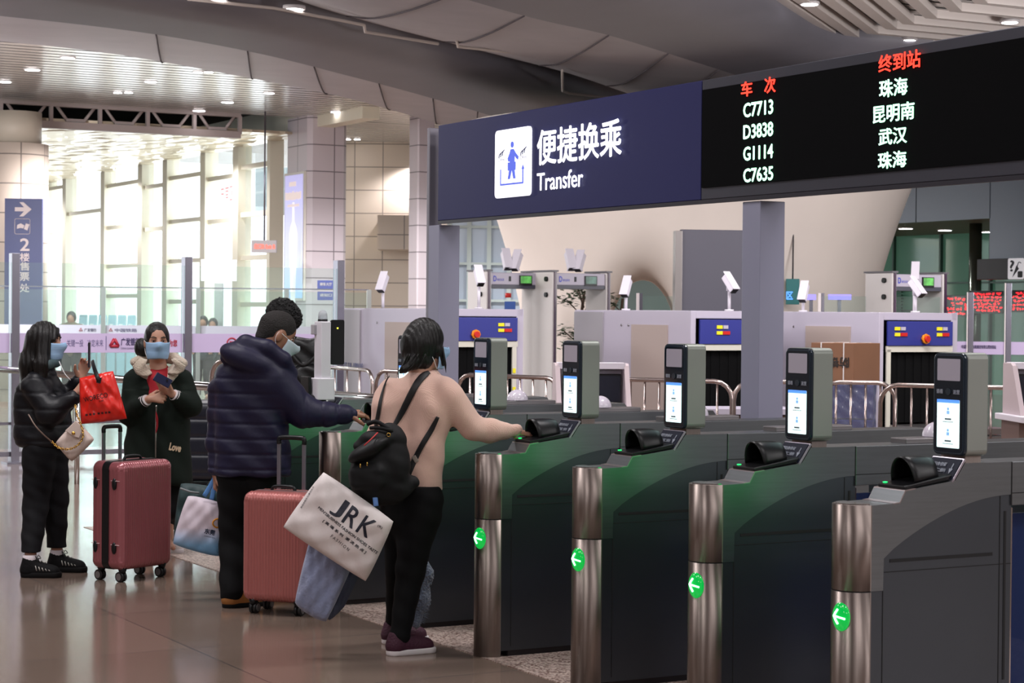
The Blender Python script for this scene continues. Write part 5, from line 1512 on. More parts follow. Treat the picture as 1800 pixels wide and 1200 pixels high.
def bump_pattern(m, kind, scale, strength, dist=.01):
    nt = m.node_tree; b = nt.nodes['Principled BSDF']
    tc = nt.nodes.new('ShaderNodeTexCoord'); mp = nt.nodes.new('ShaderNodeMapping'); mp.inputs['Rotation'].default_value = (0, R(45), 0)
    v = nt.nodes.new('ShaderNodeTexVoronoi'); v.inputs['Scale'].default_value = scale; v.inputs['Randomness'].default_value = .15
    nt.links.new(tc.outputs['Object'], mp.inputs[0]); nt.links.new(mp.outputs[0], v.inputs['Vector'])
    bp = nt.nodes.new('ShaderNodeBump'); bp.inputs['Strength'].default_value = strength; bp.inputs['Distance'].default_value = dist
    nt.links.new(v.outputs['Distance'], bp.inputs['Height']); nt.links.new(bp.outputs[0], b.inputs['Normal'])
blackc = mat('black_cloth', (9, 9, 11), .85, bump=(30, .1), spec=.2)

# ---------------------------------------------------------------- woman in the pink sweater
w1 = Fig(712, 9.5, 'person in pink waffle knit sweater and black trousers, back turned, reaching to a ticket gate')
J = w1.J
c = J(748, 606, .02); f, r, u = frame((.82, .56, -.10))
handp = J(903, 757, .06)
S = w1.grid(640, 552, 950, 1165, -.28, .36, .005, -.02)
S.D[:] = 1
head(S, c, f, u, r, J(736, 678, .0), .98)
S.cap(J(724, 860), J(726, 720), .055, .06, k=.05); S.cap(J(700, 700, .04), J(780, 700, -.03), .04, .04, k=.04)
S.chain([J(793, 700, -.05), J(832, 754, .0), handp], [.045, .038, .026], .03)
hand(S, J(901, 757, .06), (J(925, 762, .10)-J(901, 757, .06)), (0, .1, -1), .55, .98, thumb=1)
S.chain([J(683, 700, .06), J(668, 772, .07), J(660, 850, .0)], [.042, .036, .024], .03)
hand(S, J(660, 850, .0), (0, 0, -1), (-1, .2, 0), 1.2, .92, thumb=1)
a1, a2 = w1.G(680, 1152)+U*.058+UP*.09, w1.G(672, 1132)+U*.058+UP*.09
leg(S, J(738, 885, -.03), J(724, 1000, -.04), a1+U*.0, a1+U*.12-UP*.05); leg(S, J(706, 885, .06), J(703, 1000, .09), a2, a2+U*.12-UP*.05)
b1 = S.build('body', skin, w1.e)
# hair
S = SDF(c-Vector((.24, .22, .26)), c+Vector((.2, .22, .16)), .0045)
S.el(c+u*.020-f*.014, (.087, .100, .110), (r, f, u))
S.cap(c-u*.02-f*.05, J(722, 640, -.06), .066, .026, k=.05); S.cap(c-f*.03-u*.03, J(745, 636, -.03), .070, .034, k=.05); S.chain([J(724, 636, -.06), J(711, 648, -.08), J(701, 656, -.09)], [.032, .017, .003], .02)
S.el(c+f*.085-u*.055, (.062, .055, .075), (r, f, u), k=.02, sub=True)
S.cap(c+r*.06+f*.035-u*.02, J(779, 642, .0), .022, .006, k=.02)
S.disp(lambda x, y, z: .0022*np.sin(x*260+y*190+30*z)*np.sin(z*9))
S.build('hair', hairm, w1.e)
o = MB()
for k in (0, 1, 3, 4, 7):
    x0 = 702+k*4.4+random.uniform(-1.5, 1.5); o.tube(crom([J(x0+16, 622, -.09), J(x0+7, 641, -.09), J(x0+random.uniform(-3, 2), 654-k*.8+random.uniform(-2, 2), -.10)], 4), [.0045]*6+[.003, .002, .001], 5)
o.tube(crom([c+r*.07+f*.05, J(782, 636, -.02), J(784, 655, -.02)], 4), [.006]*6+[.004, .002, .001], 5)
o.build('loose_hair', hairm, w1.e)
MB().tube(crom([c+r*.077-f*.0+u*.0, c+r*.074+f*.045-u*.03], 3), .0016, 6).build('mask_loop', loopm, w1.e)
mask(w1.e, c, f, u, r, .98, maskb)
# sweater
knit = mat('pink_waffle_knit', (230, 190, 174), .85, sheen=.3); bump_pattern(knit, 'v', 190, .65, .005)
S = w1.grid(640, 655, 915, 870, -.25, .32, .0055)
S.cap(J(694, 715, .03), J(704, 800, .02), .098, .090, k=.05); S.cap(J(704, 800, .02), J(722, 868, .0), .090, .098, k=.05)
S.cap(J(762, 715, -.03), J(746, 790, -.0), .095, .088, k=.06); S.cap(J(746, 790, 0), J(741, 868, .0), .090, .100, k=.05)
S.cap(J(692, 689, .05), J(782, 684, -.035), .066, .062, k=.06)
S.cap(J(744, 657, .01), J(740, 690, 0), .066, .10, k=.05)
S.chain([J(792, 700, -.05), J(832, 751, .0)], [.072, .062], .04); S.chain([J(832, 751, .0), J(862, 757, .03), J(888, 757, .05)], [.060, .052, .042], .02)
S.cap(J(886, 757, .05), J(906, 757, .062), .036, .033, k=.008)
S.chain([J(682, 700, .06), J(666, 770, .075), J(661, 838, .01)], [.064, .052, .038], .04)
zz0 = J(730, 861).z; S.cut((0, 0, zz0), (0, 0, -1), .008); S.cut(J(744, 649), (0.12, 0, 1), .01)
S.disp(lambda x, y, z: .0045*np.sin(26*z+22*x+3*np.sin(9*y))*np.sin(11*x-16*z)+.003*np.sin(47*x+31*z))
sw = S.build('sweater', knit, w1.e, relax=1)
sweat_bvh = bvh_of(sw, w1.o)
# trousers and the black hem under the sweater
S = w1.grid(655, 850, 790, 1120, -.22, .30, .0055)
S.chain([J(740, 878, -.03), J(722, 1000, -.04), a1+U*.01+UP*.0], [.106, .070, .047], .02); S.chain([J(705, 885, .05), J(702, 1000, .08), a2+U*.01], [.100, .066, .045], .02); S.cap(a2+U*.01, a2+U*.01-UP*.02, .045, .042, k=.01); S.cap(a1+U*.01, a1+U*.01-UP*.02, .047, .044, k=.01)
S.cap(J(722, 858), J(724, 902), .135, .140, k=.04, flat=((.45, .89, 0), 1.2))
S.cut((0, 0, J(720, 852).z), (0, 0, 1))
S.disp(lambda x, y, z: .0014*np.sin(60*z+25*x))
S.build('trousers', blackc, w1.e)
plum = mat('plum_knit_upper', (62, 20, 42), .7, bump=(90, .4)); solew = mat('white_sole', (222, 214, 216), .5)
shoe(w1.e, w1.G(680, 1152), U, .255, plum, solew, w=.041); shoe(w1.e, w1.G(672, 1132), U, .25, plum, solew, w=.041, laces=mat('plum_lace', (60, 20, 40), .7))

# ---------------------------------------------------------------- man in the navy puffer
w2 = Fig(430, 11.0, 'person in navy quilted puffer jacket bending his head over the ticket gate, card in hand')
J = w2.J
c = J(488, 588, .0); f, r, u = frame((.80, .32, -.46))
S = w2.grid(360, 538, 645, 1075, -.3, .42, .0055, -.02)
head(S, c, f, u, r, J(452, 650, .0), 1.08, .058)
S.cap(J(442, 830), J(442, 700), .07, .08, k=.05); S.cap(J(408, 684, .06), J(470, 680, -.04), .05, .05, k=.05)
hp = J(613, 727, .02)
S.chain([J(475, 672, -.06), J(535, 726, -.02), hp], [.05, .045, .028], .03)
hand(S, hp, (J(632, 724, .06)-hp)+Vector((0, 0, -.01)), (.2, .5, -.8), .75, 1.05, thumb=-1)
S.chain([J(396, 680, .08), J(384, 770, .09), J(381, 832, .05)], [.05, .04, .028], .03)
hand(S, J(381, 832, .05), (.02, 0, -1), (1, -.2, 0), 1.5, 1.0, thumb=1)
f1, f2_ = w2.G(391, 1068)+U*.062+UP*.1, w2.G(440, 1042)+U*.062+UP*.1
leg(S, J(412, 850, .02), J(408, 950, .0), f1, f1+U*.13-UP*.06, (.08, .055, .04)); leg(S, J(458, 850, .0), J(458, 950, .05), f2_, f2_+U*.13-UP*.06, (.08, .055, .04))
S.build('body', skin_d, w2.e)
S = SDF(c-Vector((.16, .16, .16)), c+Vector((.16, .16, .16)), .0045)
S.el(c+(u*.024-f*.010)*1.08, (.0815, .100, .107), (r, f, u)); S.cap(c+(u*.03-f*.05)*1.08, c-(u*.045+f*.062)*1.05, .07, .046, k=.03)
S.cut(c+u*.004+f*.058, (f*.80-u*.62)); S.el(c+f*.095-u*.01, (.085, .058, .06), (r, f, u), k=.01, sub=True)
for t in (-1, 1): S.el(c+r*t*.08-u*.02-f*.0, (.02, .03, .045), (r, f, u), k=.01, sub=True)
S.build('hair', mat('short_black_hair', (30, 25, 24), .8, bump=(160, .9)), w2.e)
mask(w2.e, c, f, u, r, 1.08, maskw); eyes(w2.e, c, f, u, r, 1.08)
navyj = mat('navy_puffer', (27, 25, 52), .5, spec=.3, bump=(16, .4))
S = w2.grid(355, 585, 630, 850, -.34, .42, .0065)
S.cap(J(420, 672, .03), J(424, 822, .02), .135, .148, k=.06); S.cap(J(458, 668, -.02), J(468, 822, .0), .135, .142, k=.06)
S.cap(J(405, 672, .08), J(478, 668, -.06), .085, .09, k=.06)
S.cap(J(392, 690, .08), J(384, 780, .09), .088, .066, k=.03); S.cap(J(384, 780, .09), J(381, 826, .05), .066, .048, k=.03)
S.cut((0, 0, J(440, 836).z), (0, 0, -1), .02)
# stitched channels on trunk
S.disp(lambda x, y, z: .006*np.exp(-((((z-J(440, 836).z)/.083) % 1-.5)/.10)**2)+.004*np.sin(33*x+40*z+20*y))
T = S
T.chain([J(480, 668, -.07), J(534, 724, -.03)], [.104, .088], .04); T.chain([J(534, 724, -.03), J(572, 728, -.01), J(606, 728, .02)], [.084, .066, .056], .03); T.cap(J(604, 728, .02), J(615, 728, .025), .046, .044, k=.008)
def sleeve_q(x, y, z):
    g = .005*np.exp(-((((x-J(500, 700).x)/.085) % 1-.5)/.11)**2)*(x > J(520, 700).x)*(z < J(560, 700).z+.06)
    return g
T.disp(sleeve_q)
# hood lying on the shoulders
T.el(J(438, 632, -.10), (.170, .105, .078), ((.93, .0, -.36), (0, 1, 0), (.36, 0, .93)), k=.03)
T.chain([J(400, 628, -.04), J(432, 604, -.10), J(470, 612, -.12), J(498, 632, -.10), J(512, 656, -.04)], [.042, .048, .046, .042, .036], .02)
T.chain([J(498, 640, .10), J(470, 620, .12), J(430, 612, .10)], [.04, .045, .045], .02)
T.build('puffer_jacket', navyj, w2.e, relax=1)
S = w2.grid(375, 820, 500, 1060, -.22, .3, .0065)
S.chain([J(414, 840, .02), J(409, 950, .0), f1+Vector((-.01, 0, -.03))], [.105, .074, .064], .02); S.chain([J(458, 840, .0), J(458, 950, .05), f2_-UP*.03], [.105, .074, .062], .02)
S.disp(lambda x, y, z: .004*np.sin(45*z+18*x))
S.cut((0, 0, .045), (0, 0, -1))
S.build('trousers', blackc, w2.e)
tanm = mat('tan_suede', (150, 96, 44), .75); blk_s = mat('black_sole', (12, 11, 12), .7, spec=.2)
shoe(w2.e, w2.G(391, 1068), U, .29, tanm, blk_s, w=.045, hgt=.10); shoe(w2.e, w2.G(440, 1042), U, .29, tanm, blk_s, w=.045, hgt=.10)
tag(MB().box((0, 0, 0), (.086, .054, .0012), Matrix.Rotation(R(-60), 3, 'Y')).build('identity_card', mat('card_white', (222, 226, 228), .3), loc=P(633, 722, 11.06)), 'white identity card held by the man in navy over the gate scanner', 'card')

# ---------------------------------------------------------------- girl in the black jacket
w3 = Fig(85, 12.2, 'person in black puffer jacket with long dark hair, seen side on, holding up a phone')
J = w3.J
c = J(81, 601, .0); f, r, u = frame((.97, -.22, -.03))
S = w3.grid(30, 560, 175, 1015, -.36, .32, .0055, -.02)
head(S, c, f, u, r, J(72, 655, .0), .98, .048)
S.cap(J(76, 780), J(74, 690), .07, .075, k=.05)
wr = J(133, 694, -.16)
S.chain([J(64, 680, -.12), J(94, 724, -.17), wr], [.045, .038, .024], .03)
hand(S, J(131, 692, -.16), (.8, -.1, .62), (.2, .9, -.1), 1.5, .98, thumb=-1)
wr2 = J(143, 664, .02)
S.chain([J(88, 680, .1), J(118, 706, .07), wr2], [.045, .036, .024], .03)
hand(S, wr2, (.25, .0, .97), (.3, -.9, .1), .95, .98, thumb=-1, curls=[.7, .9, 1.0, 1.1])
g1_, g2_ = w3.G(36, 1014)+Vector((.056, 0, .09)), w3.G(84, 1004)+Vector((.056, -.005, .09))
leg(S, J(66, 800, -.05), J(62, 885, -.06), g1_, g1_+Vector((.13, -.02, -.05))); leg(S, J(92, 800, .05), J(100, 880, .06), g2_, g2_+Vector((.13, -.02, -.05)))
S.build('body', skin, w3.e)
S = w3.grid(28, 560, 112, 700, -.2, .16, .005)
S.el(c+u*.022-f*.016, (.086, .103, .108), (r, f, u))
S.chain([c-f*.05, J(56, 640, .0), J(50, 690, -.02)], [.082, .078, .045], .03); S.cap(J(50, 680, -.04), J(38, 688, -.04), .04, .012, k=.03)
S.cap(c+r*.05+u*.03+f*.02, J(74, 640, -.09), .042, .045, k=.03); S.cap(J(74, 640, -.09), J(68, 690, -.11), .045, .03, k=.03)
S.cap(c+u*.075+f*.065, c+u*.02+f*.075+r*.05, .018, .012, k=.02)
S.el(c+f*.095-u*.045, (.060, .056, .080), (r, f, u), k=.015, sub=True)
S.disp(lambda x, y, z: .0025*np.sin(x*230+y*120+8*np.sin(z*6)))
S.build('hair', hairm, w3.e)
mask(w3.e, c, f, u, r, .98, maskb); eyes(w3.e, c, f, u, r, .98)
pj = mat('black_puffer', (13, 13, 19), .45, spec=.3, bump=(13, .5))
S = w3.grid(22, 636, 145, 796, -.34, .3, .0065)
S.cap(J(72, 682, .0), J(76, 765, .0), .122, .150, k=.06); S.cap(J(50, 700, 0), J(52, 765, 0), .09, .09, k=.06); S.cap(J(98, 700, 0), J(100, 765, .0), .08, .095, k=.06)
S.cap(J(76, 650, 0), J(74, 670, 0), .07, .1, k=.04)
S.chain([J(60, 678, -.11), J(88, 726, -.17), J(129, 698, -.165)], [.082, .082, .046], .03)
S.chain([J(88, 680, .1), J(114, 704, .07), J(138, 670, .03)], [.07, .062, .046], .03)
S.cut((0, 0, J(76, 787).z), (0, 0, -1), .03)
S.disp(lambda x, y, z: .005*np.exp(-((((z-J(76, 787).z)/.098) % 1-.5)/.10)**2)+.005*np.sin(30*x+24*z+15*y)*np.sin(20*z))
S.build('puffer_jacket', pj, w3.e, relax=1)
S = w3.grid(66, 622, 112, 662, -.12, .12, .005); S.chain([J(98, 636, -.02), J(84, 640, -.085), J(76, 640, -.02), J(84, 640, .07), J(98, 636, -.02)], [.03]*5, .02)
S.build('neck_scarf', mat('grey_green_scarf', (66, 84, 88), .8), w3.e)
MB().tube(crom([J(104, 635, -.08), J(113, 655, -.1), J(124, 668, -.1)], 4), .003, 6).build('mask_loop', loopm, w3.e)
S = w3.grid(30, 775, 130, 975, -.24, .24, .006)
S.chain([J(70, 795, -.04), J(63, 885, -.06), g1_+UP*.0], [.108, .078, .056], .02); S.chain([J(92, 795, .05), J(98, 872, .07), g2_+UP*.0], [.100, .078, .054], .02)
S.disp(lambda x, y, z: .0028*np.sin(42*z+22*x+3*np.sin(15*x))+.0012*np.sin(90*z+40*x))
S.cut((0, 0, .150), (0, 0, -1), .004)
S.build('trousers', mat('washed_black_denim', (14, 14, 18), .8, spec=.25), w3.e)
for gg in (g1_, g2_): MB().tube([gg-UP*.02, gg+UP*.045], .041, 14).build('sock', mat('white_sock', (206, 196, 200), .8), w3.e)
sn = mat('black_sneaker', (10, 10, 12), .7, bump=(60, .3), spec=.2); lc = mat('black_lace', (18, 18, 20), .7)
dd = Vector((1, -.12, 0))
for gx_, gy_, dir_ in ((36, 1014, Vector((1, -.02, 0))), (84, 1004, Vector((1, -.1, 0)))):
    so = shoe(w3.e, w3.G(gx_, gy_), dir_, .25, sn, blk_s, w=.043, hgt=.10, laces=lc, sole_h=.035)
    hh = w3.G(gx_, gy_); hh.z = 0; m = MB(); sd = Vector((dir_.y, -dir_.x, 0)).normalized()
    for k in range(5): m.tube([hh+dir_*(.10+.02*k)+sd*.040+UP*(.075-.006*k), hh+dir_*(.11+.02*k)+sd*.046+UP*(.045)], .003, 5)
    m.build('side_stripes', mat('silver_stripe', (190, 186, 180), .3, .5), so)
e = empty('mobile_phone', P(157, 640, 12.17), 0, 'black mobile phone held upright by the girl in the black puffer jacket', 'phone')
MB().box((0, .0, .058), (.011, .075, .155), Matrix.Rotation(R(8), 3, 'Z')).build('case', mat('phone_black', (30, 22, 34), .3), e, bevel=.004)
MB().box((-.006, 0, .058), (.001, .068, .145), Matrix.Rotation(R(8), 3, 'Z')).build('screen', mat('phone_screen', (40, 44, 56), .1, em=(120, 130, 150), ems=.3), e)

# ---------------------------------------------------------------- woman in the dark green coat
w4 = Fig(278, 13.1, 'person in long dark green coat with cream fleece collar and red top, facing the camera')
J = w4.J
c = J(276, 600, .0); f, r, u = frame((.30, -.95, -.02))
S = w4.grid(205, 560, 355, 985, -.36, .24, .0055, -.02)
head(S, c, f, u, r, J(279, 652, .02), 1.02, .05)
S.cap(J(278, 800, .02), J(278, 700, .02), .07, .075, k=.05); S.cap(J(244, 668, .02), J(312, 668, .02), .04, .04, k=.05); S.cap(J(279, 652, .02), J(279, 690, .02), .05, .07, k=.04)
ha, hb_ = J(262, 701, -.19), J(302, 692, -.19)
S.chain([J(236, 668, .0), J(228, 728, -.03), ha], [.045, .038, .024], .03); S.chain([J(320, 668, .0), J(334, 712, -.04), hb_], [.045, .038, .024], .03)
hand(S, ha, (.9, -.15, .12), (.1, .9, -.3), 1.25, .95, thumb=1)
hand(S, hb_, (-.75, -.2, .45), (-.1, .3, .9), .75, .98, thumb=-1, curls=[.15, .6, .8, .9])
l1, l2 = w4.G(296, 970)+UP*.09, w4.G(262, 985)+UP*.09
leg(S, J(296, 830, .02), J(294, 895, .0), l1, l1+Vector((.05, -.1, -.05))); leg(S, J(262, 830, .02), J(262, 895, .0), l2, l2+Vector((-.02, -.12, -.05)))
S.build('body', skin, w4.e)
S = SDF(c-Vector((.2, .18, .16)), c+Vector((.16, .18, .17)), .0045)
S.el(c+(u*.024-f*.014), (.083, .098, .107), (r, f, u)); S.el(J(249, 610, .06), (.048, .05, .062), k=.02); S.cap(c-f*.05-u*.03, J(252, 616, .05), .05, .04, k=.03)
S.el(c+f*.100-u*.018, (.064, .068, .098), (r, f, u), k=.012, sub=True)
S.disp(lambda x, y, z: .0008*np.sin(x*200+60*z))
S.build('hair', hairm, w4.e)
mask(w4.e, c, f, u, r, 1.02, maskb); eyes(w4.e, c, f, u, r, 1.02)
gco = mat('dark_green_coat', (19, 27, 22), .85, spec=.2, bump=(40, .15)); fle = mat('cream_fleece', (206, 190, 172), .95, sheen=.4, bump=(120, .8)); redt = mat('red_top', (160, 18, 34), .75)
S = w4.grid(205, 636, 352, 862, -.34, .24, .0065)
S.cap(J(258, 690, .03), J(250, 840, .03), .120, .125, k=.05); S.cap(J(297, 690, .03), J(302, 840, .03), .118, .140, k=.05)
S.cap(J(240, 664, .03), J(318, 664, .03), .062, .062, k=.05)
S.chain([J(236, 668, .0), J(226, 728, -.03), J(252, 707, -.16)], [.070, .070, .044], .03); S.chain([J(321, 668, .0), J(336, 712, -.04), J(312, 698, -.155)], [.070, .072, .044], .03)
S.el(J(280, 648, -.10), (.062, .10, .11), k=.02, sub=True)
S.cut((0, 0, J(280, 852).z), (0, 0, -1), .015); S.cut((0, 0, J(280, 641).z), (0, 0, 1), .03)
S.disp(lambda x, y, z: .005*np.sin(24*x+14*z)*(z < 1.1)+.003*np.sin(50*x+30*z))
co = S.build('coat', gco, w4.e, relax=1)
S = w4.grid(262, 636, 302, 690, -.16, .1, .005); S.cap(J(280, 668, -.0), J(280, 690, .0), .085, .10, k=.03, flat=((0, 1, 0), 1.0)); S.cap(J(280, 648, .02), J(280, 668, .0), .060, .085, k=.03); S.cut(J(280, 645), (0, -.4, 1), .01)
S.build('red_top', redt, w4.e)
cb4 = bvh_of(co, w4.o)
def band(name, pts, wds, m_, par, bvh, Yf, lift=.008, thick=.012, o=None):
    """soft ribbon hugging a garment, pts in pixels"""
    path, nrm = [], []
    for q_ in crom([(a_, b_, 0) for a_, b_ in pts], 4):
        px, py = q_.x, q_.y
        h, n = hug(bvh, px, py, lift, Yf); path.append(h-o); nrm.append(n)
    for _ in range(2): path = [path[0]]+[(path[i-1]+path[i]*2+path[i+1])/4 for i in range(1, len(path)-1)]+[path[-1]]; nrm = [nrm[0]]+[(nrm[i-1]+nrm[i]+nrm[i+1]).normalized() for i in range(1, len(nrm)-1)]+[nrm[-1]]
    c_ = crom(path, 2); cn = crom(nrm, 2); ww = []
    for i in range(len(c_)):
        t = i/(len(c_)-1)*(len(wds)-1); k = min(int(t), len(wds)-2); ww.append(wds[k]+(wds[k+1]-wds[k])*(t-k))
    m = MB(); n = len(c_); rings = []; seg = 10
    for i, p in enumerate(c_):
        d = (c_[min(i+1, n-1)]-c_[max(i-1, 0)]).normalized(); y = (cn[i]-d*cn[i].dot(d)).normalized(); x = y.cross(d)
        rings.append([p+x*math.cos(2*math.pi*k/seg)*ww[i]+y*math.sin(2*math.pi*k/seg)*thick for k in range(seg)])
    vs = [v for q in rings for v in q]; fs = [(i*seg+k, i*seg+(k+1) % seg, (i+1)*seg+(k+1) % seg, (i+1)*seg+k) for i in range(n-1) for k in range(seg)]
    m.add(vs, fs, 0, True); m.add(rings[0], [list(range(seg))[::-1]]); m.add(rings[-1], [list(range(seg))])
    return m.build(name, m_, par)
band('fleece_lapel', [(240, 636), (250, 645), (262, 656), (272, 670)], [.040, .060, .060, .014], fle, w4.e, cb4, 12.98, .008, .014, w4.o)
band('fleece_lapel', [(316, 636), (308, 648), (301, 660), (297, 674)], [.046, .066, .056, .014], fle, w4.e, cb4, 12.98, .008, .014, w4.o)
S = w4.grid(228, 622, 330, 650, -.05, .18, .006); S.chain([J(236, 636, .0), J(254, 629, .08), J(280, 628, .12), J(306, 630, .08), J(322, 638, .0)], [.028, .036, .04, .036, .03], .02)
S.build('fleece_hood', fle, w4.e)
band('zip', [(275, 712), (274, 740), (274, 775), (274, 805)], [.006, .006, .006, .006], mat('zip_steel', (150, 146, 140), .3, .8), w4.e, cb4, 12.95, .002, .003, w4.o)
band('red_lining', [(274.5, 722), (275.5, 735), (275.5, 750), (274, 762)], [.001, .012, .010, .001], redt, w4.e, cb4, 12.95, .003, .003, w4.o)
cuffw = mat('cuff_white', (222, 214, 216), .8); cuffd = mat('cuff_dark', (30, 36, 34), .8)
for a, b in ((J(249, 708, -.15), ha), (J(313, 698, -.15), hb_)):
    for k in range(5):
        p = a.lerp(b, .15+.12*k); q = a.lerp(b, .15+.12*(k+1)); MB().cyl(p, q, .041-.001*k, seg=18).build('cuff_stripe', cuffw if k % 2 == 0 else cuffd, w4.e)
h, n = hug(cb4, 308, 786, .004, 12.95)
lo = text_on('love_patch', 'Love', mat('love_cream', (206, 180, 150), .8), h-w4.o, (.97, -.1, -.22), (.2, 0, .97), .075, .052, w4.e, bold=.05, lift=.003)
drape(lo, cb4, (0, 1, 0), .005, w4.o)
S = w4.grid(240, 835, 325, 975, -.2, .2, .0065)
S.chain([J(298, 835, .02), J(297, 895, .0), l1+UP*.1], [.085, .068, .056], .02); S.chain([J(262, 835, .02), J(262, 895, .0), l2+UP*.1], [.085, .068, .056], .02)
S.build('trousers', blackc, w4.e)
wsn = mat('white_sneaker', (214, 204, 204), .6)
for gx_, gy_, d_ in ((293, 972, (.5, -.86, 0)), (262, 975, (-.1, -1, 0))):
    so = shoe(w4.e, w4.G(gx_, gy_-6), d_, .24, wsn, solew, w=.042, laces=cuffw)
    hh = w4.G(gx_, gy_-6); MB().tube([Vector((hh.x-.02, hh.y-.04, .06)), Vector((hh.x+.02, hh.y-.045, .085))], .012, 8).build('heel_tab', mat('orange_red_tab', (190, 80, 40), .6), so)
for gg in (l1, l2): MB().tube([gg-UP*.01, gg+UP*.05], .04, 14).build('sock', mat('grey_sock', (150, 146, 150), .8), w4.e)
e = empty('mobile_phone', P(286, 668, 12.82), 0, 'dark blue mobile phone in the hands of the woman in the green coat', 'phone')
MB().box((0, 0, .0), (.115, .012, .062), Matrix.Rotation(R(28), 3, 'Y') @ Matrix.Rotation(R(-25), 3, 'X')).build('case', mat('phone_navy', (20, 24, 54), .25), e, bevel=.005)
MB().cyl((.03, -.008, .0), (.03, -.012, .0), .007, seg=10).build('lens', blackp, e)

# ---------------------------------------------------------------- person behind the man, with backpack
w5 = Fig(530, 14.4, 'person with frizzy black hair and black backpack, half hidden by the man')
J = w5.J
c = J(500, 562, .0); f, r, u = frame((.8, .55, -.1))
S = w5.grid(470, 535, 585, 1000, -.34, .34, .008, -.02)
head(S, c, f, u, r, J(514, 610, .0), 1.02)
S.cap(J(525, 690), J(522, 640), .08, .09, k=.05)
q1, q2 = Vector((0, .0, .09)), Vector((.12, .12, .09))
leg(S, J(520, 715, .0), J(525, 830, .0), q1, q1+U*.12-UP*.05); leg(S, J(548, 715, .06), J(552, 830, .08), q2, q2+U*.12-UP*.05)
S.chain([J(550, 640, .0), J(560, 680, -.03), J(566, 700, .04)], [.045, .04, .03], .03)
hand(S, J(566, 700, .04), (.1, 0, -1), (1, 0, 0), 1.0, 1.0)
S.build('body', skin_d, w5.e)
S = SDF(c-Vector((.2, .2, .2)), c+Vector((.2, .2, .22)), .006)
S.el(c+u*.045-f*.02+r*.0, (.112, .120, .110), (r, f, u)); S.el(c+f*.10-u*.04, (.07, .06, .08), (r, f, u), k=.02, sub=True); S.el(c+X_*.055+u*.01, (.07, .09, .08), k=.03)
S.disp(lambda x, y, z: NZ(S, .022)+.004*np.sin(x*95+11*np.sin(z*31))*np.sin(z*88))
S.build('frizzy_hair', mat('frizzy_hair', (14, 13, 14), .7, bump=(90, 1.0)), w5.e)
S = w5.grid(470, 590, 590, 1000, -.34, .34, .009)
S.cap(J(522, 640, .0), J(530, 720, .0), .16, .15, k=.05); S.chain([J(552, 640, .0), J(560, 680, -.03), J(566, 694, .04)], [.07, .055, .045], .03)
S.cut((0, 0, J(530, 725).z), (0, 0, -1), .02)
S.build('jacket', mat('dark_jacket', (22, 22, 30), .7), w5.e)
S = w5.grid(470, 690, 590, 1000, -.3, .34, .009)
S.chain([J(520, 715, .0), J(525, 830, .0), q1], [.095, .07, .055], .02); S.chain([J(548, 715, .06), J(552, 830, .08), q2], [.095, .07, .055], .02)
S.build('trousers', mat('dark_navy_trousers', (18, 20, 36), .8), w5.e)
shoe(w5.e, Vector((-.06, -.03, 0)), U, .27, sn, blk_s); shoe(w5.e, Vector((.06, .09, 0)), U, .27, sn, blk_s)
bp5 = empty('backpack', P(535, 690, 14.1), 0, 'black backpack with dangling straps on the frizzy haired person', 'backpack')
S = SDF((-.2, -.16, -.08), (.2, .16, .45), .008); S.box((0, 0, .17), (.125, .09, .22), .06); S.box((.03, -.09, .10), (.09, .05, .10), .04, k=.02)
S.disp(lambda x, y, z: .006*np.sin(40*x+50*z)); S.build('pack', mat('black_nylon', (12, 12, 15), .45, bump=(40, .3)), bp5)
m = MB(); m.tube(crom([(-.10, -.10, .30), (0, -.13, .2), (.10, -.11, .27)], 5), .012, 8); m.tube(crom([(-.12, -.09, .05), (-.02, -.14, .0), (.10, -.12, .08), (.13, -.1, .2)], 5), .009, 8); m.build('strap', mat('black_webbing', (16, 16, 18), .6), bp5)

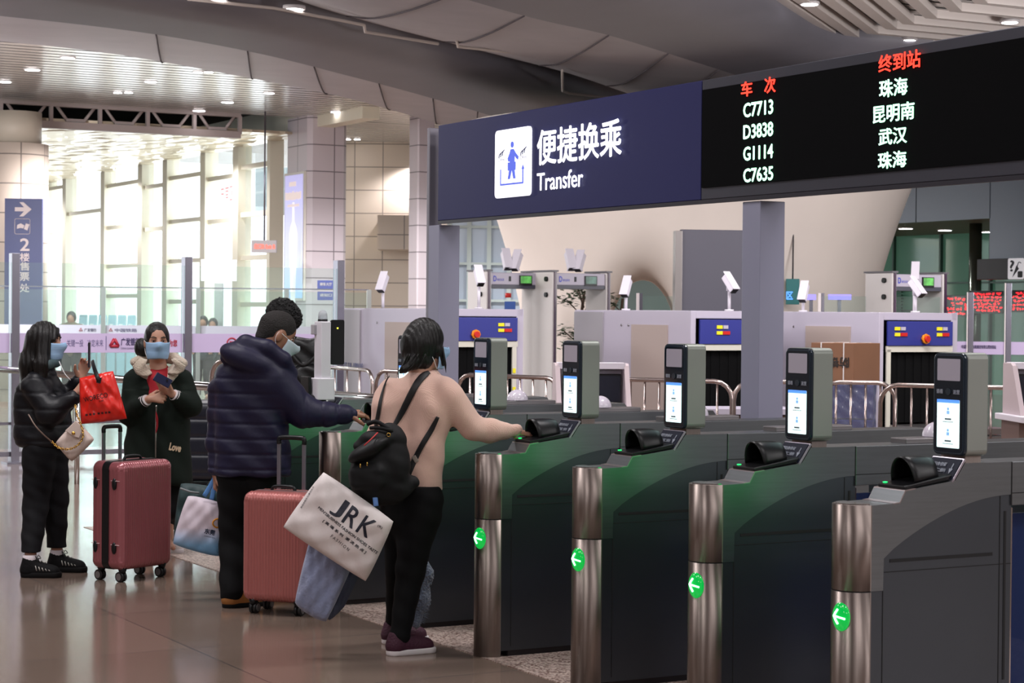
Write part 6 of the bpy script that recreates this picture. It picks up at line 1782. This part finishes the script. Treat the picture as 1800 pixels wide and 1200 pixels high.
# ---------------------------------------------------------------- small figures far beyond the glass
def far_person(px, ytop, Y, jack, label, lean=0.):
    w = Fig(px, Y, label); hgt = P(px, ytop, Y).z; k = hgt/1.68
    S = SDF((-.34, -.26, -.02), (.34, .26, hgt+.05), .02)
    S.el((0, 0, hgt-.11*k), (.08, .095, .115)); S.cap((0, 0, hgt-.2*k), (0, 0, hgt-.3*k), .05, .06, k=.03)
    S.cap((0, 0, 1.3*k), (0, 0, .95*k), .13, .12, k=.04)
    for s in (-1, 1):
        S.chain([(s*.09, 0, .9*k), (s*.10, 0, .48*k), (s*.10, .02, .06)], [.08, .055, .045], .03); S.cap((s*.10, .02, .05), (s*.10, -.12, .04), .045, .035, k=.02)
        S.chain([(s*.19, 0, 1.36*k), (s*.23, 0, 1.1*k), (s*.17, -.12, .95*k)], [.05, .04, .03], .03); S.cap((s*.17, -.12, .95*k), (s*.14, -.2, .93*k), .03, .02, k=.02)
    S.build('body', skin_d, w.e)
    S = SDF((-.36, -.26, .7*k), (.36, .26, hgt), .02)
    S.cap((0, 0, 1.32*k), (0, 0, .95*k), .17, .16, k=.05, flat=((0, 1, 0), 1.25)); S.cap((-.17, 0, 1.38*k), (.17, 0, 1.38*k), .07, .07, k=.05)
    for s in (-1, 1): S.chain([(s*.19, 0, 1.36*k), (s*.235, 0, 1.1*k), (s*.18, -.10, .97*k)], [.075, .06, .05], .03)
    S.build('jacket', jack, w.e)
    S = SDF((-.3, -.2, .04), (.3, .2, 1.05*k), .02)
    for s in (-1, 1): S.chain([(s*.09, 0, .92*k), (s*.10, 0, .48*k), (s*.10, .02, .1)], [.105, .08, .065], .03)
    S.build('trousers', blackc, w.e)
    S = SDF((-.15, -.15, hgt-.3*k), (.15, .15, hgt+.05), .015); S.el((0, .012, hgt-.095*k), (.092, .105, .115)); S.el((0, -.1, hgt-.14*k), (.07, .07, .08), sub=True, k=.01)
    S.build('hair', hairm, w.e)
far_person(125, 549, 37.0, mat('olive_brown_jacket', (96, 84, 66), .8), 'small distant person in olive brown jacket beyond the far fence at left')
far_person(357, 557, 36.5, mat('slate_jacket', (48, 56, 66), .8), 'small distant person in dark slate jacket right of the middle fence post')
far_person(374, 561, 37.5, mat('grey_jacket', (70, 76, 84), .8), 'small distant person in grey jacket beside the one in slate, nearer the poster')
# =================================================================== LUGGAGE AND BAGS
def softbag(name, corners, Y, thick, m_, label, cat, wr=.004, n=22, dY=(0, 0, 0, 0), seed=1, build_name='bag_body', power=3, rc=.07):
    """corners TL, TR, BR, BL in pixels at depth Y: a pillow shaped bag"""
    C = [P(x, y, Y+d) for (x, y), d in zip(corners, dY)]
    base = Vector((sum(p.x for p in C)/4, Y, min(p.z for p in C)))
    e = empty(name, base, 0, label, cat)
    rr = random.Random(seed); ph = [rr.uniform(0, 6) for _ in range(6)]
    vs = []; 
    for side in (-1, 1):
        for j in range(n+1):
            for i in range(n+1):
                u_, v_ = i/n, j/n
                ua, va = u_, v_; sq = 1-rc*((2*ua-1)**2*(2*va-1)**2)**1.5; u_ = .5+(ua-.5)*sq; v_ = .5+(va-.5)*sq
                p = (C[0]*(1-u_)+C[1]*u_)*(1-v_)+(C[3]*(1-u_)+C[2]*u_)*v_
                u_, v_ = ua, va
                b = (max(0, 1-abs(2*u_-1)**power)*max(0, 1-abs(2*v_-1)**power))**.5
                w = wr*(math.sin(9*u_+5*v_+ph[0])+math.sin(-7*u_+13*v_+ph[1])+.7*math.sin(23*u_+17*v_+ph[2])+.6*math.sin(31*u_-19*v_+ph[3]))*min(1, b*1.5)
                vs.append(p+Vector((0, side*(thick/2*b+.001)+w*(-1 if side < 0 else 0), 0))-base)
    N = (n+1)**2; fs = []
    for j in range(n):
        for i in range(n):
            a = j*(n+1)+i; fs.append((a, a+1, a+n+2, a+n+1)); a += N; fs.append((a, a+n+1, a+n+2, a+1))
    edge = [i for i in range(n+1)]+[j*(n+1)+n for j in range(1, n+1)]+[n*(n+1)+i for i in range(n-1, -1, -1)]+[j*(n+1) for j in range(n-1, 0, -1)]
    for a, b in zip(edge, edge[1:]+edge[:1]): fs.append((a, a+N, b+N, b))
    m = MB(); m.add(vs, fs, 0, True)
    o = m.build(build_name, m_, e)
    return e, o, base
def bagtext(e, o, base, s, m_, pxc, pyc, w, h, ang, bold, Y, name='lettering', shear=0.):
    c_ = P(pxc, pyc, Y)-base; a = R(ang); xd = Vector((math.cos(a), 0, -math.sin(a))); yd = Vector((math.sin(a), 0, math.cos(a)))
    t = text_on(name, s, m_, c_, xd, yd, w, h, e, bold=bold, lift=.0, shear=shear)
    bv = BVHTree.FromPolygons([v.co.copy() for v in o.data.vertices], [tuple(p.vertices) for p in o.data.polygons])
    drape(t, bv, (0, 1, 0), .002)
    return t

# rolling cases ---------------------------------------------------------
ros = mat('rose_shell', (180, 106, 102), .32, .25, coat=.4); ros2 = mat('rose_pink_shell', (158, 88, 94), .30, .35, coat=.5)
whl = mat('wheel_black', (22, 22, 24), .4); hub = mat('wheel_hub', (150, 148, 150), .3, .7)
def case(loc, rz, w, d, z0, z1, shell, label, handle_z, ribs=.0175, band=True, hx=0., hw=.075):
    e = empty('suitcase', loc, rz, label, 'suitcase')
    hgt = z1-z0
    S = SDF((-w/2-.02, -d/2-.02, z0-.02), (w/2+.02, d/2+.02, z1+.02), .0042)
    S.box((0, 0, (z0+z1)/2), (w/2, d/2, hgt/2), .045, fn=lambda x, y, z: .0028*np.cos(2*np.pi*x/ribs)*(np.abs(x) < w/2-.03)*(np.abs(y) > d/2-.055)+.0022*np.cos(2*np.pi*y/.03)*(np.abs(x) > w/2-.05)*(np.abs(z) < hgt/2-.05))
    S.build('shell', shell, e, relax=0)
    bm_ = MB(); pts = rrect(w+.004, hgt+.004, .048, 8)
    ring = [(x, 0, z+(z0+z1)/2) for x, z in pts]
    bm_.tube(ring, .003, 8, flat=(.010, .0035), nrm=Y_*-1, closed=True) if False else None
    N = len(pts); vs = []; bw = .028 if band else .010
    for sc2, y in ((1.004, -bw), (1.004, bw), (.985, bw), (.985, -bw)):
        vs += [(x*sc2, y, z*sc2+(z0+z1)/2) for x, z in pts]
    bm_.add(vs, [(a*N+k, a*N+(k+1) % N, ((a+1) % 4)*N+(k+1) % N, ((a+1) % 4)*N+k) for a in range(4) for k in range(N)])
    bm_.build('zip_band' if band else 'frame_band', blackp if band else mat('case_aluminium', (176, 172, 178), .3, .8), e)
    # bumpers on the narrow side
    if band:
        for z in (z0+.13, z1-.13):
            for y in (-.075, .085): MB().sphere((-w/2-.001, y, z), 1, 16, sc_=(.010, .019, .036)).build('side_foot', blackp, e)
        for z in (z0+.15, z1-.11):
            for y in (-.085, .085): MB().box((-w/2-.002, y, z), (.006, .07, .003)).build('clasp_line', mat('clasp_pale', (220, 190, 192), .4), e)
    tp = MB(); tp.tube(crom([(-.07, .0, z1), (-.05, .0, z1+.022), (.05, .0, z1+.022), (.07, .0, z1)], 5), .009, 8); tp.build('carry_handle', blackp, e)
    # telescopic handle
    yb = d/2-.03
    hs = mat('handle_silver', (150, 148, 160), .3, .8)
    for x in (hx-hw, hx+hw): MB().box((x, yb, (z1+handle_z)/2-.01), (.022, .013, handle_z-z1-.01)).build('handle_tube', hs, e, bevel=.003)
    MB().tube(crom([(hx-hw, yb, handle_z-.035), (hx-hw, yb, handle_z-.012), (hx-hw+.018, yb, handle_z), (hx+hw-.018, yb, handle_z), (hx+hw, yb, handle_z-.012), (hx+hw, yb, handle_z-.035)], 4), .0135, 10).build('handle_grip', blackp, e)
    for sx in (-1, 1):
        for sy in (-1, 1):
            x, y = sx*(w/2-.055), sy*(d/2-.045)
            MB().cyl((x, y, z0+.012), (x, y, z0-.022), .030, .018, 14).build('wheel_housing', blackp, e)
            wo = MB()
            for k in (-.011, .011): wo.cyl((x+k-.008, y+.012, .031), (x+k+.008, y+.012, .031), .031, seg=20)
            wo = wo.build('wheel', whl, e); hb2 = MB()
            for k in (-.021, .021): hb2.cyl((x+k-.001, y+.012, .031), (x+k+.001, y+.012, .031), .021, seg=14)
            hb2.build('hub', hub, wo)
            MB().box((x, y+.006, .05), (.012, .026, .04)).build('fork', blackp, e)
    return e
# left case: near corner at px 213
k = PZ(211, 1019, 0); rzc = R(54); wx, wy = Vector((math.cos(rzc), math.sin(rzc), 0)), Vector((-math.sin(rzc), math.cos(rzc), 0))
ctr = P(213, 900, 11.75); ctr.z = 0
ctr = ctr+wx*.215+wy*.135
case(ctr, rzc, .43, .27, .075, .715, ros2, 'glossy rose suitcase with a black zip band, beside the girl in the black jacket', .915, hx=-.07, hw=.066)
g = P(498, 900, 10.68); g.z = 0
case(g, R(-20), .375, .25, .07, .655, ros, 'rose pink ribbed suitcase standing between the man in navy and the white carrier bag', .935, band=False)

# white printed carrier bag -----------------------------------------------
bagw = mat('white_woven_bag', (226, 216, 214), .6, bump=(9, .5)); inkn = mat('navy_print', (26, 28, 44), .6)
Yb = 9.2
e, o, base = softbag('carrier_bag', [(568, 827), (694, 916), (644, 1024), (495, 926)], Yb, .13, bagw, 'white carrier bag printed JRK in big black letters, tilted, hanging from the woman in pink', 'bag', .0055, 30, rc=.03)
A = 34
bagtext(e, o, base, 'J', inkn, 598.5, 890, .058, .090, A, .015, Yb); bagtext(e, o, base, 'R', inkn, 621, 906, .062, .090, A, .015, Yb); bagtext(e, o, base, 'K', inkn, 646, 923, .064, .090, A, .015, Yb)
bagtext(e, o, base, "MEN'SBUSINESS FASHION SHOES TASTE", inkn, 613, 930, .345, .0135, 38, .02, Yb)
bagtext(e, o, base, '[ 高 端 系 列  潮 流 热 点 ]', inkn, 607.5, 940.5, .245, .017, 37, .02, Yb)
bagtext(e, o, base, 'F A S H I O N', inkn, 600, 951, .105, .015, 39, .0, Yb)
bagtext(e, o, base, '(R)', inkn, 669, 924, .024, .014, 34, .0, Yb)
bagtext(e, o, base, '高端皮鞋系列潮流热点', inkn, 541, 873, .115, .009, -60, .0, Yb)
for q in [(661, 881)]:
    MB().tube(crom([P(q[0], q[1]+8, Yb-.0)-base, P(q[0]-2, q[1]-14, Yb+.03)-base, P(663, 858, Yb+.1)-base], 5), .004, 8, flat=(.012, .003), nrm=Y_*-1).build('handle', mat('bag_handle_blue', (90, 130, 190), .6), e)
# light blue coat hanging below it
cl = mat('light_blue_wool', (134, 142, 172), .9, sheen=.4, bump=(60, .5))
softbag('folded_coat', [(556, 900), (640, 948), (573, 1098), (515, 1063)], 9.32, .08, cl, 'pale blue folded coat hanging below the white printed carrier bag', 'coat', .006, 20, seed=4, build_name='coat_cloth')
softbag('shopping_bag', [(600, 935), (655, 960), (605, 1068), (575, 1095)], 9.42, .06, mat('dusk_blue_bag', (74, 82, 104), .8), 'dark blue grey bag just right of the hanging pale blue coat', 'bag', .004, 16, seed=6)
fz = empty('fluffy_scarf', P(740, 1100, 9.62), 0, 'fluffy grey blue scarf hanging down behind the legs of the woman in pink', 'scarf')
q0 = P(740, 1100, 9.62); L_ = lambda x, y, dy=0: P(x, y, 9.62+dy)-q0
S = SDF(L_(700, 1105)-Vector((.02, .12, .02)), L_(765, 975)+Vector((.04, .12, .03)), .005)
S.chain([L_(728, 985), L_(740, 1010), L_(738, 1050), L_(731, 1092)], [.045, .050, .046, .028], .03); S.chain([L_(700, 975, .03), L_(728, 985, .0)], [.03, .045], .03)
S.disp(lambda x, y, z: NZ(S, .014)+.004*np.sin(x*60+30*z))
S.build('fluff', mat('fluffy_grey_blue', (116, 128, 150), .95, sheen=.6, bump=(120, 1.)), fz)
m = MB(); rr = random.Random(2)
for k in range(900):
    t = rr.random(); c_ = L_(728, 985).lerp(L_(738, 1050), t*2) if t < .5 else L_(738, 1050).lerp(L_(731, 1092), t*2-1); a = rr.uniform(0, 6.28); dv = Vector((math.cos(a), math.sin(a), rr.uniform(-.5, .3)))
    p = c_+dv*(.040 if t < .85 else .026); m.add([p, p+Vector((.0012, 0, .0012)), p+dv*.022], [(0, 1, 2)])
m.build('fibres', mat('fluffy_grey_blue', (0, 0, 0)), fz, fix=False)['kind'] = 'stuff'

# black backpack of the woman in pink ----------------------------------------
nyl = mat('black_backpack_nylon', (9, 9, 11), .7, spec=.3); gold = mat('gold_metal', (212, 170, 90), .25, 1.0)
bo = P(676, 878, 9.30); B_ = lambda x, y, dy=0: P(x, y, 9.30+dy)-bo
e = empty('backpack', bo, 0, 'black drawstring backpack with gold zips slung on the woman in the pink sweater', 'backpack')
S = SDF(B_(605, 885)-Vector((0, .17, .02)), B_(750, 742)+Vector((.02, .17, .03)), .0048)
S.chain([B_(684, 775), B_(678, 815), B_(676, 848)], [.085, .112, .108], .03, flat=((.3, 1, 0), 1.2))
S.chain([B_(655, 795, -.03), B_(650, 835, -.04), B_(652, 852, -.02)], [.075, .092, .085], .04, flat=((.3, 1, 0), 1.2))
S.chain([B_(640, 785, -.06), B_(660, 772, -.07), B_(676, 768, -.05)], [.052, .062, .05], .02, flat=((.2, 0, 1), 1.6))
S.box(B_(645, 838, -.09), (.078, .05, .055), .03, k=.02)
S.cap(B_(700, 858, 0), B_(724, 848, .02), .06, .035, k=.03)
S.disp(lambda x, y, z: .002*np.sin(50*x+70*z+20*y)*np.sin(30*z-20*x))
S.build('pack', nyl, e)
S = SDF(B_(608, 825)-Vector((0, .2, 0)), B_(690, 755)+Vector((.0, .14, .02)), .0048)
S.el(B_(648, 790, -.10), (.105, .075, .040), ((.86, 0, .50), (0, 1, 0), (-.5, 0, .86)))
S.disp(lambda x, y, z: .002*np.sin(60*x+40*y)); S.build('flap', mat('black_flap', (11, 11, 13), .55, spec=.3), e)
for x, y in ((633.5, 818), (645.5, 815)): MB().sphere(B_(x, y, -.155), 1, 12, sc_=(.004, .004, .011)).build('zip_pull', gold, e)
MB().tube([B_(683, 764, -.10)+Vector((.008*math.cos(t), 0, .008*math.sin(t))) for t in [R(30*k) for k in range(12)]], .0025, 6, closed=True).build('eyelet', gold, e)
MB().tube(crom([B_(640, 783, -.17), B_(652, 772, -.165), B_(664, 760, -.12)], 4), .004, 6, flat=(.003, .002), nrm=Y_*-1).build('red_tab', mat('red_lining_tab', (190, 50, 50), .6), e)
m = MB(); m.tube(crom([B_(646, 745, -.06), B_(662, 741, -.08), B_(680, 752, -.08), B_(690, 760, -.05)], 5), .01, 8); m.tube(crom([B_(650, 752, -.08), B_(668, 752, -.09), B_(690, 757, -.08)], 5), .009, 8); m.build('drawcord', nyl, e)
def strap(pts, wds, name='shoulder_strap', lift=.007):
    return band(name, pts, wds, mat('strap_webbing', (18, 17, 20), .5), e, sweat_bvh, 9.36, lift, .0035, bo)
strap([(754, 655), (746, 660), (735, 672), (722, 696), (708, 722), (695, 744), (687, 757)], [.010, .017, .018, .018, .015, .011, .009])
strap([(684, 661), (676, 682), (670, 705), (666, 730), (662, 748)], [.002, .005, .010, .013, .014])
strap([(769, 732), (760, 751), (748, 772), (737, 792), (727, 812), (716, 836)], [.009, .0125, .013, .013, .014, .018])
h, n_ = hug(sweat_bvh, 730, 807, .014, 9.4)
MB().box(h-bo, (.034, .008, .022), Matrix.Rotation(R(58), 3, 'Y')).build('buckle', mat('buckle_steel', (170, 160, 150), .3, .8), e, bevel=.003)

# bags of the man ---------------------------------------------------------------
def grad(name, stops, zlo, zhi, rough=.6):
    m = bpy.data.materials.new(name); m.use_nodes = True; nt = m.node_tree; b = nt.nodes['Principled BSDF']
    tc = nt.nodes.new('ShaderNodeTexCoord'); sp_ = nt.nodes.new('ShaderNodeSeparateXYZ'); nt.links.new(tc.outputs['Object'], sp_.inputs[0])
    mr = nt.nodes.new('ShaderNodeMapRange'); mr.inputs[1].default_value = zlo; mr.inputs[2].default_value = zhi; nt.links.new(sp_.outputs[2], mr.inputs[0])
    cr = nt.nodes.new('ShaderNodeValToRGB'); cr.color_ramp.elements[0].color = (*lin(stops[0][1]), 1); cr.color_ramp.elements[1].color = (*lin(stops[-1][1]), 1)
    for p_, c_ in stops[1:-1]: x = cr.color_ramp.elements.new(p_); x.color = (*lin(c_), 1)
    nt.links.new(mr.outputs[0], cr.inputs[0]); nt.links.new(cr.outputs[0], b.inputs['Base Color']); b.inputs['Roughness'].default_value = rough
    return m
gb = grad('white_blue_print', [(0, (90, 150, 200)), (.22, (130, 180, 220)), (.5, (216, 204, 216)), (1, (222, 208, 218))], 0, .35)
Yg = 11.1
e, o, base = softbag('shopping_bag', [(329, 868), (398, 885), (389, 981), (301, 957)], Yg, .10, gb, 'white shopping bag fading to blue at the bottom with blue handles, carried by the man', 'bag', .004, 22, seed=3)
for pts in ([(359, 872), (372, 850), (381, 833)], [(372, 878), (377, 855), (383, 834)], [(389, 884), (392, 858), (386, 836)], [(397, 884), (397, 862), (388, 836)]):
    MB().tube(crom([P(x, y, Yg-.03)-base for x, y in pts], 5), .004, 8, flat=(.013, .0025), nrm=Y_*-1).build('handle', mat('handle_blue', (90, 146, 214), .5), e)
bagtext(e, o, base, '东莞', mat('print_slate', (50, 60, 84), .6), 371, 933, .058, .030, 14, .04, Yg)
bagtext(e, o, base, 'DONGGUAN TOURS', mat('print_slate', (50, 60, 84), .6), 371, 942, .062, .006, 14, .0, Yg)
bv = BVHTree.FromPolygons([v.co.copy() for v in o.data.vertices], [tuple(p.vertices) for p in o.data.polygons])
pts = []
for t in range(16):
    p = P(384, 918, Yg)-base+Vector((.024*math.cos(t*math.pi/8), 0, .024*math.sin(t*math.pi/8))); h, n_, i_, d_ = bv.ray_cast(p-Y_*.5, Y_); pts.append((h if h else p)-Y_*.002)
MB().tube(pts, .0045, 6, closed=True).build('ring_logo', mat('logo_orange', (224, 150, 40), .5), e)
dgr = mat('dark_green_bag', (34, 58, 60), .6, bump=(12, .4))
e, o, base = softbag('shopping_bag', [(316, 846), (396, 858), (386, 975), (303, 948)], 11.35, .12, dgr, 'dark green bag behind the white and blue one in the hand of the man', 'bag', .006, 20, seed=8)
MB().tube(crom([P(317, 858, 11.28)-base, P(335, 864, 11.26)-base, P(350, 866, 11.27)-base], 4), .006, 8).build('piping', mat('grey_piping', (120, 124, 126), .5), e)
MB().tube(crom([P(365, 852, 11.3)-base, P(377, 840, 11.2)-base, P(383, 832, 11.1)-base], 4), .006, 8).build('handle', dgr, e)

# red bag, handbag of the girl -----------------------------------------------
redb = mat('red_plastic_bag', (226, 30, 14), .35, coat=.3, bump=(7, .5)); redb.node_tree.nodes['Principled BSDF'].inputs['Subsurface Weight'].default_value = 0
Yr = 11.9
e, o, base = softbag('shopping_bag', [(139, 664), (199, 651), (224, 736), (142, 746)], Yr, .10, redb, 'bright red glossy shopping bag with black handle hanging from the arm of the girl', 'bag', .005, 24, seed=12, rc=.02)
dkr = mat('bag_print_black', (60, 10, 12), .6)
bagtext(e, o, base, 'WORECO', dkr, 171, 697.5, .145, .030, -13, .015, Yr)
bagtext(e, o, base, '女鞋', dkr, 181, 703.5, .03, .012, -12, .0, Yr)
bagtext(e, o, base, '■ ■ ■  ■ ■ ■ ■', dkr, 175, 726, .15, .012, -7, .0, Yr)
MB().tube(crom([P(162, 634, Yr+.1)-base, P(166, 648, Yr+.0)-base, P(171, 662, Yr-.055)-base, P(174, 670, Yr-.06)-base], 5), .006, 8, flat=(.013, .004), nrm=Y_*-1).build('handle', blackp, e)
MB().box(P(174, 668, Yr-.058)-base, (.026, .006, .034), Matrix.Rotation(R(12), 3, 'Y')).build('handle_patch', blackp, e)
be = mat('beige_leather', (214, 194, 184), .45)
Yh = 11.82
e, o, base = softbag('handbag', [(134, 738), (168, 772), (126, 813), (96, 778)], Yh, .08, be, 'small beige leather handbag on a gold chain at the hip of the girl', 'handbag', .0015, 16, seed=5, power=6)
m = MB()
fl_ = [(114, 757), (133, 739), (147, 752), (139, 770), (131, 768)]
bvh_h = BVHTree.FromPolygons([v.co.copy() for v in o.data.vertices], [tuple(p.vertices) for p in o.data.polygons])
pp = [P(x, y, Yh-.062)-base for x, y in fl_]
m.add([p for p in pp]+[p+Y_*.03 for p in pp], [(0, 1, 2, 3, 4), (9, 8, 7, 6, 5)]+[(i, (i+1) % 5, 5+(i+1) % 5, 5+i) for i in range(5)]); m.build('flap', be, e, bevel=.004)
MB().sphere(P(129, 761, Yh-.066)-base, 1, 14, sc_=(.011, .006, .011)).build('clasp', gold, e)
m = MB(); pth = crom([P(90, 775, Yh-.05)-base, P(104, 787, Yh-.07)-base, P(122, 789, Yh-.08)-base, P(138, 781, Yh-.075)-base, P(146, 766, Yh-.07)-base, P(143, 748, Yh-.06)-base, P(136, 730, Yh-.04)-base, P(132, 712, Yh-.02)-base], 6)
pth = resample(pth, 34)
for i in range(len(pth)-1):
    c_ = (pth[i]+pth[i+1])/2; d_ = (pth[i+1]-pth[i]).normalized(); s_ = (Y_ if i % 2 else d_.cross(Y_)).normalized()
    m.tube([c_+d_*.011*math.cos(t)+s_*.0055*math.sin(t) for t in [R(45*k) for k in range(8)]], .0024, 5, closed=True)
m.build('chain', gold, e)
MB().tube(crom([P(50, 728, Yh-.12)-base, P(62, 748, Yh-.15)-base, P(78, 765, Yh-.12)-base, P(92, 777, Yh-.05)-base], 5), .004, 8).build('shoulder_chain', mat('strap_taupe', (140, 120, 110), .4, .5), e)

# padded seat behind the woman in green
q = P(352, 800, 14.5); q.z = 0
e = empty('padded_chair', q, 0, 'dark navy padded high-back seat between the green coat and the man in navy', 'chair')
zt_ = P(350, 700, 14.5).z; zb_ = P(350, 845, 14.5).z
S = SDF((-.30, -.3, zb_-.03), (.34, .32, zt_+.03), .01)
S.box((.02, 0, (zt_+zb_)/2+.0), (.20, .085, (zt_-zb_)/2), .08); S.box((.02, .18, zb_+.10), (.22, .16, .09), .04, k=.02)
S.disp(lambda x, y, z: .012*np.exp(-((((z-zb_)/.13) % 1-.5)/.10)**2))
S.build('cushion', mat('navy_leatherette', (26, 28, 40), .4), e)
MB().box((.02, .1, zb_-.03), (.34, .3, .04)).build('base_frame', blackp, e); m = MB()
for x in (-.1, .14):
    for y in (0, .22): MB().cyl((x, y, 0), (x, y, zb_-.04), .016, seg=10).build('leg', steel_d, e)
